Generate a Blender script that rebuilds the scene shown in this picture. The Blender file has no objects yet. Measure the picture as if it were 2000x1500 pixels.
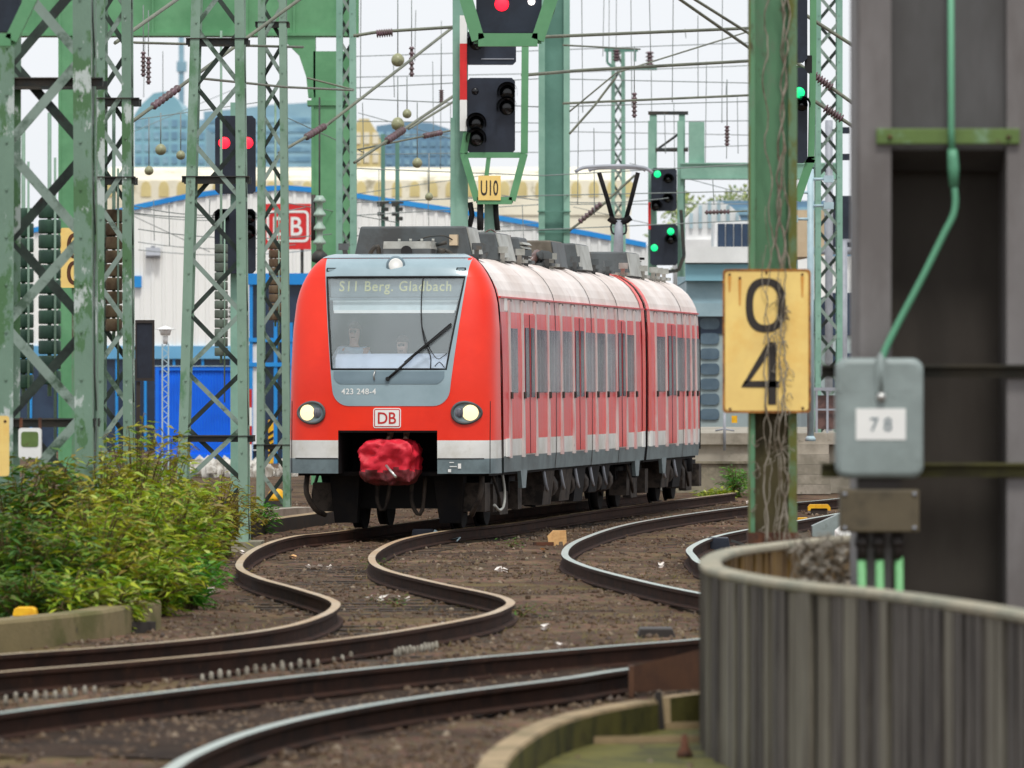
import bpy, math, random
from mathutils import Vector, noise
PI = math.pi
R = math.radians
rnd = random.Random(7)
SC = bpy.context.scene
COL = SC.collection
# ---------------------------------------------------------------- camera model
F = 12600.0          # focal length in pixels of a 2000 px wide picture
H = 2.15             # eye height above rail top (z = 0)
GZ = -0.19           # ballast level


def P(px, py, Y):
    return Vector(((px - 1000) / F * Y, Y, H + (750 - py) / F * Y))


def G(px, py, z=0.0):
    return P(px, py, F * (H - z) / (py - 750))


def gx(px, Y):
    return (px - 1000) / F * Y


def zz(py, Y):
    return H + (750 - py) / F * Y


def lin(c):
    c = c / 255.0
    return c / 12.92 if c <= 0.04045 else ((c + 0.055) / 1.055) ** 2.4


def S(r, g, b):
    return (lin(r), lin(g), lin(b))


# ---------------------------------------------------------------- materials
def new_mat(name):
    m = bpy.data.materials.new(name)
    m.use_nodes = True
    nt = m.node_tree
    return m, nt, nt.nodes['Principled BSDF']


def pm(name, base, rough=0.6, metal=0.0, second=None, scale=3.0, lo=0.45, hi=0.6, var=0.12, bump=0.0,
       bscale=30.0, stretch=(1, 1, 1), third=None, tscale=1.2, tlo=0.55, thi=0.7, spec=0.5, coat=0.0, bdist=0.02):
    """painted / weathered procedural surface: base colour with patches of second and third colour"""
    m, nt, b = new_mat(name)
    N, L = nt.nodes, nt.links
    tc = N.new('ShaderNodeTexCoord')
    mp = N.new('ShaderNodeMapping')
    mp.inputs['Scale'].default_value = stretch
    L.new(tc.outputs['Object'], mp.inputs['Vector'])

    def tex(sc, det=6, rg=0.6):
        t = N.new('ShaderNodeTexNoise')
        t.inputs['Scale'].default_value = sc
        t.inputs['Detail'].default_value = det
        t.inputs['Roughness'].default_value = rg
        L.new(mp.outputs[0], t.inputs['Vector'])
        return t

    def ramp(src, a, c):
        r = N.new('ShaderNodeMapRange')
        r.inputs['From Min'].default_value = a
        r.inputs['From Max'].default_value = c
        L.new(src, r.inputs['Value'])
        return r.outputs[0]

    def mix(fac, c1, c2):
        x = N.new('ShaderNodeMix')
        x.data_type = 'RGBA'
        L.new(fac, x.inputs['Factor'])
        for sock, c in ((x.inputs['A'], c1), (x.inputs['B'], c2)):
            if isinstance(c, (tuple, list)):
                sock.default_value = (*c[:3], 1)
            else:
                L.new(c, sock)
        return x.outputs['Result']
    t1 = tex(scale * 1.7)
    col = mix(ramp(t1.outputs['Fac'], 0.3, 0.7), tuple(max(0, x * (1 - var)) for x in base), tuple(min(1, x * (1 + var)) for x in base))
    if second:
        t2 = tex(scale, 8, 0.65)
        col = mix(ramp(t2.outputs['Fac'], lo, hi), col, second)
    if third:
        t3 = tex(tscale * scale, 9, 0.7)
        col = mix(ramp(t3.outputs['Fac'], tlo, thi), col, third)
    L.new(col, b.inputs['Base Color'])
    b.inputs['Roughness'].default_value = rough
    b.inputs['Metallic'].default_value = metal
    b.inputs['Specular IOR Level'].default_value = spec
    b.inputs['Coat Weight'].default_value = coat
    b.inputs['Coat Roughness'].default_value = 0.12
    if bump > 0:
        tb = tex(bscale, 5, 0.6)
        bp = N.new('ShaderNodeBump')
        bp.inputs['Strength'].default_value = bump
        bp.inputs['Distance'].default_value = bdist
        L.new(tb.outputs['Fac'], bp.inputs['Height'])
        L.new(bp.outputs[0], b.inputs['Normal'])
    return m


def emit(name, col, strength):
    m, nt, b = new_mat(name)
    b.inputs['Base Color'].default_value = (*[x * 0.3 for x in col], 1)
    b.inputs['Emission Color'].default_value = (*col, 1)
    b.inputs['Emission Strength'].default_value = strength
    return m


def glassy(name, tint, gloss=0.45, veil=(0.5, 0.55, 0.58), vf=0.2, rough=0.03):
    m = bpy.data.materials.new(name)
    m.use_nodes = True
    nt = m.node_tree
    N, L = nt.nodes, nt.links
    N.remove(N['Principled BSDF'])
    out = N['Material Output']
    tr = N.new('ShaderNodeBsdfTransparent'); tr.inputs[0].default_value = (*tint, 1)
    gl = N.new('ShaderNodeBsdfGlossy'); gl.inputs['Roughness'].default_value = rough
    gl.inputs['Color'].default_value = (0.9, 0.95, 1, 1)
    df = N.new('ShaderNodeBsdfDiffuse')
    nz = N.new('ShaderNodeTexNoise'); nz.inputs['Scale'].default_value = 2.5
    cr = N.new('ShaderNodeMix'); cr.data_type = 'RGBA'
    cr.inputs['A'].default_value = (*[v * 0.85 for v in veil], 1)
    cr.inputs['B'].default_value = (*veil, 1)
    L.new(nz.outputs['Fac'], cr.inputs['Factor'])
    L.new(cr.outputs['Result'], df.inputs['Color'])
    m1 = N.new('ShaderNodeMixShader'); m1.inputs[0].default_value = gloss
    L.new(tr.outputs[0], m1.inputs[1]); L.new(gl.outputs[0], m1.inputs[2])
    m2 = N.new('ShaderNodeMixShader'); m2.inputs[0].default_value = vf
    L.new(m1.outputs[0], m2.inputs[1]); L.new(df.outputs[0], m2.inputs[2])
    L.new(m2.outputs[0], out.inputs[0])
    return m


M = {}
PALE = S(158, 178, 168)
GREEN = S(72, 122, 78)
M['mast'] = pm('mast_paint', S(128, 156, 138), 0.6, second=S(92, 132, 98), scale=1.6, lo=0.55, hi=0.62, stretch=(1, 1, .55), third=S(66, 62, 52), tscale=2.2, tlo=.64, thi=.72, bump=.15)
M['mast_near'] = pm('mast_paint_peeling', S(112, 140, 122), 0.6, second=S(78, 116, 76), scale=1.3, lo=.52, hi=.545, stretch=(1, 1, .5), third=S(186, 196, 192), tscale=1.6, tlo=.56, thi=.6, bump=.15)
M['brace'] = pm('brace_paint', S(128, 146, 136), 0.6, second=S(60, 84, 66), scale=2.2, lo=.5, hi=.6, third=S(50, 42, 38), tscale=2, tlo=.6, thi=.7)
M['braceshade'] = pm('brace_paint_shaded', S(58, 72, 64), 0.65, second=S(36, 44, 42), scale=2.2, lo=.45, hi=.6, third=S(50, 42, 38), tscale=2, tlo=.6, thi=.7)  # brace paint with the shade of the rear and side faces put in
M['plateedge'] = pm('plate_edge_rust', S(168, 112, 44), 0.6, second=S(120, 74, 34), scale=9, lo=.45, hi=.6)
M['green'] = pm('green_steel_paint', S(100, 156, 112), 0.5, second=S(82, 140, 96), scale=.9, lo=.45, hi=.65, third=S(60, 70, 52), tscale=3, tlo=.68, thi=.78)
M['teal'] = pm('pale_green_steel', S(138, 178, 160), 0.5, second=S(120, 162, 144), scale=.8, lo=.45, hi=.6, third=S(70, 80, 66), tscale=3, tlo=.68, thi=.78)
M['teal_dark'] = pm('grey_green_steel', S(98, 142, 128), 0.5, second=S(86, 130, 116), scale=.8)
M['post'] = pm('post_green', S(90, 136, 100), 0.55, second=S(112, 122, 104), scale=2.0, lo=.56, hi=.66, stretch=(1, 1, .35), third=S(74, 62, 40), tscale=2.2, tlo=.6, thi=.68, bump=.1)
M['postbrown'] = pm('post_web_brown', S(86, 78, 48), 0.8, second=S(62, 54, 36), scale=2.5, stretch=(1, 1, .4), third=S(108, 112, 84), tscale=2.2, tlo=.6, thi=.7, bump=.15)  # darker olive-brown for the web below the plate
M['postedge'] = pm('post_edge_mossy', S(96, 128, 96), 0.6, second=S(96, 98, 36), scale=3.0, lo=.45, hi=.55, stretch=(1, 1, .5), third=S(92, 58, 32), tscale=1.5, tlo=.55, thi=.65)
M['darkmetal'] = pm('dark_metal', S(44, 50, 50), 0.6, second=S(64, 58, 50), scale=4)
M['navy'] = pm('signal_black', S(32, 38, 50), 0.5, second=S(42, 50, 64), scale=1.5, spec=.4)
M['black'] = pm('black_rubber', S(20, 20, 22), 0.7)
M['lens'] = pm('dark_lens', S(14, 16, 20), 0.15)
M['redlamp'] = emit('red_lamp', (1, .012, .03), 2.2)
M['greenlamp'] = emit('green_lamp', (.01, .8, .25), 1.1)
M['whitelamp'] = emit('white_lamp', (1, .9, .85), 3)
M['headlamp'] = emit('warm_headlamp', (1, .77, .40), 1.2)
M['yellow'] = pm('enamel_yellow', S(250, 212, 128), 0.4, second=S(240, 182, 82), scale=1.4, lo=.5, hi=.75, third=S(150, 92, 34), tscale=4, tlo=.7, thi=.76)
M['yellow2'] = pm('yellow_paint', S(246, 188, 30), 0.5, second=S(226, 160, 20), scale=6)
M['rust'] = pm('rust', S(96, 56, 34), 0.8, second=S(60, 40, 30), scale=6)
M['ink'] = pm('dark_paint', S(46, 40, 36), 0.6)
M['railside'] = pm('rail_rust', S(58, 36, 26), 0.85, second=S(42, 28, 22), scale=3, spec=.2, third=S(88, 60, 40), tscale=3, tlo=.58, thi=.75, bump=.2)
M['railtop'] = pm('rail_head_worn', S(186, 166, 136), 0.42, metal=.15, second=S(178, 148, 106), scale=.35, lo=.4, hi=.6, third=S(120, 98, 78), tscale=8, tlo=.55, thi=.75)
M['railshine'] = pm('rail_head_polished', S(168, 184, 176), 0.34, metal=.3, second=S(182, 190, 180), scale=.5, lo=.4, hi=.65, third=S(120, 92, 74), tscale=6, tlo=.62, thi=.75)
M['sleeper'] = pm('old_timber_sleeper', S(66, 54, 42), 0.9, second=S(48, 40, 34), scale=4, stretch=(3, 1, 1), bump=.4)
M['concrete'] = pm('weathered_concrete', S(150, 142, 122), 0.85, second=S(112, 108, 92), scale=2.0, third=S(84, 84, 40), tscale=1.3, tlo=.52, thi=.7, bump=.25)
M['concrete_tan'] = pm('tan_concrete', S(164, 142, 108), 0.85, second=S(128, 112, 82), scale=2.2, third=S(84, 86, 32), tscale=1.2, tlo=.55, thi=.72, bump=.2)
M['moss'] = pm('mossy_concrete', S(104, 100, 42), 0.9, second=S(64, 66, 28), scale=2.4, third=S(52, 42, 30), tscale=1.6, tlo=.55, thi=.7, bump=.3)
M['plat'] = pm('platform_concrete', S(172, 164, 150), 0.85, second=S(132, 126, 112), scale=.8, third=S(88, 86, 66), tscale=3, tlo=.58, thi=.72)
# train
M['tred'] = pm('train_red', S(244, 50, 20), 0.38, second=S(236, 44, 18), scale=.8, coat=.15, spec=.35, var=.05, third=S(176, 52, 34), tscale=5, tlo=.7, thi=.85)
M['tredside'] = pm('train_red_side', S(240, 38, 38), 0.3, second=S(226, 48, 56), scale=1.0, lo=.42, hi=.62, coat=.25, spec=.35, bump=.35, bscale=4, bdist=.05, stretch=(2, 2, .3), third=S(214, 104, 106), tscale=2, tlo=.58, thi=.75)  # side red with duller and paler pink patches
M['twhite'] = pm('train_white', S(226, 226, 222), 0.4, second=S(208, 206, 196), scale=1.2, coat=.3, third=S(170, 160, 140), tscale=4, tlo=.66, thi=.8)
M['tgrey'] = pm('train_skirt_grey', S(112, 128, 132), 0.45, second=S(96, 110, 114), scale=2, third=S(84, 80, 72), tscale=3, tlo=.6, thi=.8)
M['tmask'] = pm('train_mask_grey', S(152, 174, 182), 0.36, second=S(142, 164, 172), scale=.9, coat=.4, var=.04)
M['tmask2'] = pm('train_mask_dark_grey', S(118, 138, 148), 0.4, second=S(110, 130, 140), scale=.9, var=.04)
M['troof'] = pm('train_roof_pale', S(236, 226, 220), 0.5, second=S(212, 196, 186), scale=.7, lo=.4, hi=.65, stretch=(1, 1, 1), third=S(196, 168, 158), tscale=4, tlo=.6, thi=.75)
M['roofbox'] = pm('roof_box_grey', S(84, 90, 92), 0.55, second=S(70, 72, 72), scale=1.6, third=S(96, 84, 70), tscale=3, tlo=.6, thi=.72)
M['roofbox_brown'] = pm('roof_box_brown', S(108, 100, 88), 0.6, second=S(86, 78, 66), scale=2)
M['roofbox_light'] = pm('roof_box_light', S(176, 178, 172), 0.5, second=S(150, 150, 142), scale=2)
M['under'] = pm('underframe_black', S(20, 20, 23), 0.8, second=S(30, 27, 26), scale=3, spec=.2)
M['under2'] = pm('underframe_brown', S(72, 64, 58), 0.8, second=S(40, 36, 34), scale=4, spec=.2)
M['cover'] = pm('red_tarpaulin', S(222, 40, 60), 0.55, second=S(204, 32, 50), scale=4, var=.1, spec=.4)
M['coverdark'] = pm('red_tarpaulin_dark', S(120, 40, 46), 0.6, second=S(84, 36, 36), scale=5)  # darker red for the lower part of the cover
M['trim'] = pm('pale_trim', S(208, 196, 192), 0.45, second=S(206, 150, 148), scale=2.2, lo=.45, hi=.65, stretch=(1, 1, .4), third=S(150, 132, 128), tscale=3, tlo=.62, thi=.75)
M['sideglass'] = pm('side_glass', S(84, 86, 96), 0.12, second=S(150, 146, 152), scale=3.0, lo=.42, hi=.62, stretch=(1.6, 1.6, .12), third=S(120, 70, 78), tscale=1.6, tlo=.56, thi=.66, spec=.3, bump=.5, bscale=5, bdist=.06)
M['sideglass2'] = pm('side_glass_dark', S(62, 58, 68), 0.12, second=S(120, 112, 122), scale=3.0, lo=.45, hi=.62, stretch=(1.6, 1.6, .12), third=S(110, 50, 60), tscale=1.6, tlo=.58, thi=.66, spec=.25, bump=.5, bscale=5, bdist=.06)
M['chrome'] = pm('bare_metal', S(200, 200, 196), 0.3, metal=.7)
M['ceramic'] = pm('brown_ceramic', S(112, 84, 78), 0.35, second=S(88, 66, 62), scale=5)
M['cabwall'] = pm('cab_wall', S(206, 222, 224), 0.7)
M['cabdark'] = pm('cab_dark', S(110, 126, 132), 0.7)
M['desk'] = pm('cab_desk', S(190, 202, 222), 0.5, second=S(176, 188, 210), scale=2)
M['windscreen'] = glassy('windscreen_glass', (.95, .98, 1), .10, (.86, .98, 1.0), .22, .12)
M['display'] = emit('display_text', (.80, .82, .36), .22)
M['logored'] = pm('logo_red', S(196, 40, 36), 0.4)
M['rubble'] = pm('pale_rubble', S(206, 202, 194), 0.85, second=S(150, 142, 130), scale=3)
M['white'] = pm('white_paint', S(238, 238, 234), 0.45, var=.03)
M['skin'] = pm('skin', S(214, 170, 150), 0.55)
M['shirt'] = pm('pale_blue_shirt', S(196, 220, 238), 0.8)
M['jacket'] = pm('dark_blue_jacket', S(70, 84, 104), 0.8)
M['hair'] = pm('brown_hair', S(84, 62, 46), 0.8)
# surroundings
M['hall'] = pm('hall_white_cladding', S(244, 244, 240), 0.55, second=S(224, 226, 224), scale=.12, var=.02, stretch=(1, 1, .3))
M['hallblue'] = pm('hall_blue_trim', S(24, 136, 214), 0.45, second=S(40, 150, 222), scale=.3)
M['lightblue'] = pm('pale_blue_band', S(116, 178, 216), 0.5, second=S(96, 162, 204), scale=.3)
M['darkglass'] = pm('dark_glazing', S(48, 66, 88), 0.15, second=S(34, 48, 70), scale=.5, lo=.4, hi=.6)
M['container'] = pm('container_blue', S(0, 118, 246), 0.5, second=S(4, 106, 230), scale=.5, var=.05)
M['signred'] = pm('sign_red', S(214, 40, 40), 0.45)
M['cream'] = pm('cream_render', S(240, 234, 212), 0.7, second=S(226, 216, 190), scale=.12, third=S(176, 168, 140), tscale=5, tlo=.56, thi=.66)
M['citya'] = pm('blue_grey_office', S(136, 184, 198), 0.45, second=S(122, 172, 190), scale=.06)  # far offices: distance haze put into the pale blue-grey colours
M['cityb'] = pm('pale_blue_office', S(152, 190, 204), 0.4, second=S(128, 166, 186), scale=.08)
M['cityc'] = pm('slate_blue_roof', S(112, 150, 176), 0.5, second=S(96, 132, 160), scale=.05)
M['citygold'] = pm('sandstone_gold', S(220, 204, 146), 0.7, second=S(200, 182, 124), scale=.1)
M['citywin'] = pm('office_window', S(112, 152, 176), 0.3, second=S(150, 190, 206), scale=.3)
M['facade'] = pm('station_facade', S(170, 184, 184), 0.6, second=S(156, 170, 172), scale=.4)
M['facadeblue'] = pm('station_roof_panel', S(160, 184, 192), 0.5, second=S(140, 166, 176), scale=.4)
M['facadewhite'] = pm('station_white', S(236, 236, 234), 0.6, second=S(222, 222, 220), scale=.3)
M['oval'] = pm('rounded_window_glass', S(96, 116, 130), 0.15, second=S(78, 98, 114), scale=.8)
M['beige'] = pm('beige_panel', S(206, 186, 156), 0.7, second=S(190, 168, 138), scale=.6)
M['pole'] = pm('galvanised_pole', S(176, 200, 208), 0.5, second=S(156, 180, 188), scale=1)
M['polegrey'] = pm('grey_pole', S(160, 164, 172), 0.5, second=S(140, 144, 152), scale=1)
M['wire'] = pm('weathered_wire', S(116, 120, 104), 0.6, second=S(100, 104, 92), scale=2)
M['wire2'] = pm('thin_wire', S(128, 136, 134), 0.6)
M['insul'] = pm('insulator_brown', S(92, 76, 76), 0.4, second=S(110, 84, 92), scale=5)
M['insulg'] = pm('insulator_pale', S(168, 190, 176), 0.35, second=S(140, 164, 150), scale=5)
M['bell'] = pm('bell_insulator', S(150, 152, 116), 0.4, second=S(120, 122, 96), scale=5)
M['weight'] = pm('weight_dark_green', S(36, 66, 54), 0.6, second=S(46, 80, 62), scale=3)
M['weightgrey'] = pm('weight_grey_green', S(98, 112, 100), 0.7, second=S(82, 90, 80), scale=3)
M['weightrust'] = pm('weight_rusty', S(104, 88, 66), 0.8, second=S(84, 64, 46), scale=4)
# foreground
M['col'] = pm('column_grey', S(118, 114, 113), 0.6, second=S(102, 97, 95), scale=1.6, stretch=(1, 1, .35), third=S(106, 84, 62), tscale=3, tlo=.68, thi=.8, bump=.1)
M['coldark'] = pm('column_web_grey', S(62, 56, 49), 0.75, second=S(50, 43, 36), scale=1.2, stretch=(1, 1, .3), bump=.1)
M['colplate'] = pm('column_plate_grey', S(84, 83, 83), 0.6, second=S(72, 70, 69), scale=1.5, stretch=(1, 1, .3))
M['bracket'] = pm('mossy_bracket', S(92, 116, 58), 0.6, second=S(120, 152, 118), scale=5, lo=.52, hi=.58, third=S(84, 70, 40), tscale=2, tlo=.6, thi=.7)
M['olive'] = pm('olive_bar', S(72, 70, 26), 0.7, second=S(56, 52, 22), scale=4)
M['darkbar'] = pm('dark_bar', S(40, 38, 28), 0.7, second=S(54, 48, 34), scale=4)
M['box'] = pm('grey_cabinet', S(142, 154, 152), 0.5, second=S(126, 137, 134), scale=2.5, lo=.42, hi=.66, third=S(96, 104, 98), tscale=2.6, tlo=.6, thi=.76, bump=.05)
M['boxbrown'] = pm('brown_terminal_box', S(90, 80, 60), 0.65, second=S(70, 62, 46), scale=4)
M['pipe'] = pm('green_conduit', S(94, 158, 124), 0.5, second=S(88, 134, 70), scale=2.0, stretch=(1, 1, .3), lo=.5, hi=.6)
M['pipepale'] = pm('green_cable_pipe', S(120, 184, 124), 0.5, second=S(104, 166, 108), scale=3)  # paler green than the conduit on the column
M['board'] = pm('weathered_boards', S(102, 96, 89), 0.85, second=S(52, 46, 42), scale=3.2, lo=.42, hi=.62, stretch=(4, 4, .22), third=S(122, 116, 102), tscale=1.6, tlo=.56, thi=.72, bump=.3, bscale=18)
M['boardpale'] = pm('weathered_boards_pale', S(126, 121, 106), 0.85, second=S(98, 92, 80), scale=2.4, stretch=(3, 3, .25), third=S(96, 88, 78), tscale=1.6, tlo=.58, thi=.7, bump=.3, bscale=18)
M['boardin'] = pm('ochre_boards', S(120, 92, 40), 0.9, second=S(92, 68, 34), scale=2.4, stretch=(3, 3, .3), bump=.3)
M['coping'] = pm('pale_coping', S(160, 152, 130), 0.7, second=S(132, 132, 114), scale=1.5, third=S(112, 104, 86), tscale=4, tlo=.62, thi=.75, bump=.15)
M['brownplate'] = pm('brown_plate', S(94, 62, 40), 0.75, second=S(74, 48, 34), scale=2)
M['duct'] = pm('mossy_duct', S(126, 112, 76), 0.9, second=S(94, 90, 44), scale=1.6, lo=.45, hi=.6, third=S(72, 62, 44), tscale=2.2, tlo=.6, thi=.7, bump=.3)
M['litter'] = pm('pale_litter', S(232, 224, 216), 0.7, second=S(206, 190, 180), scale=9)
M['cardboard'] = pm('cardboard', S(222, 176, 118), 0.8, second=S(200, 150, 96), scale=6)
M['clip'] = pm('white_rail_clip', S(158, 153, 140), 0.85, second=S(104, 95, 82), scale=14)
M['twig'] = pm('dry_twigs', S(146, 138, 124), 0.85, second=S(104, 92, 76), scale=6)
M['stem'] = pm('shrub_stem', S(104, 84, 52), 0.85, second=S(82, 70, 40), scale=6)


def leafmat(name, cols, pos=None):
    m, nt, b = new_mat(name)
    N, L = nt.nodes, nt.links
    g = N.new('ShaderNodeNewGeometry')
    r = N.new('ShaderNodeValToRGB')
    els = r.color_ramp.elements
    n = len(cols)
    els[0].color = (*cols[0], 1)
    els[0].position = 0
    els[1].color = (*cols[-1], 1)
    els[1].position = 1
    for i in range(1, n - 1):
        e = els.new(i / (n - 1) if not pos else pos[i])
        e.color = (*cols[i], 1)
    L.new(g.outputs['Random Per Island'], r.inputs[0])
    L.new(r.outputs[0], b.inputs['Base Color'])
    b.inputs['Roughness'].default_value = .5
    # light passing through thin leaves
    b.inputs['Transmission Weight'].default_value = 0.0
    tl = N.new('ShaderNodeBsdfTranslucent')
    L.new(r.outputs[0], tl.inputs['Color'])
    ms = N.new('ShaderNodeMixShader'); ms.inputs[0].default_value = .3
    L.new(b.outputs[0], ms.inputs[1]); L.new(tl.outputs[0], ms.inputs[2])
    L.new(ms.outputs[0], N['Material Output'].inputs[0])
    return m


M['leaf'] = leafmat('leaf_green', [S(80, 122, 22), S(128, 164, 28), S(178, 192, 44), S(98, 142, 40), S(184, 194, 46), S(156, 146, 36), S(208, 220, 124)], [0, .25, .45, .62, .76, .9, 1])
M['leaf_dark'] = leafmat('leaf_dark', [S(42, 86, 22), S(66, 112, 24), S(104, 134, 26), S(70, 112, 44), S(116, 98, 26)])
M['leaf_autumn'] = leafmat('leaf_olive', [S(122, 134, 28), S(148, 142, 34), S(168, 160, 44), S(130, 110, 40), S(190, 186, 72)])
M['leaf_far'] = leafmat('leaf_far', [S(140, 164, 96), S(176, 188, 104), S(152, 160, 120), S(120, 150, 90)])
M['leaf_bright'] = leafmat('leaf_bright', [S(70, 140, 40), S(96, 168, 50), S(60, 116, 40), S(126, 176, 60)])

# ballast ground
def ground_mat():
    m, nt, b = new_mat('ballast_ground')
    N, L = nt.nodes, nt.links
    tc = N.new('ShaderNodeTexCoord')

    def noise_(sc, det=8, rg=.65):
        t = N.new('ShaderNodeTexNoise'); t.inputs['Scale'].default_value = sc; t.inputs['Detail'].default_value = det
        t.inputs['Roughness'].default_value = rg
        L.new(tc.outputs['Object'], t.inputs['Vector'])
        return t
    v = N.new('ShaderNodeTexVoronoi'); v.inputs['Scale'].default_value = 16
    L.new(tc.outputs['Object'], v.inputs['Vector'])
    r1 = N.new('ShaderNodeValToRGB')
    e = r1.color_ramp.elements
    e[0].position = .3; e[0].color = (*S(62, 44, 29), 1)
    e[1].position = .72; e[1].color = (*S(138, 104, 70), 1)
    x = e.new(.5); x.color = (*S(97, 72, 47), 1)
    n1 = noise_(.55)
    L.new(n1.outputs['Fac'], r1.inputs[0])
    mx = N.new('ShaderNodeMix'); mx.data_type = 'RGBA'; mx.blend_type = 'OVERLAY'
    mx.inputs['Factor'].default_value = .3
    L.new(r1.outputs[0], mx.inputs['A']); L.new(v.outputs['Color'], mx.inputs['B'])
    hs = N.new('ShaderNodeHueSaturation'); hs.inputs['Saturation'].default_value = .8; hs.inputs['Value'].default_value = .92
    L.new(mx.outputs['Result'], hs.inputs['Color'])
    # olive weed patches
    n2 = noise_(.33, 6)
    mr = N.new('ShaderNodeMapRange'); mr.inputs['From Min'].default_value = .56; mr.inputs['From Max'].default_value = .7
    L.new(n2.outputs['Fac'], mr.inputs['Value'])
    m2 = N.new('ShaderNodeMix'); m2.data_type = 'RGBA'
    L.new(mr.outputs[0], m2.inputs['Factor']); L.new(hs.outputs[0], m2.inputs['A'])
    m2.inputs['B'].default_value = (*S(112, 98, 60), 1)
    L.new(m2.outputs['Result'], b.inputs['Base Color'])
    b.inputs['Roughness'].default_value = .95
    b.inputs['Specular IOR Level'].default_value = .2
    bp = N.new('ShaderNodeBump'); bp.inputs['Strength'].default_value = .9; bp.inputs['Distance'].default_value = .04
    n3 = noise_(22, 4)
    ad = N.new('ShaderNodeMath'); ad.operation = 'ADD'
    L.new(v.outputs['Distance'], ad.inputs[0]); L.new(n3.outputs['Fac'], ad.inputs[1])
    L.new(ad.outputs[0], bp.inputs['Height'])
    L.new(bp.outputs[0], b.inputs['Normal'])
    return m


M['ground'] = ground_mat()
M['stone'] = leafmat('ballast_stone', [S(70, 52, 38), S(94, 72, 52), S(110, 86, 62), S(82, 62, 44), S(124, 102, 76), S(160, 144, 122)], [0, .2, .45, .7, .93, 1])
for lk in list(M['stone'].node_tree.links):
    pass
M['weed'] = leafmat('dry_weed', [S(110, 92, 50), S(132, 112, 64), S(96, 84, 44), S(120, 116, 54)])

# ---------------------------------------------------------------- mesh builder
ORG = {}


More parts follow.
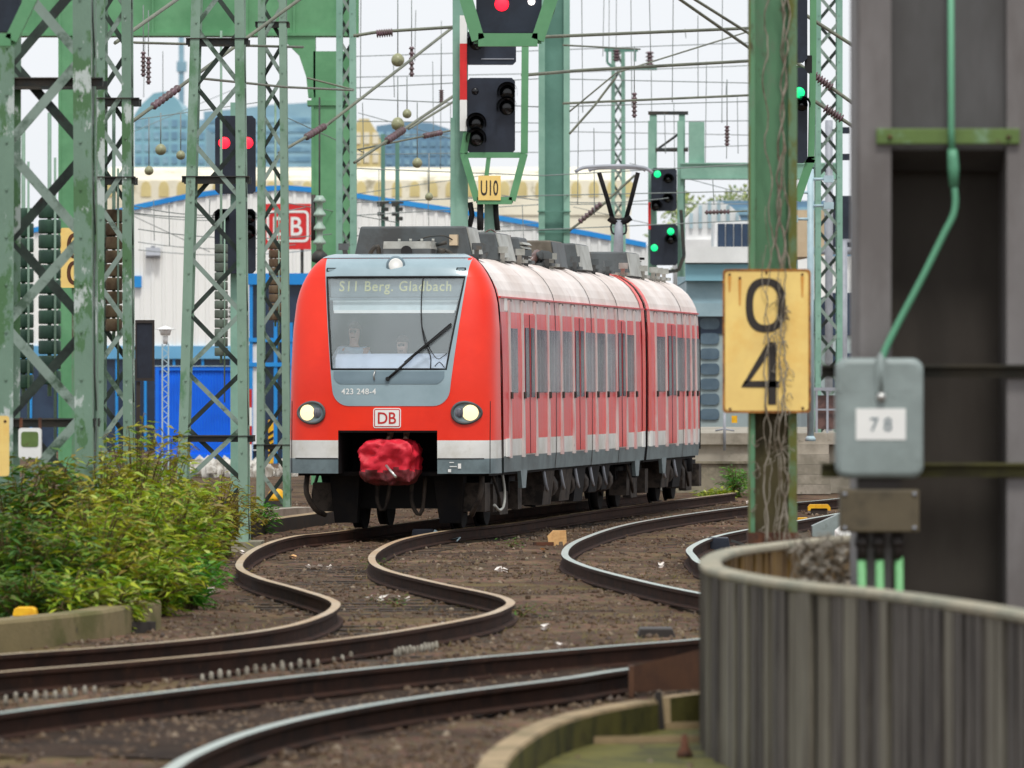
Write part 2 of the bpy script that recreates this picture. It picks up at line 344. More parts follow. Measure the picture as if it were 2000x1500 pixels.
class MB:
    def __init__(self):
        self.v = []; self.f = []; self.m = []; self.s = []

    def face(self, idx, mi=0, sm=False):
        self.f.append(tuple(idx)); self.m.append(mi); self.s.append(sm)

    def add(self, pts):
        n = len(self.v)
        self.v.extend([Vector(p) for p in pts])
        return n

    def poly(self, pts, mi=0):
        n = self.add(pts)
        self.face(range(n, n + len(pts)), mi)
        return self

    def hexa(self, p, mi=0):
        n = self.add(p)
        for q in ((0, 3, 2, 1), (4, 5, 6, 7), (0, 1, 5, 4), (1, 2, 6, 5), (2, 3, 7, 6), (3, 0, 4, 7)):
            self.face([n + i for i in q], mi)
        return self

    def box(self, x0, x1, y0, y1, z0, z1, mi=0):
        return self.hexa([(x0, y0, z0), (x1, y0, z0), (x1, y1, z0), (x0, y1, z0), (x0, y0, z1), (x1, y0, z1), (x1, y1, z1), (x0, y1, z1)], mi)

    def rbox(self, c, sx, sy, sz, ang=0, mi=0, tilt=0):
        """box turned about z by ang (and tilted about its x axis)"""
        ca, sa = math.cos(ang), math.sin(ang); ct, st = math.cos(tilt), math.sin(tilt)
        pts = []
        for dz in (-.5, .5):
            for dx, dy in ((-.5, -.5), (.5, -.5), (.5, .5), (-.5, .5)):
                x, y, z = dx * sx, dy * sy, dz * sz
                y, z = y * ct - z * st, y * st + z * ct
                pts.append((c[0] + x * ca - y * sa, c[1] + x * sa + y * ca, c[2] + z))
        return self.hexa(pts, mi)

    def pbox(self, px0, px1, py0, py1, Y, depth, mi=0):
        return self.box(gx(px0, Y), gx(px1, Y), Y, Y + depth, zz(py1, Y), zz(py0, Y), mi)

    def beam(self, a, b, w, d, mi=0, side=(0, 1, 0)):
        """bar from a to b; d along side, w across"""
        a = Vector(a); b = Vector(b); t = (b - a).normalized(); s = Vector(side)
        s = (s - t * s.dot(t))
        s = s.normalized() if s.length > 1e-4 else t.orthogonal().normalized()
        u = t.cross(s)
        s = s * d / 2; u = u * w / 2
        return self.hexa([a - s - u, a + s - u, a + s + u, a - s + u, b - s - u, b + s - u, b + s + u, b - s + u], mi)

    def prof(self, a, b, pts, xd, yd, mi=0):
        """profile polygon swept straight from a to b"""
        a = Vector(a); b = Vector(b); xd = Vector(xd); yd = Vector(yd); n = len(pts)
        i = self.add([a + xd * p[0] + yd * p[1] for p in pts] + [b + xd * p[0] + yd * p[1] for p in pts])
        for k in range(n):
            j = (k + 1) % n
            self.face((i + k, i + j, i + n + j, i + n + k), mi)
        self.face(range(i + n - 1, i - 1, -1), mi); self.face(range(i + n, i + 2 * n), mi)
        return self

    def angle(self, a, b, sz, th, xd, yd, mi=0):
        return self.prof(a, b, [(0, 0), (sz, 0), (sz, th), (th, th), (th, sz), (0, sz)], xd, yd, mi)

    def tube(self, pts, r, n=8, mi=0, r2=None):
        pts = [Vector(p) for p in pts]; k = len(pts); base = len(self.v)
        up = None
        for i, p in enumerate(pts):
            t = (pts[min(i + 1, k - 1)] - pts[max(i - 1, 0)]).normalized()
            if up is None:
                up = t.orthogonal().normalized()
            up = (up - t * up.dot(t)).normalized()
            w = t.cross(up)
            if r2 is None:
                rr = r[i] if isinstance(r, (list, tuple)) else r
            else:
                rr = r + (r2 - r) * i / (k - 1)
            self.add([p + (up * math.cos(2 * PI * j / n) + w * math.sin(2 * PI * j / n)) * rr for j in range(n)])
        for i in range(k - 1):
            for j in range(n):
                a = base + i * n + j; b = base + i * n + (j + 1) % n
                self.face((a, b, b + n, a + n), mi, True)
        self.face([base + j for j in range(n - 1, -1, -1)], mi)
        self.face([base + (k - 1) * n + j for j in range(n)], mi)
        return self

    def cyl(self, a, b, r, n=14, mi=0, r2=None):
        return self.tube([a, b], r, n, mi, r if r2 is None else r2)

    def lathe(self, c, prof, n=14, mi=0, axis='z'):
        """prof = [(radius, height)]"""
        base = len(self.v); k = len(prof); c = Vector(c)
        for r, h in prof:
            for j in range(n):
                x, y = r * math.cos(2 * PI * j / n), r * math.sin(2 * PI * j / n)
                if axis == 'z':
                    d = (x, y, h)
                elif axis == 'y':
                    d = (x, h, y)
                else:
                    d = (h, x, y)
                self.add([c + Vector(d)])
        for i in range(k - 1):
            for j in range(n):
                a = base + i * n + j; b = base + i * n + (j + 1) % n
                self.face((a, b, b + n, a + n), mi, True)
        self.face([base + j for j in range(n - 1, -1, -1)], mi)
        self.face([base + (k - 1) * n + j for j in range(n)], mi)
        return self

    def sweep(self, path, prof, mis=0, up=(0, 0, 1), closed=False):
        """profile (side, up) swept along a path that lies roughly level; mis = material index per profile edge"""
        path = [Vector(p) for p in path]; k = len(path); n = len(prof); base = len(self.v); up = Vector(up)
        for i, p in enumerate(path):
            t = (path[min(i + 1, k - 1)] - path[max(i - 1, 0)]).normalized()
            s = t.cross(up).normalized()
            self.add([p + s * q[0] + up * q[1] for q in prof])
        for i in range(k - 1):
            for j in range(n):
                a = base + i * n + j; b = base + i * n + (j + 1) % n
                self.face((a, b, b + n, a + n), mis[j] if isinstance(mis, (list, tuple)) else mis, False)
        self.face([base + j for j in range(n - 1, -1, -1)], mis[0] if isinstance(mis, (list, tuple)) else mis)
        self.face([base + (k - 1) * n + j for j in range(n)], mis[0] if isinstance(mis, (list, tuple)) else mis)
        return self

    def grid(self, rows, mi=0, sm=True, mifn=None):
        base = len(self.v); nr = len(rows); nc = len(rows[0])
        for r in rows:
            self.add(r)
        for i in range(nr - 1):
            for j in range(nc - 1):
                a = base + i * nc + j
                self.face((a, a + 1, a + nc + 1, a + nc), mifn(i, j) if mifn else mi, sm)
        return self

    def prism(self, pts, d, mi=0):
        """closed outline pts (3-D) extruded by vector d"""
        d = Vector(d); n = len(pts)
        i = self.add(list(pts) + [Vector(p) + d for p in pts])
        for k in range(n):
            j = (k + 1) % n
            self.face((i + k, i + j, i + n + j, i + n + k), mi)
        self.face(range(i + n - 1, i - 1, -1), mi); self.face(range(i + n, i + 2 * n), mi)
        return self

    def islands(self):
        par = list(range(len(self.v)))

        def find(a):
            while par[a] != a:
                par[a] = par[par[a]]; a = par[a]
            return a
        for f in self.f:
            r = find(f[0])
            for i in f[1:]:
                par[find(i)] = r
        groups = {}
        for k, f in enumerate(self.f):
            groups.setdefault(find(f[0]), []).append(k)
        out = []
        for ks in groups.values():
            nb = MB(); mp = {}
            for k in ks:
                for i in self.f[k]:
                    if i not in mp:
                        mp[i] = len(nb.v); nb.v.append(self.v[i])
                nb.f.append(tuple(mp[i] for i in self.f[k])); nb.m.append(self.m[k]); nb.s.append(self.s[k])
            out.append(nb)
        return out

    def each(self, name, mats, parent=None, **kw):
        for nb in self.islands():
            nb.build(name, mats, parent, **kw)

    def build(self, name, mats, parent=None, org=None, bevel=0.0, autosm=False, recalc=True):
        if not isinstance(mats, (list, tuple)):
            mats = [mats]
        if parent is not None:
            o0 = ORG[parent.name]
        elif org is not None:
            o0 = Vector(org)
        else:
            xs = [p.x for p in self.v]; ys = [p.y for p in self.v]; zs = [p.z for p in self.v]
            o0 = Vector(((min(xs) + max(xs)) / 2, (min(ys) + max(ys)) / 2, min(zs)))
        me = bpy.data.meshes.new(name)
        me.from_pydata([tuple(p - o0) for p in self.v], [], self.f)
        for m in mats:
            me.materials.append(m)
        me.polygons.foreach_set('material_index', self.m)
        me.polygons.foreach_set('use_smooth', self.s)
        if recalc:
            import bmesh
            bm = bmesh.new(); bm.from_mesh(me)
            bmesh.ops.recalc_face_normals(bm, faces=bm.faces)
            bm.to_mesh(me); bm.free()
        me.update()
        o = bpy.data.objects.new(name, me)
        COL.objects.link(o)
        ORG[o.name] = o0
        if parent is not None:
            o.parent = parent
        else:
            o.location = o0
        if bevel > 0:
            bv = o.modifiers.new('bevel', 'BEVEL'); bv.width = bevel; bv.segments = 2; bv.limit_method = 'ANGLE'
            bv.angle_limit = R(40)
        return o


def tag(o, label=None, cat=None, group=None, kind=None):
    if label:
        o['label'] = label
    if cat:
        o['category'] = cat
    if group:
        o['group'] = group
    if kind:
        o['kind'] = kind
    return o


def thing(name, loc, label, cat, group=None, kind=None):
    o = bpy.data.objects.new(name, None)
    COL.objects.link(o)
    o.location = Vector(loc)
    o.empty_display_size = .2
    ORG[o.name] = Vector(loc)
    return tag(o, label, cat, group, kind)


def copy_tree(o, loc=None, parent=None):
    c = o.copy()
    COL.objects.link(c)
    if parent is not None:
        c.parent = parent
    if loc is not None:
        c.location = Vector(loc)
    ORG[c.name] = Vector(loc) if loc is not None else ORG.get(o.name, Vector())
    for ch in list(o.children):
        copy_tree(ch, None, c)
    return c


def catmull(pts, step=.25):
    pts = [Vector(p) for p in pts]
    ext = [pts[0] * 2 - pts[1]] + pts + [pts[-1] * 2 - pts[-2]]
    out = []
    for i in range(1, len(ext) - 2):
        p0, p1, p2, p3 = ext[i - 1:i + 3]
        n = max(2, int((p2 - p1).length / step))
        # centripetal-like tension kept simple
        for k in range(n):
            t = k / n
            out.append(.5 * ((2 * p1) + (-p0 + p2) * t + (2 * p0 - 5 * p1 + 4 * p2 - p3) * t * t + (-p0 + 3 * p1 - 3 * p2 + p3) * t ** 3))
    out.append(pts[-1])
    return out


def text_faces(body, size, spacing=1.0, bold=0.0):
    cu = bpy.data.curves.new('txt', 'FONT')
    cu.body = body; cu.size = size; cu.space_character = spacing
    cu.resolution_u = 4; cu.offset = bold
    ob = bpy.data.objects.new('txt', cu)
    COL.objects.link(ob)
    bpy.context.view_layer.update()
    dg = bpy.context.evaluated_depsgraph_get()
    me = bpy.data.meshes.new_from_object(ob.evaluated_get(dg))
    vs = [v.co.copy() for v in me.vertices]; fs = [tuple(p.vertices) for p in me.polygons]
    bpy.data.objects.remove(ob); bpy.data.curves.remove(cu); bpy.data.meshes.remove(me)
    x0 = min(v.x for v in vs); x1 = max(v.x for v in vs); y0 = min(v.y for v in vs); y1 = max(v.y for v in vs)
    return [((v.x - (x0 + x1) / 2), (v.y - (y0 + y1) / 2)) for v in vs], fs, x1 - x0, y1 - y0


def text_into(mb, body, w, h, fn, mi=0, spacing=1.0, bold=0.012):
    """text scaled to w x h, mapped by fn(x, y) -> 3-D point"""
    vs, fs, tw, th = text_faces(body, 1.0, spacing, bold)
    n = mb.add([fn(x * w / tw, y * h / th) for x, y in vs])
    for f in fs:
        mb.face([n + i for i in f], mi)


# ---------------------------------------------------------------- camera, sky, sun
cam = bpy.data.cameras.new('camera')
co = bpy.data.objects.new('camera', cam)
COL.objects.link(co)
co.location = (0, 0, H)
co.rotation_euler = (R(90), 0, 0)
cam.sensor_width = 36
cam.lens = 36 * F / 2000
cam.clip_start = 1; cam.clip_end = 8000
cam.dof.use_dof = True
cam.dof.focus_distance = 97
cam.dof.aperture_fstop = (cam.lens / 1000) / 0.056
SC.camera = co

w = bpy.data.worlds.new('World'); SC.world = w; w.use_nodes = True
nt = w.node_tree
bg = nt.nodes['Background']
sky = nt.nodes.new('ShaderNodeTexSky'); sky.sky_type = 'NISHITA'; sky.sun_disc = False
SUN_EL, SUN_AZ = R(60), R(172)      # azimuth: where the light comes from, behind the camera and a little left
sky.sun_elevation = SUN_EL
sky.sun_rotation = SUN_AZ
sky.dust_density = 3.5; sky.air_density = 1.0; sky.ozone_density = 1.0
hsv = nt.nodes.new('ShaderNodeHueSaturation'); hsv.inputs['Saturation'].default_value = .22
nt.links.new(sky.outputs[0], hsv.inputs['Color'])
tcw = nt.nodes.new('ShaderNodeTexCoord')
cn = nt.nodes.new('ShaderNodeTexNoise'); cn.inputs['Scale'].default_value = 3.0; cn.inputs['Detail'].default_value = 8
cmp_ = nt.nodes.new('ShaderNodeMapping'); cmp_.inputs['Scale'].default_value = (1, 1, 4)
nt.links.new(tcw.outputs['Generated'], cmp_.inputs['Vector']); nt.links.new(cmp_.outputs[0], cn.inputs['Vector'])
cr_ = nt.nodes.new('ShaderNodeMapRange'); cr_.inputs['From Min'].default_value = .25; cr_.inputs['From Max'].default_value = .6
cr_.inputs['To Min'].default_value = .82; cr_.inputs['To Max'].default_value = .97
nt.links.new(cn.outputs['Fac'], cr_.inputs['Value'])
cm = nt.nodes.new('ShaderNodeMix'); cm.data_type = 'RGBA'          # overcast: a bright cloud layer over the sky
cm.inputs['B'].default_value = (4.75, 4.9, 5.1, 1)
nt.links.new(cr_.outputs[0], cm.inputs['Factor']); nt.links.new(hsv.outputs[0], cm.inputs['A'])
nt.links.new(cm.outputs['Result'], bg.inputs['Color'])
bg.inputs['Strength'].default_value = .15
sl = bpy.data.lights.new('sun', 'SUN'); sl.energy = 1.5; sl.angle = R(10); sl.color = (1, .97, .92)
so = bpy.data.objects.new('sun', sl); COL.objects.link(so)
sd = Vector((math.sin(SUN_AZ) * math.cos(SUN_EL), math.cos(SUN_AZ) * math.cos(SUN_EL), math.sin(SUN_EL)))
so.rotation_euler = (-sd).to_track_quat('-Z', 'Y').to_euler()
SC.view_settings.view_transform = 'Standard'
SC.view_settings.look = 'None'
SC.view_settings.exposure = 0.42
SC.view_settings.gamma = 1
SC.cycles.max_bounces = 6
SC.cycles.transparent_max_bounces = 12

# ---------------------------------------------------------------- ground
def gh(x, y):
    """ballast height"""
    d = .035 * noise.noise((x * .35, y * .2, 3)) + .03 * noise.noise((x * 1.7, y * 1.2, 7)) + .022 * noise.noise((x * 5, y * 4, 1))
    return GZ + d


def axis(lo, hi, step, far):
    a = []
    x = lo
    while x <= hi + 1e-6:
        a.append(x); x += step
    e = step; b = []
    x = lo
    while x > -far:
        e *= 1.6; x -= e; b.append(x)
    c = []
    e = step; x = hi
    while x < far:
        e *= 1.6; x += e; c.append(x)
    return list(reversed(b)) + a + c


xs = axis(-8, 9, .17, 1500)
ys = axis(33, 135, .3, 2200)
g = MB()
rows = []
for y in ys:
    row = []
    for x in xs:
        inside = -9 < x < 10 and 30 < y < 138
        row.append((x, y, gh(x, y) if inside else GZ))
    rows.append(row)
g.grid(rows)
tag(g.build('ground', M['ground'], org=(0, 0, 0), recalc=False), kind='structure')

# ---------------------------------------------------------------- rails
RP = [(-.044, 0), (.044, 0), (.045, -.035), (.010, -.048), (.010, -.142), (.072, -.158), (.072, -.175), (-.072, -.175), (-.072, -.158), (-.010, -.142), (-.010, -.048), (-.045, -.035)]
RMI = [1] + [0] * 11


def rail(pts, parent, top, step=.3):
    mb = MB()
    path = catmull(pts, step)
    mb.sweep(path, RP, RMI)
    return mb.build('rail', [M['railside'], M[top]], parent, recalc=True), path


def sleepers(pa, pb, parent, spacing=.65, rng=None, over=.45, ymin=33):
    """old timber sleepers under two rail paths"""
    acc = 0; last = pa[0]; made = 0
    for p in pa:
        acc += (p - last).length; last = p
        if acc < spacing:
            continue
        acc = 0
        q = min(pb, key=lambda r: (r - p).length)
        if (q - p).length > 2.3 or (q - p).length < 1.0 or made >= 98:
            continue
        d = (q - p).normalized()
        a = p - d * over; b = q + d * over
        z = GZ - .07
        mb = MB()
        mb.beam((a.x, a.y, z), (b.x, b.y, z), .14, .24, 0, side=(-d.y, d.x, 0))
        mb.build('sleeper', M['sleeper'], parent)
        made += 1


tA = thing('railway_track', (-2, 60, GZ), 'rusty curving railway track running out from under the red train to the left edge', 'track')
A1 = [P(1000 + gx0, 0, 1) for gx0 in []]
A1 = [Vector((2.9, 128, 0)), Vector((.15, 111.5, 0)), G(672, 1036), G(570, 1048), G(500, 1071), G(467, 1103), G(500, 1126), G(580, 1149), G(640, 1168), G(656, 1182),
      G(628, 1202), G(550, 1225), G(400, 1246), G(200, 1264), G(0, 1278), G(-300, 1300)]
A2 = [Vector((4.4, 127.5, 0)), Vector((1.65, 111.2, 0)), G(1010, 1020), G(880, 1035), G(790, 1052), G(742, 1072), G(726, 1092), G(752, 1112), G(850, 1137), G(960, 1160), G(996, 1174),
      G(985, 1187), G(930, 1205), G(760, 1235), G(500, 1268), G(250, 1292), G(0, 1312), G(-300, 1342)]
ra1, pA1 = rail(A1, tA, 'railtop')
ra2, pA2 = rail(A2, tA, 'railtop')
sleepers(pA1, pA2, tA)
tB = thing('railway_track', (1.5, 58, GZ), 'second curving track passing behind the boarded wall, its polished rails crossing the foreground', 'track')
B1 = [Vector((24, 182, 0)), Vector((15, 158, 0)), Vector((9.5, 140, 0)), G(1640, 973), G(1450, 990), G(1250, 1019), G(1140, 1051), G(1103, 1080), G(1140, 1104), G(1260, 1136), G(1380, 1161), Vector((2.5, 61.8, 0)), Vector((2.62, 59.3, 0)),
      Vector((2.35, 57, 0)), G(1380, 1246), G(1200, 1261), G(1000, 1278), G(900, 1287), G(600, 1318), G(200, 1366), G(0, 1392), G(-200, 1420)]
B2 = [Vector((25.5, 181, 0)), Vector((16.5, 157, 0)), Vector((11, 138.5, 0)), Vector((7.6, 122, 0)), G(1640, 1002), G(1460, 1034), G(1390, 1050), G(1350, 1069), G(1352, 1084), G(1388, 1106), Vector((3.1, 68.5, 0)), Vector((3.9, 63.5, 0)), Vector((4.0, 59.5, 0)), Vector((3.5, 55.8, 0)),
      Vector((2.3, 52.2, 0)), G(1235, 1305), G(1100, 1325), G(900, 1350), G(750, 1372), G(600, 1400), G(480, 1432), G(385, 1470), G(335, 1500), G(300, 1530), G(280, 1570)]
rb1, pB1 = rail(B1, tB, 'railshine')
rb2, pB2 = rail(B2, tB, 'railshine')
sleepers(pB1, pB2, tB)


# white clips along the rail foot
def clips(px0, py0, px1, py1, n, parent):
    for i in range(n):
        t = i / max(1, n - 1)
        c = G(px0 + (px1 - px0) * t, py0 + (py1 - py0) * t, -.105)
        s = rnd.uniform(.8, 1.1)
        mb = MB()
        mb.lathe((c.x, c.y, GZ - .02), [(.024 * s, 0), (.021 * s, .065 * s), (.015 * s, .09 * s), (.006, .097 * s)], 7)
        mb.build('rail_clip', M['clip'], parent)


clips(-8, 1353, 185, 1333, 11, tA)
clips(395, 1310, 620, 1281, 14, tA)
clips(652, 1277, 685, 1271, 3, tA)
clips(772, 1262, 852, 1249, 12, tA)

# loose ballast stones
def icos(mb, c, r):
    b = []
    sx, sy, sz = (rnd.uniform(.7, 1.35) for _ in range(3))
    a0 = rnd.random() * 6
    ring = 5
    pts = [(c[0], c[1], c[2] + r * sz)]
    for k in range(ring):
        a = a0 + k * 2 * PI / ring
        rr = r * rnd.uniform(.75, 1.2)
        pts.append((c[0] + rr * sx * math.cos(a), c[1] + rr * sy * math.sin(a), c[2] + r * sz * rnd.uniform(-.1, .55)))
    for k in range(ring):
        a = a0 + (k + .5) * 2 * PI / ring
        pts.append((c[0] + r * sx * math.cos(a), c[1] + r * sy * math.sin(a), c[2] - r * .8))
    n = mb.add(pts)
    for k in range(ring):
        j = (k + 1) % ring
        mb.face((n, n + 1 + k, n + 1 + j))
        mb.face((n + 1 + k, n + 6 + k, n + 1 + j))
        mb.face((n + 1 + j, n + 6 + k, n + 6 + j))


st = MB()
for i in range(38000):
    y = 36 + 92 * rnd.random() ** 1.25
    hwid = y * .083 + .6
    x = rnd.uniform(-hwid, hwid)
    if abs(x) > 8.8:
        continue
    if noise.noise((x * .6, y * .35, 11)) < -.05 and rnd.random() < .75:
        continue
    r = rnd.uniform(.012, .030) * (1.4 if rnd.random() < .06 else 1)
    icos(st, (x, y, gh(x, y) + r * .2), r)
so_ = st.build('ballast', M['stone'], org=(0, 60, GZ), recalc=False)
tag(so_, 'loose brown ballast stones scattered between the rails', 'gravel', kind='stuff')

# low dead weeds in patches
wd = MB()
for i in range(1500):
    px = rnd.uniform(420, 1400); py = rnd.uniform(1090, 1270)
    c = G(px, py, GZ)
    if noise.noise((c.x * .5, c.y * .3, 5)) < .05:
        continue
    for k in range(4):
        a = rnd.random() * 2 * PI; l = rnd.uniform(.03, .09); wv = .006
        e = Vector((math.cos(a) * l * .8, math.sin(a) * l * .8, l * rnd.uniform(.3, .9)))
        s = Vector((-math.sin(a), math.cos(a), 0)) * wv
        b = Vector((c.x, c.y, gh(c.x, c.y)))
        wd.poly([b - s, b + s, b + e])
tag(wd.build('dry_weeds', M['weed'], org=(0, 60, GZ), recalc=False), 'low dry weeds growing through the ballast', 'weeds', kind='stuff')

# ---------------------------------------------------------------- train
ANG = R(8.8)
sa, ca = math.sin(ANG), math.cos(ANG)
TO = Vector((gx(757, 94.3), 94.3, 0))
train = thing('passenger_train', TO, 'red commuter train with grey windscreen surround and a wrapped red coupler, coming round the curve', 'train')


def TT(u, v, z):
    return Vector((TO.x + u * sa + v * ca, TO.y + u * ca - v * sa, z))


HWT = [(.80, 1.47), (.84, 1.475), (1.1, 1.5), (2.4, 1.5), (3.0, 1.49), (3.42, 1.465), (3.55, 1.43), (3.68, 1.365), (3.8, 1.28), (3.9, 1.17), (3.98, 1.04), (4.04, .88), (4.06, .76)]
HWN = [(.80, 1.56), (.84, 1.56), (1.3, 1.555), (2.4, 1.54), (2.96, 1.525), (3.33, 1.49), (3.5, 1.455), (3.67, 1.39), (3.83, 1.30), (3.93, 1.22), (4.0, 1.145), (4.04, 1.07), (4.06, 1.0)]


def lerp(tab, z):
    if z <= tab[0][0]:
        return tab[0][1]
    for (a, b), (c, d) in zip(tab, tab[1:]):
        if z <= c:
            return b + (d - b) * (z - a) / (c - a)
    return tab[-1][1]


NL = 1.05
LEAN = [(0, .03), (1.3, .0), (2.2, .03), (2.6, .10), (3.0, .2), (3.4, .33), (3.75, .45), (3.86, .51), (3.94, .59), (4.0, .70), (4.04, .85), (4.06, 1.05)]
PE = 5.0


def nu(v, z):
    hw = lerp(HWN, z)
    a = min(.9999, abs(v) / hw)
    ln = lerp(LEAN, z)
    return NL - (NL - ln) * (1 - a ** PE) ** (1 / PE)


def NP(v, z, off=0.0):
    """point on the nose surface, pushed off forward"""
    return TT(nu(v, z) - off, v, z)


KF = 133.6


def fv(px):
    return (px - 768) / KF / ca


def fz(py):
    return H + (750 - py) / KF


def nrow(z, lo=-PI / 2, hi=PI / 2, n=41):
    r = []
    hw = lerp(HWN, z)
    for k in range(n):
        th = lo + (hi - lo) * k / (n - 1)
        s = math.sin(th)
        r.append(NP(hw * math.copysign(abs(s) ** (2 / PE), s), z))
    return r


# nose shell
mb = MB()
CV = .735
WT, WB = fz(540), fz(721)


def win_l(z):
    return fv(638) + (fv(657) - fv(638)) * (WT - z) / (WT - WB)


def win_r(z):
    return fv(909) + (fv(881) - fv(909)) * (WT - z) / (WT - WB)


def vth(v, z):
    a = min(1, abs(v) / lerp(HWN, z))
    return math.copysign(math.asin(a ** (PE / 2)), v)


mb.grid([nrow(z) for z in (1.47, 1.6, 1.8, 2.0, 2.2, WB)], 0)
mb.grid([nrow(z) for z in (WT, 3.78, 3.86, 3.91, 3.96, 4.0, 4.03, 4.05, 4.06)], 0)
zm = [WB + (WT - WB) * k / 14 for k in range(15)]
mb.grid([nrow(z, -PI / 2, vth(win_l(z) - .004, z), 18) for z in zm], 0)
mb.grid([nrow(z, vth(win_r(z) + .004, z), PI / 2, 18) for z in zm], 0)
for sgn in (-1, 1):
    zb = [.84, .95, 1.06, 1.061, 1.2, 1.325, 1.326, 1.47]
    rows = []
    for z in zb:
        th0 = math.asin((CV / lerp(HWN, z)) ** (PE / 2))
        rows.append(nrow(z, -PI / 2, -th0, 16) if sgn < 0 else nrow(z, th0, PI / 2, 16))
    mb.grid(rows, 0, True, lambda i, j: [2, 2, 2, 1, 1, 1, 0][i])
# nose to body joining strip
body_z = [.84, 1.06, 1.325, 1.8, 2.4, 3.0, 3.28, 3.42, 3.55, 3.68, 3.8, 3.9, 3.98, 4.04, 4.06]
for sgn in (-1, 1):
    rows = []
    for z in body_z:
        rows.append([TT(NL, sgn * lerp(HWN, z), z), TT(NL + .14, sgn * lerp(HWT, z), z)])
    mb.grid(rows, 0, True, lambda i, j: 2 if i == 0 else 1 if i == 1 else 0)
nose = mb.build('cab_front', [M['tred'], M['twhite'], M['tgrey']], train)


def patch(zs, vl, vr, n=24, off=.006, mb=None, mi=0):
    mb = mb or MB()
    rows = []
    for z in zs:
        a, b = vl(z), vr(z)
        rows.append([NP(a + (b - a) * k / (n - 1), z, off) for k in range(n)])
    # outer skin plus a turned-in rim
    mb.grid(rows, mi)
    rim = [rows[0], rows[-1]]
    zi = [[NP(vl(z), z, off), NP(vl(z), z, -.02)] for z in zs]
    zo = [[NP(vr(z), z, off), NP(vr(z), z, -.02)] for z in zs]
    mb.grid(zi, mi, False); mb.grid(zo, mi, False)
    for z in (zs[0], zs[-1]):
        a, b = vl(z), vr(z)
        mb.grid([[NP(a + (b - a) * k / (n - 1), z, o) for k in range(n)] for o in (off, -.02)], mi, False)
    return mb


def zr(a, b, n):
    return [a + (b - a) * i / (n - 1) for i in range(n)]


# grey mask with rounded lower corners
MT, MBt = fz(503), fz(793)


def mask_l(z):
    t = (MT - z) / (MT - fz(745))
    v = fv(631) + (fv(657) - fv(631)) * min(1.25, t)
    if z < MBt + .22:
        q = (MBt + .22 - z) / .22
        v += .22 * (1 - math.sqrt(max(0, 1 - q * q)))
    return v


def mask_r(z):
    t = (MT - z) / (MT - fz(745))
    v = fv(917) + (fv(891) - fv(917)) * min(1.25, t)
    if z < MBt + .22:
        q = (MBt + .22 - z) / .22
        v -= .22 * (1 - math.sqrt(max(0, 1 - q * q)))
    return v


mb = MB()
# mask is a frame: below, above, left and right of the windscreen
patch([MBt, MBt + .008, MBt + .02, MBt + .04, MBt + .07, MBt + .11, MBt + .16, MBt + .22] + zr(MBt + .3, WB, 4), mask_l, mask_r, 30, .008, mb)
patch(zr(WT, MT, 10), mask_l, mask_r, 30, .008, mb)
patch(zr(WB, WT, 16), mask_l, win_l, 4, .008, mb)
patch(zr(WB, WT, 16), win_r, mask_r, 4, .008, mb)
# roof edge of the mask, rolling over the top
zs_ = [MT, MT + .012, 4.02, 4.035, 4.048, 4.056, 4.06]
mb.grid([[NP((-1 + 2 * k / 24) * min(1.115, lerp(HWN, z) * .975), z, 0) + Vector((0, -.006, .012)) for k in range(25)] for z in zs_], 0)
mask = mb.build('front_mask', M['tmask'], train)
# panel under the windscreen, the shade of a recess put into its darker grey
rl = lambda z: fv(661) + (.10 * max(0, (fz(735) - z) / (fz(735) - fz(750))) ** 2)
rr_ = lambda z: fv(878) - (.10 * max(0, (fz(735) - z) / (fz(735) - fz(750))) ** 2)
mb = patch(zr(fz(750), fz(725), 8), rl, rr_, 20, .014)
mb.build('recess_shade', M['tmask2'], mask)
# windscreen
mb = MB()
rows = [[NP(win_l(z) + (win_r(z) - win_l(z)) * k / 20, z, -.012) for k in range(21)] for z in zr(WB, WT, 16)]
mb.grid(rows, 0)
ws = mb.build('windscreen', M['windscreen'], train)
# black seal
mb = MB()
loop = [NP(win_l(z), z, .004) for z in zr(WB, WT, 10)] + [NP(win_l(WT) + (win_r(WT) - win_l(WT)) * k / 12, WT, .004) for k in range(1, 13)] + \
       [NP(win_r(z), z, .004) for z in zr(WT, WB, 10)[1:]] + [NP(win_r(WB) + (win_l(WB) - win_r(WB)) * k / 12, WB, .004) for k in range(1, 13)]
mb.tube(loop, .016, 6)
mb.build('windscreen_seal', M['black'], ws)
# destination display inside the glass
mb = MB()
rows = [[NP(win_l(z) + .03 + (win_r(z) - win_l(z) - .06) * k / 12, z, -.10) for k in range(13)] for z in zr(fz(579), fz(543), 4)]
mb.grid(rows, 0)
disp = mb.build('destination_display', M['cabdark'], train)
mb = MB()
text_into(mb, 'S11 Berg. Gladbach', (885 - 662) / KF, .20, lambda x, y: NP(fv(772) + x, fz(561) + y, -.088), 0, 1.12)
mb.build('display_text', M['display'], disp)
mb = MB()
mb.grid([[NP(win_l(z) + .02 + (win_r(z) - win_l(z) - .04) * k / 12, z, -.07) for k in range(13)] for z in zr(fz(586), fz(580), 3)], 0)
mb.build('display_bar', M['cabdark'], disp)
# sun blind
mb = MB()
mb.grid([[NP(win_l(z) + .05 + (win_r(z) - win_l(z) - .10) * k / 12, z, -.13) for k in range(13)] for z in zr(fz(606), fz(586), 4)], 0)
mb.grid([[NP(win_l(z) + .06 + (win_r(z) - win_l(z) - .12) * k / 12, z, -.11) for k in range(13)] for z in zr(fz(611), fz(605), 3)], 1)
mb.build('sun_blind', [M['cabwall'], M['white']], train)
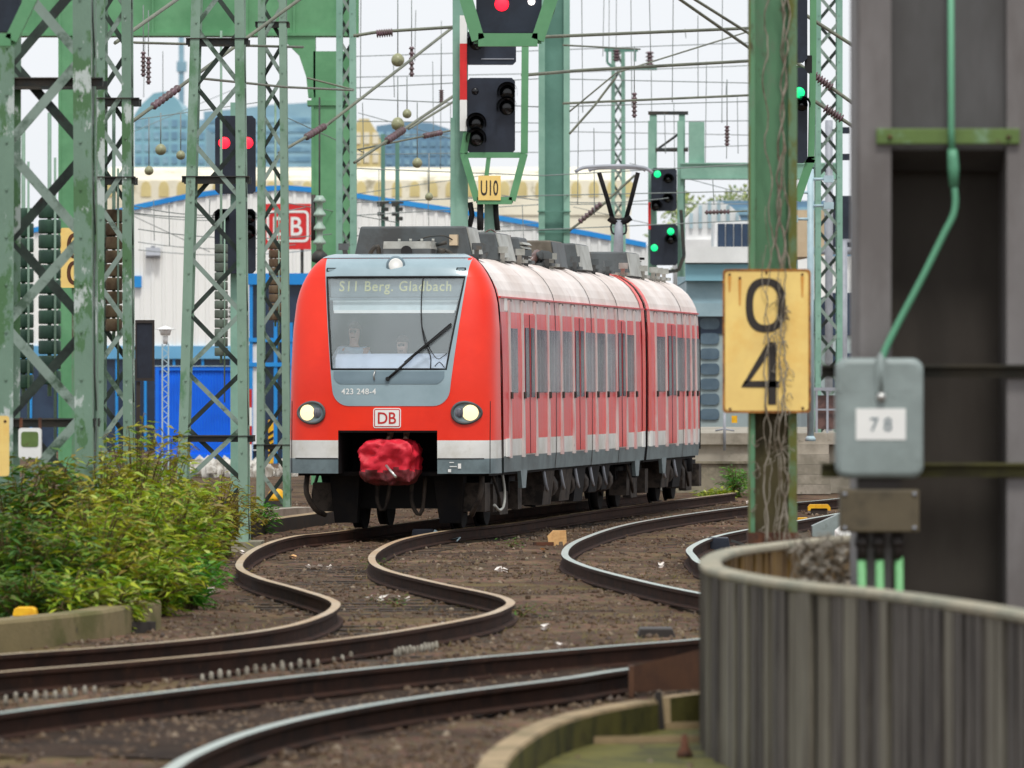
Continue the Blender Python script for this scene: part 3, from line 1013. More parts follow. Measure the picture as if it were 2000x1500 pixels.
# cab interior: back wall, floor, ceiling, desk
mb = MB()
mb.hexa([TT(2.1, -1.35, 1.5), TT(2.1, 1.35, 1.5), TT(2.15, 1.35, 1.5), TT(2.15, -1.35, 1.5), TT(2.1, -1.15, 3.8), TT(2.1, 1.15, 3.8), TT(2.15, 1.15, 3.8), TT(2.15, -1.15, 3.8)])
mb.hexa([TT(2.08, -.1, 1.6), TT(2.08, .8, 1.6), TT(2.1, .8, 1.6), TT(2.1, -.1, 1.6), TT(2.08, -.1, 3.6), TT(2.08, .8, 3.6), TT(2.1, .8, 3.6), TT(2.1, -.1, 3.6)], 1)
mb.build('cab_wall', [M['cabwall'], M['cabdark']], train)
mb = MB()
mb.grid([[NP(win_l(max(WB, z)) * .96 + (win_r(max(WB, z)) - win_l(max(WB, z))) * .96 * k / 12, z, -.12 - d) for k in range(13)] for z, d in ((fz(724), 0), (fz(700), .05), (fz(691), .2), (fz(690), .55))], 0)
mb.build('driver_desk', M['desk'], train)
# wiper, handle, hanging cord
mb = MB()
a = NP(fv(768), fz(740), .03); b = NP(fv(815), fz(698), .045); c = NP(fv(888), fz(635), .03)
mb.tube([a, b], .02, 6); mb.tube([b, c], .012, 6)
mb.beam(NP(fv(800), fz(708), .02), NP(fv(888), fz(632), .02), .03, .012)
mb.lathe(a, [(.03, -.03), (.035, 0), (.03, .03)], 8, 0, 'y')
mb.build('windscreen_wiper', M['black'], ws)
mb = MB()
mb.tube([NP(fv(743), fz(724), .03), NP(fv(741), fz(732), .05), NP(fv(742), fz(742), .03)], .011, 6)
mb.build('grab_handle', M['chrome'], mask)
mb = MB()
mb.tube(catmull([NP(fv(828), fz(541), .012), NP(fv(827), fz(580), .012), NP(fv(830), fz(630), .012), NP(fv(838), fz(668), .012), NP(fv(850), fz(695), .012), NP(fv(851), fz(720), .012)], .05), .009, 5)
mb.tube(catmull([NP(fv(832), fz(640), .012), NP(fv(845), fz(675), .012), NP(fv(862), fz(700), .012), NP(fv(872), fz(698), .012), NP(fv(882), fz(690), .012)], .05), .006, 5)
mb.tube(catmull([NP(fv(859), fz(716), .012), NP(fv(868), fz(707), .012), NP(fv(878), fz(718), .012)], .05), .007, 5)
mb.build('cord', M['black'], ws)
# top lamp and slots
c = NP(fv(772), fz(517), .02)
mb = MB()
mb.lathe(c, [(.135, .05), (.14, -.008), (.115, -.02)], 28, 0, 'y')
tl = mb.build('marker_lamp', M['tmask2'], train)
mb = MB()
mb.lathe(c, [(.105, .05), (.105, -.022), (.09, -.026), (.0, -.028)], 28, 0, 'y')
mb.build('lens', M['white'], tl)
for px in (645, 900):
    mb = MB()
    cc = NP(fv(px), fz(525.5), .012)
    mb.prism([cc + Vector((x, 0, z)) for x, z in ((-.07, .0), (-.06, .03), (.075, .03), (.08, .0), (.07, -.028), (-.06, -.028))], (0, .05, 0), 0)
    v = mb.build('ventilation_slot', M['black'], mask)
    mb = MB()
    mb.prism([cc + Vector((x, -.008, z)) for x, z in ((-.05, -.005), (-.045, .016), (.055, .016), (.055, -.018), (-.045, -.018))], (0, .02, 0), 0)
    mb.build('slot_insert', M['tmask'], v)
# running number
mb = MB()
text_into(mb, '423 248-4', 69 / KF, 11.5 / KF, lambda x, y: NP(fv(711) + x, fz(764.5) + y, .014), 0, 1.05)
mb.build('running_number', M['white'], train)
# logo plate
def rrect(cx, cz, w, h, r, n=5):
    o = []
    for sx, sz, a0 in ((1, 1, 0), (-1, 1, 90), (-1, -1, 180), (1, -1, 270)):
        for k in range(n):
            a = R(a0 + 90 * k / (n - 1))
            o.append((cx + sx * (w / 2 - r) + r * math.cos(a), cz + sz * (h / 2 - r) + r * math.sin(a)))
    return o


lx, lz = fv(767), fz(816.5)
mb = MB()
lw, lh = 55 / KF, 39 / KF
for k, (sc_, mi) in enumerate(((0, 0), (.028, 1), (.056, 0))):
    q = rrect(lx, lz, lw - sc_, lh - sc_, .035 - sc_ * .4)
    mb.prism([NP(a, b, .012 + .003 * k) for a, b in q], (0, .03, 0), mi)
text_into(mb, 'DB', lw * .66, lh * .58, lambda x, y: NP(lx + x, lz + y, .022), 1, .98)
mb.build('front_badge', [M['white'], M['logored']], train)
# headlights
for px, s in ((616, -1), (921, 1)):
    cv, cz = fv(px), fz(806)
    u0 = nu(cv, cz)
    mb = MB()

    def el(rx, rz, off, n=30, dx=0):
        return [NP(cv + dx + rx * math.cos(2 * PI * k / n), cz + rz * math.sin(2 * PI * k / n) * (1 - .12 * s * math.cos(2 * PI * k / n)), off) for k in range(n)]
    rings = [el(.225, .172, -.01), el(.225, .172, .03), el(.205, .15, .04), el(.19, .137, .03), el(.185, .132, .012)]
    mb.grid([r + [r[0]] for r in rings], 0)
    hl = mb.build('headlight', M['roofbox'], train)
    mb = MB(); mb.poly(el(.187, .134, .014))
    mb.build('reflector_bowl', M['lens'] if False else M['cabdark'], hl)
    mb = MB()
    cx = cv + s * .055
    n = 24
    for r0, off in ((.115, .022),):
        pts = [[NP(cx + q * math.cos(2 * PI * k / n), cz + q * math.sin(2 * PI * k / n), off + .03 * (1 - (q / r0) ** 2)) for k in range(n + 1)] for q in (r0, r0 * .75, r0 * .5, r0 * .25, .004)]
        mb.grid(pts, 0)
    mb.build('lamp', M['headlamp'], hl)
    mb = MB()
    cx = cv - s * .095
    pts = [[NP(cx + q * math.cos(2 * PI * k / n), cz + q * math.sin(2 * PI * k / n), .02 + .02 * (1 - (q / .07) ** 2)) for k in range(n + 1)] for q in (.07, .05, .03, .004)]
    mb.grid(pts, 0)
    mb.build('tail_lamp', M['sideglass'], hl)
# dark seams on the front
mb = MB()
for z in (1.06, ):
    for a, b in ((-1.40, -.74), (.74, 1.40)):
        mb.tube([NP(a + (b - a) * k / 8, z, .002) for k in range(9)], .008, 5)
for v in (-1.475, 1.475):
    mb.tube([NP(v, z, .002) for z in zr(.85, 1.9, 12)], .007, 5)
mb.build('panel_seam', M['black'], train)
# small white service marks on the right skirt
mb = MB()
for px, py, w_, h_ in ((908, 910, 6, 10), (889, 919, 6, 6), (896, 911, 14, 1.6), (893, 903, 9, 1.6)):
    v0, z0 = fv(px), fz(py)
    mb.poly([NP(v0 - w_ / KF / 2, z0 - h_ / KF / 2, .012), NP(v0 + w_ / KF / 2, z0 - h_ / KF / 2, .012), NP(v0 + w_ / KF / 2, z0 + h_ / KF / 2, .012), NP(v0 - w_ / KF / 2, z0 + h_ / KF / 2, .012)])
mb.each('service_mark', M['white'], train)
# coupler pocket
mb = MB()
p0, p1 = .735, 1.1
mb.hexa([TT(1.5, -.74, .3), TT(1.5, .74, .3), TT(1.55, .74, .3), TT(1.55, -.74, .3), TT(1.5, -.74, 1.47), TT(1.5, .74, 1.47), TT(1.55, .74, 1.47), TT(1.55, -.74, 1.47)])
for s in (-1, 1):
    mb.hexa([TT(.03, s * .735, .84), TT(1.5, s * .735, .84), TT(1.5, s * .76, .84), TT(.03, s * .76, .84), TT(.03, s * .735, 1.47), TT(1.5, s * .735, 1.47), TT(1.5, s * .76, 1.47), TT(.03, s * .76, 1.47)])
mb.hexa([TT(.04, -.735, 1.44), TT(.04, .735, 1.44), TT(1.5, .735, 1.44), TT(1.5, -.735, 1.44), TT(.04, -.735, 1.468), TT(.04, .735, 1.468), TT(1.5, .735, 1.468), TT(1.5, -.735, 1.468)])
mb.build('coupler_pocket', M['black'], train)
# wrapped coupler: crumpled tarpaulin bag
mb = MB()
cvz = fz(903)
NC = 18


def bag(x, y, z):
    """cube point -> crumpled bag point (train coordinates)"""
    r = (abs(x) ** 5 + abs(y) ** 5 + abs(z) ** 5) ** .2
    x, y, z = x / r, y / r, z / r
    if z < 0:
        x *= 1 - .14 * z * z
    px, py, pz_ = x * .445, y * .40, z * .345
    q = Vector((px * 3.1, py * 3.1 + 2, pz_ * 3.1))
    rg = 1 - abs(noise.noise(q)) * 2.2
    rg2 = 1 - abs(noise.noise(q * 2.3 + Vector((4, 1, 7)))) * 2.0
    d = .11 * rg + .06 * rg2 + .02 * (1 - 2 * abs(noise.noise(q * 4.5)))
    k = 1 - .22 + d * 1.0
    if y < -.5:       # the front sags back above the tie and bulges at the shoulders
        py += .09 * math.exp(-((px - .06) ** 2 + (pz_ + .08) ** 2) * 22) - .05 * abs(px - .7 * pz_)
    return TT(.33 + py * k - (d * .5 if y < -.5 else 0), fv(767) + px * k * 1.06, cvz + pz_ * k * 1.06)


lowz = cvz - .13
for ax in range(3):
    for sg in (-1, 1):
        rows = []
        for i in range(NC + 1):
            row = []
            for j in range(NC + 1):
                a_ = -1 + 2 * i / NC; b_ = -1 + 2 * j / NC
                c3 = [0, 0, 0]; c3[ax] = sg; c3[(ax + 1) % 3] = a_; c3[(ax + 2) % 3] = b_
                row.append(bag(*c3))
            rows.append(row)
        mb.grid(rows, 0, True, lambda i, j, rows=rows: 1 if rows[i][j].z < lowz + .06 * noise.noise((i * .25, j * .25, 3)) else 0)
cp = mb.build('coupler_cover', [M['cover'], M['coverdark']], train)
mb = MB()
mb.tube([TT(-.12, fv(768), fz(909)), TT(-.3, fv(791), fz(931))], .02, 8)
mb.build('coupler_pin', M['chrome'], cp)

# ---- car bodies
SECT = [(.84, 2), (1.08, 2), (1.081, 1), (1.33, 1), (1.331, 0), (2.0, 0), (2.6, 0), (3.22, 0), (3.221, 3), (3.44, 3), (3.441, 4), (3.55, 4), (3.62, 4), (3.68, 4), (3.74, 4), (3.8, 4), (3.85, 4), (3.9, 4), (3.94, 4), (3.98, 4), (4.01, 4), (4.04, 4), (4.06, 4)]


def car_body(name, us, frame, mats):
    """frame(u, v, z) -> world"""
    mb = MB()
    cols = [(z, lerp(HWT, z), m) for z, m in SECT]
    prof_ = [(-h, z, m) for z, h, m in cols] + [(h, z, m) for z, h, m in reversed(cols)]
    rows = [[frame(u, v, z) for v, z, m in prof_] for u in us]
    mis = []
    for k in range(len(prof_) - 1):
        z0 = min(prof_[k][1], prof_[k + 1][1])
        mis.append(2 if z0 < 1.08 else 1 if z0 < 1.33 else 0 if z0 < 3.22 else 3 if z0 < 3.44 else 4)
    mb.grid(rows, 0, False, lambda i, j: mis[j])
    n = len(rows[0])
    mb.poly(rows[0], 5); mb.poly(rows[-1], 5)
    return mb.build(name, mats, train, recalc=True)


BM = [M['tredside'], M['twhite'], M['tgrey'], M['trim'], M['troof'], M['under']]
CAR1 = 17.2
b1 = car_body('car_body', [NL + .14, 5, 9, 13, CAR1], TT, BM)
# second car follows straight, third swings away
O2 = TT(CAR1 + .32, 0, 0)


def T2(u, v, z):
    return Vector((O2.x + u * sa + v * ca, O2.y + u * ca - v * sa, z))


CAR2 = 7.2
b2 = car_body('car_body', [0, 3, CAR2], T2, BM)
A3 = R(-1)
O3 = T2(CAR2 + .9, -.35, 0)


def T3(u, v, z):
    return Vector((O3.x + u * math.sin(A3) + v * math.cos(A3), O3.y + u * math.cos(A3) - v * math.sin(A3), z))


b3 = car_body('car_body', [0, 7, 15.5], T3, BM)


def gangway(fr, u0, u1):
    mb = MB()
    n = 7
    for i in range(n):
        u = u0 + (u1 - u0) * i / (n - 1)
        e = .0 if i % 2 else .06
        s = [(-1.36 - e, .95), (-1.36 - e, 3.2), (-1.15 - e, 3.7), (-.6, 3.95 + e), (.6, 3.95 + e), (1.15 + e, 3.7), (1.36 + e, 3.2), (1.36 + e, .95)]
        if i == 0:
            rows = []
        rows.append([fr(u, v, z) for v, z in s])
    mb.grid(rows, 0, False)
    mb.build('gangway', M['under'], train)


gangway(TT, CAR1 + .02, CAR1 + .30)
gangway(T2, CAR2 + .02, CAR2 + .8)
# red end frames at the joint
for fr, u in ((TT, CAR1 - .42), (T2, .02)):
    mb = MB()
    pr = [(lerp(HWT, z) + .012, z + .004) for z in (1.34, 2.4, 3.0, 3.42, 3.55, 3.62, 3.68, 3.74, 3.8, 3.85, 3.9, 3.94, 3.98, 4.01, 4.04, 4.06)]
    for s in (-1, 1):
        rows = [[fr(u, s * v, z), fr(u + .40, s * v, z)] for v, z in pr]
        mb.grid(rows, 0, False)
    mb.each('end_frame', M['tred'], b1 if fr is TT else b2)


def side_fittings(fr, u0, u1, body, ribs, doors, wins, seams, clamps):
    for s in (-1, 1):
        for u in ribs:                      # pale upright trims
            mb = MB()
            mb.hexa([fr(u, s * 1.49, 1.05), fr(u + .13, s * 1.49, 1.05), fr(u + .13, s * 1.538, 1.05), fr(u, s * 1.538, 1.05),
                     fr(u, s * 1.45, 3.4), fr(u + .13, s * 1.45, 3.4), fr(u + .13, s * 1.502, 3.4), fr(u, s * 1.502, 3.4)])
            mb.build('upright_trim', M['trim'], body)
            mb = MB()
            mb.hexa([fr(u + .02, s * 1.50, 1.93), fr(u + .15, s * 1.50, 1.93), fr(u + .15, s * 1.548, 1.93), fr(u - .01, s * 1.548, 1.93),
                     fr(u + .02, s * 1.50, 2.03), fr(u + .15, s * 1.50, 2.03), fr(u + .15, s * 1.546, 2.03), fr(u - .01, s * 1.546, 2.03)])
            mb.hexa([fr(u + .01, s * 1.48, 3.38), fr(u + .3, s * 1.48, 3.38), fr(u + .3, s * 1.495, 3.38), fr(u + .01, s * 1.495, 3.38),
                     fr(u + .01, s * 1.46, 3.41), fr(u + .3, s * 1.46, 3.41), fr(u + .3, s * 1.49, 3.41), fr(u + .01, s * 1.49, 3.41)])
            mb.build('trim_foot', M['under2'], body)
        for u, l in wins:
            mb = MB()
            mb.hexa([fr(u, s * 1.49, 2.02), fr(u + l, s * 1.49, 2.02), fr(u + l, s * 1.512, 2.02), fr(u, s * 1.512, 2.02),
                     fr(u, s * 1.48, 2.98), fr(u + l, s * 1.48, 2.98), fr(u + l, s * 1.503, 2.98), fr(u, s * 1.503, 2.98)])
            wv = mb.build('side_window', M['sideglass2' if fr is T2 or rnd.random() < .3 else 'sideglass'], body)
        for u, l in doors:
            mb = MB()
            mb.hexa([fr(u, s * 1.47, 1.10), fr(u + l, s * 1.47, 1.10), fr(u + l, s * 1.526, 1.10), fr(u, s * 1.526, 1.10),
                     fr(u, s * 1.47, 3.2), fr(u + l, s * 1.47, 3.2), fr(u + l, s * 1.506, 3.2), fr(u, s * 1.506, 3.2)])
            dr = mb.build('door', M['tredside'], body)
            for k in (0, 1):
                a = u + .12 + k * l / 2
                mb = MB()
                mb.hexa([fr(a, s * 1.5, 1.95), fr(a + l / 2 - .24, s * 1.5, 1.95), fr(a + l / 2 - .24, s * 1.531, 1.95), fr(a, s * 1.531, 1.95),
                         fr(a, s * 1.48, 3.0), fr(a + l / 2 - .24, s * 1.48, 3.0), fr(a + l / 2 - .24, s * 1.519, 3.0), fr(a, s * 1.519, 3.0)])
                mb.build('door_glass', M['sideglass2'], dr)
            mb = MB()
            mb.hexa([fr(u + l / 2 - .02, s * 1.5, 1.1), fr(u + l / 2 + .02, s * 1.5, 1.1), fr(u + l / 2 + .02, s * 1.53, 1.1), fr(u + l / 2 - .02, s * 1.53, 1.1),
                     fr(u + l / 2 - .02, s * 1.48, 3.2), fr(u + l / 2 + .02, s * 1.48, 3.2), fr(u + l / 2 + .02, s * 1.51, 3.2), fr(u + l / 2 - .02, s * 1.51, 3.2)])
            mb.build('door_seal', M['black'], dr)
        # gutter
        mb = MB()
        mb.hexa([fr(u0, s * 1.45, 3.425), fr(u1, s * 1.45, 3.425), fr(u1, s * 1.485, 3.425), fr(u0, s * 1.485, 3.425),
                 fr(u0, s * 1.45, 3.45), fr(u1, s * 1.45, 3.45), fr(u1, s * 1.485, 3.45), fr(u0, s * 1.485, 3.45)])
        mb.build('gutter', M['tredside'], body)
        for u in seams:
            mb = MB()
            for (z0, h0), (z1, h1) in zip([(z, lerp(HWT, z) + .006) for z, m in SECT if z != 1.081], [(z, lerp(HWT, z) + .006) for z, m in SECT if z != 1.081][1:]):
                mb.poly([fr(u, s * h0, z0), fr(u + .045, s * h0, z0), fr(u + .045, s * h1, z1), fr(u, s * h1, z1)])
            mb.build('body_seam', M['under2'], body)
        for u in clamps:
            mb = MB()
            a = fr(u, s * .98, 4.0); b = fr(u - .12, s * 1.0, 4.17)
            mb.beam(a, b, .07, .07); mb.rbox(fr(u - .14, s * 1.01, 4.2), .14, .1, .1, .2)
            mb.rbox(fr(u + .1, s * .93, 4.06), .3, .3, .05, -ANG)
            mb.build('roof_clamp', M['roofbox_light'] if rnd.random() < .5 else M['roofbox'], body)


side_fittings(TT, NL + .14, CAR1, b1, [1.9, 3.2, 4.5, 5.8, 7.2, 8.5, 9.8, 11.1, 12.3, 13.5, 14.7, 15.8], [(3.3, 1.15), (8.6, 1.15), (13.6, 1.05)],
              [(2.05, .7), (4.65, 1.1), (5.95, 1.2), (7.35, 1.1), (9.95, 1.1), (11.25, 1.0), (12.45, 1.0), (14.85, .9)], [6.7, 10.7, 13.9], [2.1, 4.6, 6.3, 7.0, 9.2, 9.7, 12.3, 14.5, 16.2])
side_fittings(T2, 0, CAR2, b2, [1.0, 2.4, 3.8, 5.1, 5.9, 6.6], [(2.55, 1.2)], [(1.2, 1.1), (3.95, 1.1), (5.3, .5), (6.1, .4), (6.75, .4)], [4.8], [.6, 3.2, 4.6, 5.3, 6.1])
side_fittings(T3, 0, 15.5, b3, [2, 6, 10], [(3, 1.3)], [(7, 2)], [], [3])
# white posts beside the nose and joint, skirt brackets
for fr, u in ((TT, 1.62), (TT, CAR1 - .42), (T2, .2)):
    mb = MB()
    mb.hexa([fr(u, 1.5, 1.07), fr(u + .3, 1.5, 1.07), fr(u + .3, 1.52, 1.07), fr(u, 1.52, 1.07), fr(u, 1.5, 1.34), fr(u + .3, 1.5, 1.34), fr(u + .3, 1.52, 1.34), fr(u, 1.52, 1.34)])
    mb.hexa([fr(u, 1.46, 3.24), fr(u + .3, 1.46, 3.24), fr(u + .3, 1.482, 3.24), fr(u, 1.482, 3.24), fr(u, 1.45, 3.43), fr(u + .3, 1.45, 3.43), fr(u + .3, 1.474, 3.43), fr(u, 1.474, 3.43)])
    mb.build('corner_marker', M['white'], train)
for fr, u in ((TT, 3.2), (TT, CAR1 - 1.2), (T2, 2.0)):
    mb = MB()
    mb.hexa([fr(u + .15, 1.42, .58), fr(u + .5, 1.42, .58), fr(u + .5, 1.48, .58), fr(u + .15, 1.48, .58), fr(u, 1.42, .85), fr(u + .65, 1.42, .85), fr(u + .65, 1.48, .85), fr(u, 1.48, .85)])
    mb.build('skirt_bracket', M['tgrey'], train)


# ---- roof equipment
def roof_box(fr, u, ln, w0, w1, z1, side, mat, sidemat, name='roof_unit', vc=0.0):
    mb = MB()
    z0 = 4.03
    mb.hexa([fr(u, vc - w0, z0), fr(u, vc + w0, z0), fr(u + ln, vc + w0, z0), fr(u + ln, vc - w0, z0), fr(u, vc - w1, z1), fr(u, vc + w1, z1), fr(u + ln, vc + w1, z1), fr(u + ln, vc - w1, z1)])
    return mb.build(name, mat, train, bevel=.03)


def lid(box, fr, u, ln, w0, w1, z1, vc=0.0, mat='roofbox_light'):
    mb = MB()
    z0 = 4.05
    for k in range(2):
        mb.hexa([fr(u + .03, vc + w0 + .004, z0), fr(u + .03, vc + w0 + .02, z0), fr(u + ln - .03, vc + w0 + .02, z0), fr(u + ln - .03, vc + w0 + .004, z0),
                 fr(u + .03, vc + w1 + .004, z1 - .02), fr(u + .03, vc + w1 + .02, z1 - .02), fr(u + ln - .03, vc + w1 + .02, z1 - .02), fr(u + ln - .03, vc + w1 + .004, z1 - .02)])
        break
    mb.build('side_panel', M[mat], box)


bx = roof_box(TT, 2.2, 1.0, .90, .80, 4.51, 0, M['roofbox'], None); lid(bx, TT, 2.2, 1.0, .90, .80, 4.51)
bx = roof_box(TT, 4.5, 1.4, .98, .88, 4.47, 0, M['roofbox'], None); lid(bx, TT, 4.5, 1.4, .98, .88, 4.47)
bx = roof_box(TT, 7.6, .9, .84, .76, 4.47, 0, M['roofbox'], None)
mb = MB()
for k in range(6):
    mb.hexa([TT(7.64, .78, 4.05 + k * .06), TT(8.46, .78, 4.05 + k * .06), TT(8.46, .85, 4.05 + k * .06), TT(7.64, .85, 4.05 + k * .06),
             TT(7.64, .76, 4.09 + k * .06), TT(8.46, .76, 4.09 + k * .06), TT(8.46, .81, 4.09 + k * .06), TT(7.64, .81, 4.09 + k * .06)])
mb.build('louvre', M['roofbox_light'], bx)
bx = roof_box(TT, 10.1, 1.4, .97, .90, 4.47, 0, M['roofbox_brown'], None); lid(bx, TT, 10.1, 1.4, .97, .90, 4.47, 0, 'roofbox')
bx = roof_box(TT, 12.7, 1.5, 1.0, .92, 4.48, 0, M['roofbox'], None); lid(bx, TT, 12.7, 1.5, 1.0, .92, 4.48)
bx = roof_box(T2, 1.6, 1.6, .97, .9, 4.47, 0, M['roofbox'], None); lid(bx, T2, 1.6, 1.6, .97, .9, 4.47)
# front roof gear: light box with horn, hoses and resistors
mb = MB()
mb.hexa([TT(1.55, -.33, 4.03), TT(1.55, .37, 4.03), TT(2.1, .37, 4.03), TT(2.1, -.33, 4.03), TT(1.55, -.33, 4.16), TT(1.55, .37, 4.16), TT(2.1, .37, 4.16), TT(2.1, -.33, 4.16)], 0)
mb.hexa([TT(1.56, -.34, 4.16), TT(1.56, .38, 4.16), TT(2.1, .38, 4.16), TT(2.1, -.34, 4.16), TT(1.56, -.33, 4.27), TT(1.56, .37, 4.27), TT(2.1, .37, 4.27), TT(2.1, -.33, 4.27)], 1)
for k in range(4):
    mb.cyl(TT(1.7, -.12 + k * .17, 4.27), TT(1.7, -.12 + k * .17, 4.31), .02, 8, 1)
fb = mb.build('antenna_box', [M['roofbox'], M['roofbox_light']], train)
mb = MB(); mb.cyl(TT(1.56, .03, 4.12), TT(1.44, .03, 4.12), .07, 14, 0, .085); mb.build('horn', M['black'], fb)
mb = MB()
mb.tube(catmull([TT(1.9, .42, 4.05), TT(1.85, .5, 4.14), TT(1.85, .6, 4.12), TT(1.9, .68, 4.03)], .05), .03, 8)
mb.tube(catmull([TT(1.9, -.62, 4.03), TT(1.85, -.55, 4.16), TT(1.85, -.47, 4.2), TT(1.9, -.46, 4.05)], .05), .035, 8)
mb.tube(catmull([TT(2.0, .1, 4.28), TT(1.95, .25, 4.34), TT(2.0, .5, 4.36), TT(2.1, .62, 4.3)], .05), .01, 6)
mb.tube([TT(1.9, .40, 4.22), TT(1.9, .56, 4.26)], .03, 8); mb.tube([TT(1.8, .44, 4.14), TT(1.8, .55, 4.12)], .045, 8)
mb.each('hose', M['darkmetal'], train)
mb = MB(); mb.rbox(TT(2.15, .63, 4.3), .12, .12, .16, -ANG); mb.build('relay', M['beige'], train)
for u, v in ((3.6, .70), (6.6, .78), (9.4, .80)):
    mb = MB()
    for k in range(3):
        a = TT(u + k * .3, v - .1, 4.05); b = TT(u + k * .3 - .15, v + .05, 4.2)
        mb.cyl(a, b, .06, 8); mb.cyl(b, b + Vector((.05, -.12, .02)), .075, 8)
    mb.tube(catmull([TT(u, v, 4.06), TT(u + .5, v + .1, 4.16), TT(u + .9, v, 4.06)], .1), .035, 7)
    mb.build('valve_group', M['roofbox'], train)
def insul_prof(h, r, n=5, core=.55):
    o = []
    for k in range(n):
        z = h * k / n
        o += [(r * core, z), (r * core, z + h / n * .35), (r, z + h / n * .45), (r * .96, z + h / n * .6), (r * core, z + h / n * .9)]
    return o
mb = MB(); mb.lathe(TT(6.6, .62, 4.03), insul_prof(.40, .17, 5)); mb.cyl(TT(6.6, .62, 4.43), TT(6.6, .62, 4.47), .18, 14)
mb.tube(catmull([TT(6.6, .62, 4.46), TT(6.5, .5, 4.56), TT(6.5, .4, 4.5)], .05), .012, 6)
mb.build('roof_insulator', M['ceramic'], train)
mb = MB(); mb.lathe(T2(3.9, .72, 4.03), insul_prof(.34, .15, 5)); mb.cyl(T2(3.9, .72, 4.37), T2(3.9, .72, 4.41), .2, 14)
mb.build('roof_insulator', M['under'], train)
mb = MB(); mb.tube([TT(9.0, .74, 4.08), TT(9.35, .80, 4.24), TT(9.9, .84, 4.1)], .07, 8); mb.build('resistor', M['ceramic'], train)
# pantograph of the third car
mb = MB()
pc = 128.5
def Q(px, py):
    return P(px, py, pc)
mb.tube([Q(1197, 430), Q(1185, 385), Q(1170, 337)], .045, 8)
mb.tube([Q(1222, 430), Q(1234, 385), Q(1246, 337)], .045, 8)
mb.tube(catmull([Q(1190, 425), Q(1200, 432), Q(1218, 432), Q(1232, 424)], .05), .07, 8)
pg = mb.build('pantograph', M['under'], train)
mb = MB(); mb.tube([Q(1209, 430), Q(1208, 470), Vector((Q(1207, 520).x, pc + .6, 4.05))], .08, 8, 0, .11); mb.build('lower_arm', M['polegrey'], pg)
mb = MB(); mb.tube(catmull([Q(1123, 336), Q(1138, 328), Q(1170, 325), Q(1210, 324), Q(1246, 326), Q(1262, 329), Q(1275, 338)], .1), .035, 8)
mb.tube(catmull([Q(1150, 332) + Vector((0, .35, 0)), Q(1170, 327) + Vector((0, .35, 0)), Q(1246, 327) + Vector((0, .35, 0)), Q(1262, 332) + Vector((0, .35, 0))], .1), .035, 8)
mb.build('collector_head', M['polegrey'], pg)
mb = MB()
for s in (0, 1):
    mb.tube(catmull([Q(1198 + s * 22, 432), Q(1193 + s * 30, 442), Q(1196 + s * 26, 455), Q(1204 + s * 8, 458)], .05), .02, 6)
mb.build('cable_loop', M['black'], pg)

# ---- running gear
def bogie(fr, u):
    mb = MB()
    for s in (-1, 1):
        mb.hexa([fr(u - 1.7, s * 1.0, .52), fr(u + 1.7, s * 1.0, .52), fr(u + 1.7, s * 1.16, .52), fr(u - 1.7, s * 1.16, .52), fr(u - 1.7, s * 1.0, .74), fr(u + 1.7, s * 1.0, .74), fr(u + 1.7, s * 1.16, .74), fr(u - 1.7, s * 1.16, .74)])
        for k in (-1, 1):
            mb.rbox(fr(u + k * 1.2, s * 1.16, .46), .3, .38, .42, -ANG, 1)
            mb.cyl(fr(u + k * .55, s * 1.12, .5), fr(u + k * .55, s * 1.12, .86), .13, 10)
        mb.rbox(fr(u, s * 1.18, .36), .14, .8, .34, -ANG, 1)
        mb.tube(catmull([fr(u - 1.5, s * 1.3, .85), fr(u - 1.45, s * 1.4, .5), fr(u - 1.1, s * 1.38, .3), fr(u - .8, s * 1.3, .5)], .1), .025, 6, 1)
    bg_ = mb.build('bogie', [M['under'], M['under2']], train)
    for k in (-1, 1):
        mb = MB()
        for s in (-1, 1):
            a = fr(u + k * 1.1, s * .69, .43); b = fr(u + k * 1.1, s * .82, .43)
            mb.cyl(a, b, .425, 28)
            mb.cyl(fr(u + k * 1.1, s * .66, .43), fr(u + k * 1.1, s * .69, .43), .455, 28)
            mb.cyl(fr(u + k * 1.1, s * .83, .43), fr(u + k * 1.1, s * .86, .43), .2, 16)
        mb.cyl(fr(u + k * 1.1, -.66, .43), fr(u + k * 1.1, .66, .43), .09, 10)
        mb.build('wheelset', M['under'], bg_)


bogie(TT, 3.0); bogie(TT, CAR1 + .37); bogie(T2, CAR2 + .4)
for fr, us in ((TT, (6.2, 8.0, 9.6, 11.3, 12.8)), (T2, (2.8, 4.4))):
    for u in us:
        l = rnd.uniform(.6, 1.1)
        z0 = rnd.uniform(.26, .42)
        for s in (-1, 1):
            mb = MB()
            mb.hexa([fr(u, s * .7, z0), fr(u + l, s * .7, z0), fr(u + l, s * 1.35, z0), fr(u, s * 1.35, z0), fr(u, s * .7, .86), fr(u + l, s * .7, .86), fr(u + l, s * 1.42, .86), fr(u, s * 1.42, .86)], rnd.choice((0, 0, 1)))
            mb.cyl(fr(u + l + .1, s * 1.2, .55), fr(u + l + .5, s * 1.2, .55), .2, 12, 1)
            mb.tube(catmull([fr(u - .1, s * 1.38, .85), fr(u - .08, s * 1.42, .6), fr(u + .1, s * 1.42, .5)], .1), .03, 6, 2)
            mb.build('underfloor_box', [M['under'], M['under2'], M['polegrey']], train)
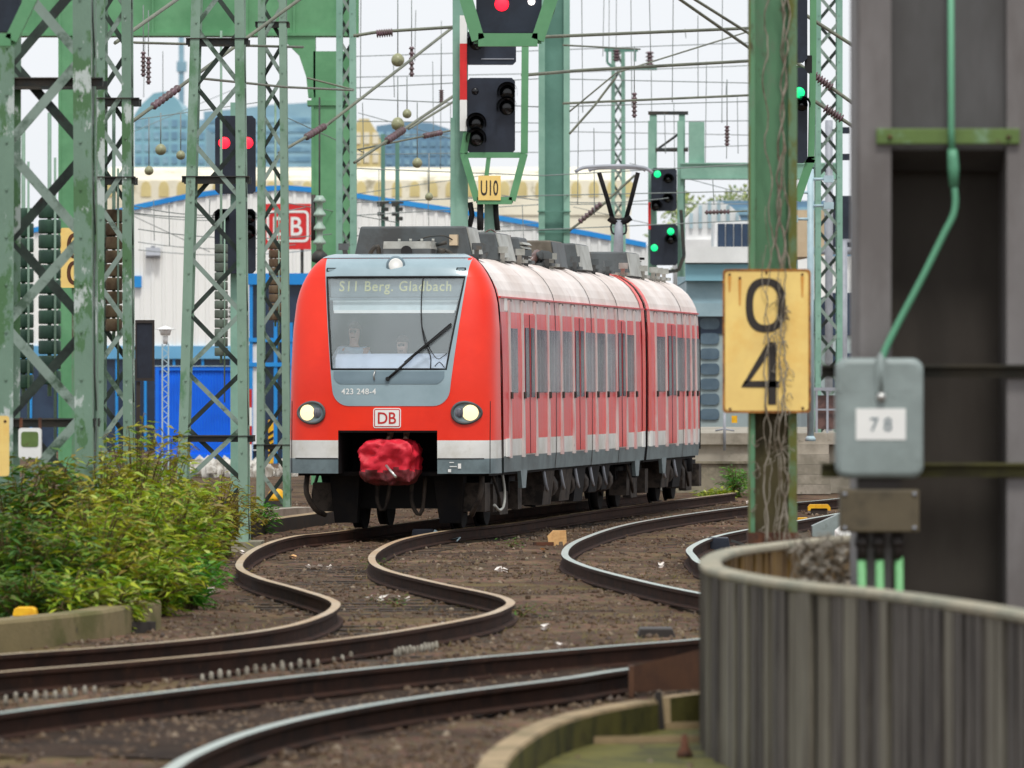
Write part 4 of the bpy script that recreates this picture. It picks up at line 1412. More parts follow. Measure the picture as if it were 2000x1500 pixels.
# floor slab and hanging gear at the front
mb = MB()
mb.hexa([TT(.5, -1.42, .80), TT(.5, 1.42, .80), TT(CAR1, 1.42, .80), TT(CAR1, -1.42, .80), TT(.5, -1.42, .86), TT(.5, 1.42, .86), TT(CAR1, 1.42, .86), TT(CAR1, -1.42, .86)])
mb.hexa([T2(0, -1.42, .80), T2(0, 1.42, .80), T2(CAR2, 1.42, .80), T2(CAR2, -1.42, .80), T2(0, -1.42, .86), T2(0, 1.42, .86), T2(CAR2, 1.42, .86), T2(CAR2, -1.42, .86)])
mb.hexa([TT(1.6, -1.2, .3), TT(1.6, 1.2, .3), TT(1.8, 1.2, .3), TT(1.8, -1.2, .3), TT(1.6, -1.3, .86), TT(1.6, 1.3, .86), TT(1.8, 1.3, .86), TT(1.8, -1.3, .86)])
mb.build('underframe', M['under'], train)
mb = MB()
for s in (-1, 1):
    mb.hexa([TT(.9, s * .62, .1), TT(.9, s * .95, .1), TT(1.1, s * .95, .1), TT(1.1, s * .62, .1), TT(.75, s * .55, .8), TT(.75, s * 1.0, .8), TT(1.1, s * 1.0, .8), TT(1.1, s * .55, .8)], 0)
    mb.tube(catmull([TT(.6, s * 1.3, .84), TT(.5, s * 1.3, .55), TT(.6, s * 1.18, .3), TT(.9, s * 1.1, .22)], .08), .04, 8, 1)
    mb.rbox(TT(1.2, s * 1.12, .48), .34, .5, .42, -ANG, 1)
mb.each('guard_iron', [M['under'], M['under2']], train)
mb = MB()
mb.tube(catmull([TT(.9, .22, .8), TT(.8, .22, .45), TT(.8, .30, .24), TT(.8, .38, .3), TT(.85, .42, .8)], .06), .03, 8)
mb.tube(catmull([TT(.9, -.3, .8), TT(.85, -.3, .4), TT(.9, -.2, .3), TT(.95, -.1, .8)], .06), .03, 8)
mb.each('brake_hose', M['under2'], train)
mb = MB()
mb.tube(catmull([TT(2.0, 1.38, .84), TT(2.0, 1.42, .55), TT(1.9, 1.42, .34), TT(1.6, 1.4, .28), TT(1.4, 1.36, .36)], .06), .022, 7)
mb.build('cable_loop', M['roofbox_light'], train)


# ---- people in the cab
def skin_person(name, label, joints, edges, root, mat, head, hairshape, tint):
    """one continuous skinned body; joints = {name: (u, v, z, r)} in train coordinates"""
    keys = list(joints)
    o0 = TT(*joints[root][:3])
    me = bpy.data.meshes.new(name)
    me.from_pydata([tuple(TT(*joints[k][:3]) - o0) for k in keys], [(keys.index(a), keys.index(b)) for a, b in edges], [])
    o = bpy.data.objects.new(name, me)
    COL.objects.link(o)
    o.location = o0
    ORG[o.name] = o0
    me.materials.append(mat)
    md = o.modifiers.new('skin', 'SKIN')
    for i, k in enumerate(keys):
        sv = me.skin_vertices[0].data[i]
        r = joints[k][3]
        sv.radius = (r, r) if not isinstance(r, tuple) else r
        sv.use_root = (k == root)
    o.modifiers.new('sub', 'SUBSURF').levels = 2
    o.modifiers['sub'].render_levels = 2
    tag(o, label, 'person')
    return o


def person(dv, dz, label, lean, shirt, seat_u=1.35, head_turn=0):
    seat_u = 1.0
    j = {'pelvis': (seat_u + .1, dv, 1.72 + dz, .15), 'belly': (seat_u + .06, dv, 1.92 + dz, .14), 'chest': (seat_u, dv + lean * .3, 2.18 + dz, .17), 'neckb': (seat_u - .02, dv + lean * .5, 2.36 + dz, .085),
         'neck': (seat_u - .03, dv + lean * .55, 2.42 + dz, .055), 'jaw': (seat_u - .06, dv + lean * .6, 2.50 + dz, .07), 'skull': (seat_u - .04, dv + lean * .6, 2.60 + dz, .098), 'crown': (seat_u - .03, dv + lean * .6, 2.68 + dz, .07),
         'nose': (seat_u - .165, dv + lean * .6, 2.555 + dz, .014)}
    e = [('pelvis', 'belly'), ('belly', 'chest'), ('chest', 'neckb'), ('neckb', 'neck'), ('neck', 'jaw'), ('jaw', 'skull'), ('skull', 'crown'), ('jaw', 'nose')]
    for s, n in ((-1, 'l'), (1, 'r')):
        j['sh' + n] = (seat_u, dv + s * .2 + lean * .3, 2.28 + dz, .075)
        j['el' + n] = (seat_u - .12, dv + s * .29 + lean * .2, 2.02 + dz, .055)
        j['wr' + n] = (seat_u - .38, dv + s * .22, 2.0 + dz, .036)
        j['ha' + n] = (seat_u - .47, dv + s * .2, 2.0 + dz, .04)
        for q in range(4):
            j['f%d' % q + n] = (seat_u - .56 + .01 * abs(q - 1), dv + s * .2 + (q - 1.5) * .022, 1.99 + dz, .010)
            e.append(('ha' + n, 'f%d' % q + n))
        j['th' + n] = (seat_u - .5, dv + s * .2 - s * .055, 2.0 + dz, .011)
        e.append(('ha' + n, 'th' + n))
        e += [('chest', 'sh' + n), ('sh' + n, 'el' + n), ('el' + n, 'wr' + n), ('wr' + n, 'ha' + n)]
        j['hip' + n] = (seat_u + .05, dv + s * .1, 1.68 + dz, .1)
        j['kn' + n] = (seat_u - .38, dv + s * .12, 1.68 + dz, .075)
        j['an' + n] = (seat_u - .36, dv + s * .12, 1.25 + dz, .05)
        j['to' + n] = (seat_u - .54, dv + s * .13, 1.2 + dz, .04)
        e += [('pelvis', 'hip' + n), ('hip' + n, 'kn' + n), ('kn' + n, 'an' + n), ('an' + n, 'to' + n)]
    o = skin_person('person', label, j, e, 'pelvis', M['skin'], None, None, None)
    o0 = ORG[o.name]
    # shirt, hair and eyes are children
    sk = ['belly', 'chest', 'neckb', 'shl', 'ell', 'wrl', 'shr', 'elr', 'wrr', 'pelvis']
    me = bpy.data.meshes.new('shirt')
    me.from_pydata([tuple(TT(*j[k][:3]) - o0) for k in sk], [(sk.index(a), sk.index(b)) for a, b in (('pelvis', 'belly'), ('belly', 'chest'), ('chest', 'neckb'), ('chest', 'shl'), ('shl', 'ell'), ('ell', 'wrl'), ('chest', 'shr'), ('shr', 'elr'), ('elr', 'wrr'))], [])
    sh = bpy.data.objects.new('shirt', me); COL.objects.link(sh); sh.parent = o
    me.materials.append(shirt)
    sh.modifiers.new('skin', 'SKIN')
    for i, k in enumerate(sk):
        r = j[k][3] + .02
        me.skin_vertices[0].data[i].radius = (r, r)
        me.skin_vertices[0].data[i].use_root = k == 'pelvis'
    sb = sh.modifiers.new('sub', 'SUBSURF'); sb.levels = 2; sb.render_levels = 2
    mb = MB()
    hu, hv, hz = j['skull'][:3]
    rows = []
    for i in range(9):
        ph = R(8) + R(82) * i / 8
        rows.append([TT(hu + .02 + .115 * math.cos(ph) * math.sin(t), hv + .105 * math.cos(ph) * math.cos(t), hz + .01 + .125 * math.sin(ph)) for t in [2 * PI * k / 18 for k in range(19)]])
    mb.grid(rows, 0)
    h = mb.build('hair', M['hair'], o)
    mb = MB()
    for s in (-1, 1):
        mb.lathe(TT(hu - .108, hv + s * .035, hz - .02), [(.002, -.012), (.012, -.006), (.014, 0), (.012, .006)], 8, 0, 'y')
    mb.tube([TT(hu - .1, hv - .025, hz - .1), TT(hu - .108, hv, hz - .102), TT(hu - .1, hv + .025, hz - .1)], .006, 6)
    mb.build('face_feature', M['hair'], o)
    return o


person(fv(775), .14, 'driver in a dark blue jacket seated at the middle of the cab desk', 0.0, M['jacket'])
person(fv(672), .34, 'person in a pale blue shirt at the left of the cab', .1, M['shirt'])

# dark oily bed between the rails
M['bed'] = pm('oily_ballast', S(64, 50, 40), .95, second=S(46, 37, 31), scale=1.5, third=S(88, 70, 52), tscale=6, tlo=.55, thi=.7, bump=1.0, bscale=22, spec=.15, bdist=.04)


def bed(pa, pb, i0, i1, name, n=13):
    mb = MB(); rows = []
    for p in pa[i0:i1]:
        q = min(pb, key=lambda r: (r - p).length)
        if (q - p).length > 2.6:
            continue
        row = []
        for k in range(n):
            t = -.25 + 1.5 * k / (n - 1)
            x = p.x + (q.x - p.x) * t; y = p.y + (q.y - p.y) * t
            row.append((x, y, gh(x, y) + .012 - .05 * (2 * abs(k / (n - 1) - .5)) ** 6))
        rows.append(row)
    mb.grid(rows, 0)
    tag(mb.build(name, M['bed'], org=(0, 50, GZ), recalc=False), kind='structure')


i0 = min(range(len(pB1)), key=lambda i: (pB1[i] - G(1380, 1246)).length)
bed(pB1, pB2, i0, len(pB1), 'track_bed')
# ---------------------------------------------------------------- lattice masts
def mast(Y, xl0, xr0, xl1, xr1, py1, zbase, label, leg=.13, panel=None, depth=None, mat='mast', bars=(), zig=None, dsz=.07, yaw=0.0, group='lattice catenary masts'):
    """four-legged lattice mast: leg centre pixels at the base (0) and the top (1) of the picture"""
    a0, b0, a1, b1 = gx(xl0, Y), gx(xr0, Y), gx(xl1, Y), gx(xr1, Y)
    z1 = zz(py1, Y)
    z0 = zbase
    w0, w1 = b0 - a0, b1 - a1
    depth = depth or w0
    dr = depth / w0
    root = thing('lattice_mast', ((a0 + b0) / 2, Y + depth / 2, z0), label, 'mast', group)

    def corner(i, z):
        t = (z - z0) / (z1 - z0)
        xa = a0 + (a1 - a0) * t; xb = b0 + (b1 - b0) * t; w = xb - xa
        dm = Y + depth / 2; d = w * dr / 2
        x = xa if i in (0, 3) else xb
        y = dm - d if i in (0, 1) else dm + d
        dx = x - (xa + xb) / 2; dy = y - dm
        return Vector(((xa + xb) / 2 + dx * math.cos(yaw) - dy * math.sin(yaw), dm + dx * math.sin(yaw) + dy * math.cos(yaw), z))
    for i in range(4):
        sx = 1 if i in (0, 3) else -1
        sy = 1 if i in (0, 1) else -1
        mb = MB()
        xd = Vector((math.cos(yaw) * sx, math.sin(yaw) * sx, 0)); yd = Vector((-math.sin(yaw) * sy, math.cos(yaw) * sy, 0))
        off = (xd + yd) * (-leg / 2)
        mb.angle(corner(i, z0) + off, corner(i, z1) + off, leg, .016, xd, yd)
        for k in range(int((z1 - z0) / .5)):
            q = corner(i, z0 + .25 + k * .5) + off + xd * leg * .6 - yd * .006
            mb.cyl(q, q - yd * .012, .014, 6)
        mb.build('leg', M[mat], root)
    panel = panel or w0 * 1.05
    n = max(3, int(round((z1 - z0) / panel)))
    for fi, (i, j) in enumerate(((0, 1), (1, 2), (2, 3), (3, 0))):
        mb = MB()
        for k in range(n):
            za = z0 + (z1 - z0) * k / n; zb = z0 + (z1 - z0) * (k + 1) / n
            flip = (k + (1 if fi == 3 else 0)) % 2
            p, q = (corner(i, za), corner(j, zb)) if flip else (corner(j, za), corner(i, zb))
            nrm = Vector(((-1 if fi == 3 else 1 if fi == 1 else 0), (-1 if fi == 0 else 1 if fi == 2 else 0), 0))
            mb.beam(p + nrm * (leg / 2 - .01), q + nrm * (leg / 2 - .01), dsz, .012, 0, side=nrm)
        mb.build('bracing', M['brace' if fi == 0 else 'braceshade'], root)
    for py, ext in bars:
        z = zz(py, Y)
        mb = MB()
        for i, j in ((0, 1), (3, 2)):
            p, q = corner(i, z), corner(j, z)
            d = (q - p).normalized()
            mb.beam(p - d * (ext + leg / 2), q + d * (ext + leg / 2), .09, .05, 0, side=(0, 1, 0))
            mb.beam(p - d * (ext + leg / 2) + Vector((0, -.035 if i == 0 else .035, .04)), q + d * (ext + leg / 2) + Vector((0, -.035 if i == 0 else .035, .04)), .012, .09, 0, side=(0, 1, 0))
        for nb in (mb,):
            isl = nb.islands(); h_ = len(isl) // 2
            for part in (isl[:h_], isl[h_:]):
                pm_ = MB()
                for q_ in part:
                    n_ = pm_.add(q_.v)
                    for f_ in q_.f:
                        pm_.face([n_ + i_ for i_ in f_])
                pm_.build('crossbar', M['darkmetal'], root)
    mb = MB()
    c = (corner(0, z0) + corner(2, z0)) / 2
    mb.box(c.x - w0 / 2 - .25, c.x + w0 / 2 + .25, c.y - depth / 2 - .25, c.y + depth / 2 + .25, GZ - .2, z0)
    mb.build('footing', M['concrete'], root)
    return root


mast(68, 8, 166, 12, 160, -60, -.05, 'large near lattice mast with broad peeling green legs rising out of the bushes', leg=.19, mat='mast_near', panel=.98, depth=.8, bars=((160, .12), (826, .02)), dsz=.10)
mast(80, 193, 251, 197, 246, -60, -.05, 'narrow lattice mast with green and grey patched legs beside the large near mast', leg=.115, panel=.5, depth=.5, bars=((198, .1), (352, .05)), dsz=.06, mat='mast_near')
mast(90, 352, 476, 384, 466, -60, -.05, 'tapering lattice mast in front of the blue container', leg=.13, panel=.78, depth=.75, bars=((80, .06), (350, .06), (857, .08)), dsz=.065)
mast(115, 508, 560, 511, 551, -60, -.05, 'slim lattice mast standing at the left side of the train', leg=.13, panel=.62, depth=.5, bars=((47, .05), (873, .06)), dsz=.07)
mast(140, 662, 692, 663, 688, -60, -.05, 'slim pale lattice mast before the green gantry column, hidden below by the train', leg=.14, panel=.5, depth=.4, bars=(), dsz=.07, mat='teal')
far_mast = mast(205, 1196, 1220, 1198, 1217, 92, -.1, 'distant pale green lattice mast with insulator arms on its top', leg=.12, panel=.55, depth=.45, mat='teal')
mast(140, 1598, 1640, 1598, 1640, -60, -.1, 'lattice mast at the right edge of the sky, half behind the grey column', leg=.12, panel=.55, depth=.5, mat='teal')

# mast top of the distant mast
t = far_mast
mb = MB(); Y = 204.4
mb.beam(P(1180, 98, Y), P(1246, 98, Y), .1, .1); mb.beam(P(1186, 98, Y), P(1186, 122, Y), .08, .08); mb.beam(P(1240, 98, Y), P(1240, 120, Y), .08, .08)
mb.beam(P(1186, 122, Y), P(1197, 132, Y), .08, .08); mb.beam(P(1235, 134, Y), P(1283, 134, Y), .1, .1); mb.beam(P(1220, 134, Y), P(1240, 134, Y), .08, .08)
mb.build('top_bracket', M['teal_dark'], t)
for px, a, b in ((1269, 100, 130), (1204, 96, 120)):
    mb = MB(); p = P(px, b, Y); mb.lathe(p, insul_prof((b - a) * Y / F, .14, 4)); mb.build('insulator', M['insul'], t)


# ---------------------------------------------------------------- tension weights
def weights(px0, px1, py0, py1, Y, mat, label, rod=None, n=None, square=False):
    x = (gx(px0, Y) + gx(px1, Y)) / 2; r = (gx(px1, Y) - gx(px0, Y)) / 2
    z0, z1 = zz(py1, Y), zz(py0, Y)
    root = thing('tension_weight', (x, Y, z0), label, 'tension weight', 'stacks of tension weights hung in the masts')
    n = n or max(4, int((z1 - z0) / .16))
    mb = MB(); h = (z1 - z0) / n
    for k in range(n):
        z = z0 + k * h
        if square:
            mb.box(x - r, x + r, Y - r, Y + r, z + .008, z + h - .008)
        else:
            mb.lathe((x, Y, z), [(r * .93, .006), (r, .02), (r, h - .025), (r * .93, h - .008)], 16)
    mb.build('weight_stack', M[mat], root)
    mb = MB(); mb.cyl((x, Y - r * .2, z0 - .12), (x, Y - r * .2, zz(rod if rod is not None else py0 - 60, Y)), .022, 8)
    mb.tube([(x + r * .55, Y - r, z0 - .8), (x + r * .55, Y - r, z1 + .5)], .014, 6)
    mb.each('hanger_rod', M['mast'], root)
    return root


weights(26, 66, 405, 760, 71, 'weight', 'dark green weight stack at the left inside the large near mast', rod=250)
weights(75, 119, 398, 752, 70.5, 'weight', 'dark green weight stack behind the right leg of the large near mast', rod=220)
weights(206, 239, 408, 648, 80.3, 'weightrust', 'short rusty weight stack inside the narrow patched mast', rod=200)
weights(419, 445, 476, 696, 112, 'weightgrey', 'grey weight stack hanging behind the tapering mast', rod=60)
weights(525, 551, 470, 626, 128, 'weightrust', 'brown weight stack behind the slim mast left of the train', rod=200)
# pale insulator string on gantry column
t = thing('insulator_string', (gx(624, 139), 139, zz(490, 139)), 'pale string of stacked insulators hanging in front of the green gantry column', 'insulator')
mb = MB(); mb.lathe((gx(624, 139), 139, zz(488, 139)), insul_prof(1.2, .14, 4, .5)); mb.build('insulator_discs', M['insulg'], t)
mb = MB(); mb.cyl(P(624, 490, 139), P(624, 190, 139), .02, 6); mb.tube([P(612, 470, 139), P(612, 380, 139)], .05, 6); mb.lathe((gx(624, 139), 139, zz(515, 139)), [(.05, 0), (.17, .05), (.17, .2), (.06, .3)], 12)
mb.build('hanger', M['darkmetal'], t)

# ---------------------------------------------------------------- gantries
def ibeam_column(mb, x0, x1, y, d, z0, z1, fl=.05, web=.3, mi=0, mi2=1):
    """open box column seen from the front: two edge flanges and a set-back web"""
    w = (x1 - x0)
    mb.box(x0, x0 + w * web, y, y + d, z0, z1, mi); mb.box(x1 - w * web, x1, y, y + d, z0, z1, mi)
    mb.box(x0 + w * web, x1 - w * web, y + d * .3, y + d * .4, z0, z1, mi2)


Y = 150
root = thing('signal_gantry', (gx(645, Y), Y, -.1), 'big green plate girder gantry with a haunched column behind the train', 'gantry')
mb = MB()
mb.box(gx(612, Y), gx(688, Y), Y, Y + .7, -.2, zz(100, Y)); mb.box(gx(608, Y), gx(613, Y), Y - .03, Y + .73, -.2, zz(180, Y)); mb.box(gx(684, Y), gx(690, Y), Y - .03, Y + .73, -.2, zz(100, Y))
mb.box(gx(600, Y), gx(688, Y), Y - .05, Y + .75, zz(206, Y), zz(196, Y))
mb.build('column', M['green'], root)
mb = MB(); mb.box(gx(118, Y), gx(150, Y), Y, Y + .7, -.2, zz(10, Y)); mb.box(gx(114, Y), gx(119, Y), Y - .03, Y + .73, -.2, zz(10, Y)); mb.box(gx(149, Y), gx(154, Y), Y - .03, Y + .73, -.2, zz(10, Y))
mb.build('column', M['green'], root)
mb = MB()
mb.box(gx(-40, Y), gx(700, Y), Y + .1, Y + .6, zz(64, Y), zz(-30, Y))
mb.box(gx(-40, Y), gx(700, Y), Y - .05, Y + .75, zz(70, Y), zz(64, Y))
for px in range(20, 700, 92):
    mb.box(gx(px, Y), gx(px + 4, Y), Y + .02, Y + .1, zz(64, Y), zz(-30, Y))
mb.build('girder', M['green'], root)
mb = MB(); mb.prism([P(560, 70, Y), P(616, 70, Y), P(616, 190, Y), P(602, 190, Y), P(598, 150, Y), P(584, 108, Y), P(560, 84, Y)], (0, .5, 0)); mb.build('haunch', M['green'], root)

Y = 152
root = thing('gantry_column', (gx(1084, Y), Y, -.1), 'tall pale green steel column behind the middle of the train', 'column')
mb = MB(); ibeam_column(mb, gx(1052, Y), gx(1113, Y), Y, .6, -.2, zz(-60, Y), web=.2); mb.build('shaft', [M['teal'], M['teal_dark']], root)
mb = MB()
for py in (412, 447, 452):
    mb.box(gx(1050, Y), gx(1115, Y), Y - .05, Y + .02, zz(py + 2, Y), zz(py, Y))
mb.each('stiffener', M['teal_dark'], root)

# ---------------------------------------------------------------- signals
def hood(mb, c, r, l=.22, mi=0):
    """visor: open half tube projecting to the front"""
    n = 12
    for rad in (r, r * .88):
        pts = [[c + Vector((rad * math.cos(a), -q, rad * math.sin(a))) for a in [R(-20) + R(220) * k / n for k in range(n + 1)]] for q in (0, l * .6, l)]
        mb.grid(pts, mi)


def lamp_face(name, c, r, mat, parent, y=.0):
    mb = MB(); mb.lathe(c, [(.001, -.03 - y), (r * .6, -.025 - y), (r, -.008 - y), (r, .03)], 16, 0, 'y')
    return mb.build(name, M[mat], parent)


def head(root, px0, px1, py0, py1, Y, lamps, name='signal_head', depth=.18, ch=.06):
    x0, x1, z0, z1 = gx(px0, Y), gx(px1, Y), zz(py1, Y), zz(py0, Y)
    mb = MB()
    q = [(x0 + ch, z0), (x1 - ch, z0), (x1, z0 + ch), (x1, z1 - ch), (x1 - ch, z1), (x0 + ch, z1), (x0, z1 - ch), (x0, z0 + ch)]
    mb.prism([(a, Y, b) for a, b in q], (0, depth, 0))
    hd = mb.build(name, M['navy'], root)
    for px, py, r, mat, hooded in lamps:
        c = P(px, py, Y)
        lamp_face('lamp', c, r * Y / F, mat, hd)
        if hooded:
            mb = MB(); hood(mb, c, r * Y / F * 1.35, .26); mb.build('visor', M['black'], hd)
    return hd


# central signal in its cage
Y = 118
root = thing('railway_signal', (gx(955, Y), Y + .3, -.1), 'unlit dark signal in a green cage above the train roof with a small yellow plate', 'signal')
head(root, 912, 1006, 152, 299, Y, [(928, 178, 7, 'lens', 0), (991, 181, 15, 'lens', 1), (990, 210, 15, 'lens', 1), (930, 241, 15, 'lens', 1), (930, 271, 15, 'lens', 1)])
head(root, 908, 1008, 62, 126, Y, [(930, 85, 13, 'lens', 1)], 'signal_head')
mb = MB(); mb.pbox(940, 1004, 114, 116, Y - .02, .02); mb.build('head_marking', M['polegrey'], root)
mb = MB(); mb.pbox(884, 914, -60, 930, Y + .25, .2); mb.pbox(880, 888, 230, 460, Y + .22, .26); mb.build('post', M['teal'], root)
mb = MB()
a = [(912, 258), (905, 300), (932, 392), (1000, 392), (1024, 300), (1026, 60)]
for (p, q), (r, s) in zip(a, a[1:]):
    mb.beam(P(p, q, Y), P(r, s, Y), .13, .12)
    mb.beam(P(p, q, Y + .6), P(r, s, Y + .6), .085, .06)
mb.beam(P(905, 303, Y), P(1026, 303, Y), .1, .08); mb.beam(P(955, 303, Y), P(950, 345, Y), .08, .06)
mb.beam(P(905, 303, Y + .6), P(1026, 303, Y + .6), .1, .08)
mb.box(gx(930, Y), gx(1002, Y), Y, Y + .6, zz(395, Y), zz(389, Y))
mb.build('cage', M['green'], root)
mb = MB()
for py0, py1, mi in ((30, 85, 0), (85, 195, 1), (195, 256, 0)):
    mb.pbox(898, 912, py0, py1, Y - .08, .03, mi)
mb.build('mast_plate', [M['white'], M['signred']], root)
mb = MB(); mb.pbox(934, 978, 343, 391, Y - .08, .03)
pl = mb.build('number_plate', M['yellow'], root)
mb = MB(); text_into(mb, 'U10', 34 * Y / F, 30 * Y / F, lambda x, y: P(956, 367, Y - .086) + Vector((x, 0, y)), 0, 1.0); mb.build('number', M['ink'], pl)
mb = MB(); mb.tube([P(938, 395, Y + .1), P(938, 450, Y + .1)], .06, 8); mb.tube([P(968, 395, Y + .3), P(969, 420, Y + .3), P(972, 450, Y + .3)], .05, 8); mb.tube([P(918, 395, Y + .3), P(922, 420, Y + .3), P(915, 450, Y + .3)], .05, 8)
mb.each('cable_pipe', M['black'], root)
mb = MB(); mb.pbox(946, 966, 394, 900, Y + .3, .2); mb.build('lower_post', M['teal'], root)

# upper cage with the red lamp
Y = 84
root = thing('railway_signal', (gx(1000, Y), Y, zz(85, Y)), 'red lit signal hanging in a green trapezoid cage at the top of the view', 'signal')
mb = MB()
for yy, wd_ in ((Y, .1), (Y + .75, .08)):
    a = [(893, -60), (934, 78), (1050, 78), (1096, -60)]
    for (p, q), (r, s) in zip(a, a[1:]):
        mb.beam(P(p, q, yy), P(r, s, yy), .17, wd_)
for p, q in ((934, 78), (1050, 78)):
    mb.beam(P(p, q, Y), P(p, q, Y + .75), .1, .1, side=(0, 0, 1))
mb.build('cage', M['green'], root)
hd = head(root, 930, 1058, -70, 64, Y + .4, [(980, 8, 14, 'redlamp', 0), (1038, 3, 7, 'whitelamp', 0)])
mb = MB(); mb.box(gx(930, Y), gx(1056, Y), Y + .12, Y + .7, zz(74, Y), zz(70, Y)); mb.build('walkway', M['black'], root)
mb = MB(); mb.tube([P(1060, 60, Y + .3), P(1076, 20, Y + .3), P(1090, -40, Y + .3)], .05, 8); mb.build('cable_pipe', M['rust'], root)
# cage at the top left corner
Y = 62
root = thing('railway_signal', (gx(20, Y), Y, zz(85, Y)), 'corner of a green signal cage cut off at the top left', 'signal')
mb = MB()
for yy in (Y, Y + .7):
    a = [(-120, 78), (22, 78), (88, -60)]
    for (p, q), (r, s) in zip(a, a[1:]):
        mb.beam(P(p, q, yy), P(r, s, yy), .12, .1)
mb.beam(P(22, 78, Y), P(22, 78, Y + .7), .1, .1, side=(0, 0, 1))
mb.build('cage', M['green'], root)
head(root, -110, 40, -70, 62, Y + .35, [])

# left signal with two red lamps
Y = 120
root = thing('railway_signal', (gx(458, Y), Y + .3, -.1), 'dark signal with two red lamps seen through the tapering mast', 'signal')
head(root, 420, 499, 226, 378, Y, [(438, 279, 11.5, 'redlamp', 0), (483, 279, 11.5, 'redlamp', 0)])
head(root, 419, 499, 408, 534, Y, [(432, 425, 12, 'lens', 1), (486, 425, 12, 'lens', 1), (486, 455, 12, 'lens', 1)])
mb = MB(); mb.pbox(450, 468, 200, 960, Y + .3, .16); mb.build('post', M['teal'], root)

# right signal gantry with green lamps
Y = 165
root = thing('signal_gantry', (gx(1305, Y), Y + .4, -.1), 'green signal gantry with three small green lamps at the right of the train', 'gantry')
head(root, 1272, 1322, 328, 412, Y, [(1284, 340, 7, 'greenlamp', 0), (1305, 350, 8, 'lens', 1), (1304, 388, 8, 'lens', 1), (1281, 402, 9, 'lens', 1)])
head(root, 1270, 1324, 438, 518, Y, [(1310, 452, 7, 'greenlamp', 0), (1278, 484, 7, 'greenlamp', 0), (1310, 468, 9, 'lens', 1)])
mb = MB()
for px, w_ in ((1273, 14), (1329, 12)):
    mb.pbox(px - w_ / 2, px + w_ / 2, 236, 540, Y + .35, .15); mb.pbox(px - w_ / 2 + 3, px + w_ / 2 + 3, 222, 540, Y + .9, .12)
mb.each('frame_post', M['teal'], root)
mb = MB()
for py in (220, 292):
    mb.beam(P(1266, py, Y + .4), P(1344, py, Y + .4), .07, .05); mb.beam(P(1266, py + 2, Y + .9), P(1344, py + 2, Y + .9), .06, .05)
mb.beam(P(1278, 296, Y + .5), P(1325, 262, Y + .5), .06, .04)
mb.build('rail', M['darkmetal'], root)
mb = MB(); mb.box(gx(1330, Y), gx(1640, Y), Y + .3, Y + .9, zz(346, Y), zz(320, Y)); mb.box(gx(1330, Y), gx(1640, Y), Y + .25, Y + .95, zz(349, Y), zz(346, Y)); mb.box(gx(1330, Y), gx(1640, Y), Y + .25, Y + .95, zz(320, Y), zz(317, Y)); mb.build('girder', M['teal'], root)
mb = MB(); mb.pbox(1346, 1376, 238, 318, Y + .4, .4); mb.build('stub_column', M['teal'], root)
mb = MB(); mb.pbox(1266, 1271, 395, 448, Y - .05, .03); mb.build('mast_plate', M['signred'], root)
mb = MB()
a = [(1330, 410), (1336, 500), (1325, 528), (1280, 534)]
for (p, q), (r, s) in zip(a, a[1:]):
    mb.beam(P(p, q, Y), P(r, s, Y), .09, .09)
mb.build('cage', M['darkmetal'], root)

# green-lamp signal half hidden by the yellow plate post
Y = 92
root = thing('railway_signal', (gx(1572, Y), Y + .3, -.1), 'narrow signal with one bright green lamp beside the numbered post', 'signal')
head(root, 1500, 1577, 132, 318, Y, [(1561, 181, 11, 'greenlamp', 0), (1566, 205, 12, 'lens', 1)], depth=.15)
head(root, 1500, 1577, -60, 122, Y, [], depth=.15)
mb = MB()
mb.beam(P(1588, -60, Y + .1), P(1588, 110, Y + .1), .09, .09); mb.beam(P(1588, 110, Y + .1), P(1584, 310, Y + .1), .09, .09)
mb.beam(P(1584, 310, Y + .1), P(1556, 392, Y + .1), .12, .09); mb.beam(P(1540, 312, Y + .1), P(1592, 312, Y + .1), .09, .09)
mb.beam(P(1588, 140, Y + .5), P(1550, 130, Y + .1), .05, .05)
mb.build('cage', M['green'], root)
mb = MB(); mb.pbox(1572, 1586, 108, 142, Y + .05, .1); mb.build('bracket', M['black'], root)

# ---------------------------------------------------------------- overhead wires
WN = [0]


def wire(pts, r, label, group, mat='wire', ins=(), sag=0.0, imat='insul'):
    """pts = [(px, py, Y)]; ins = [(t0, t1, radius)] insulators along it"""
    w_ = [P(*p) for p in pts]
    o0 = w_[0]
    mb = MB()
    path = []
    for a, b in zip(w_, w_[1:]):
        for k in range(12):
            t = k / 12
            p = a.lerp(b, t); p.z -= sag * 4 * t * (1 - t)
            path.append(p)
    path.append(w_[-1])
    mb.tube(path, r, 5)
    o = mb.build('overhead_wire', M[mat])
    tag(o, label, 'wire', group)
    for t0, t1, rad in ins:
        L_ = w_[-1] - w_[0]
        a = w_[0] + L_ * t0; b = w_[0] + L_ * t1
        mb = MB(); n = 7
        pp = []; rr = []
        for k in range(n):
            for f, q in ((0, .5), (.3, 1), (.6, .9), (.8, .5)):
                pp.append(a.lerp(b, (k + f) / n)); rr.append(rad * q)
        mb.tube(pp, rr, 10)
        mb.build('insulator', M[imat], o)
    return o


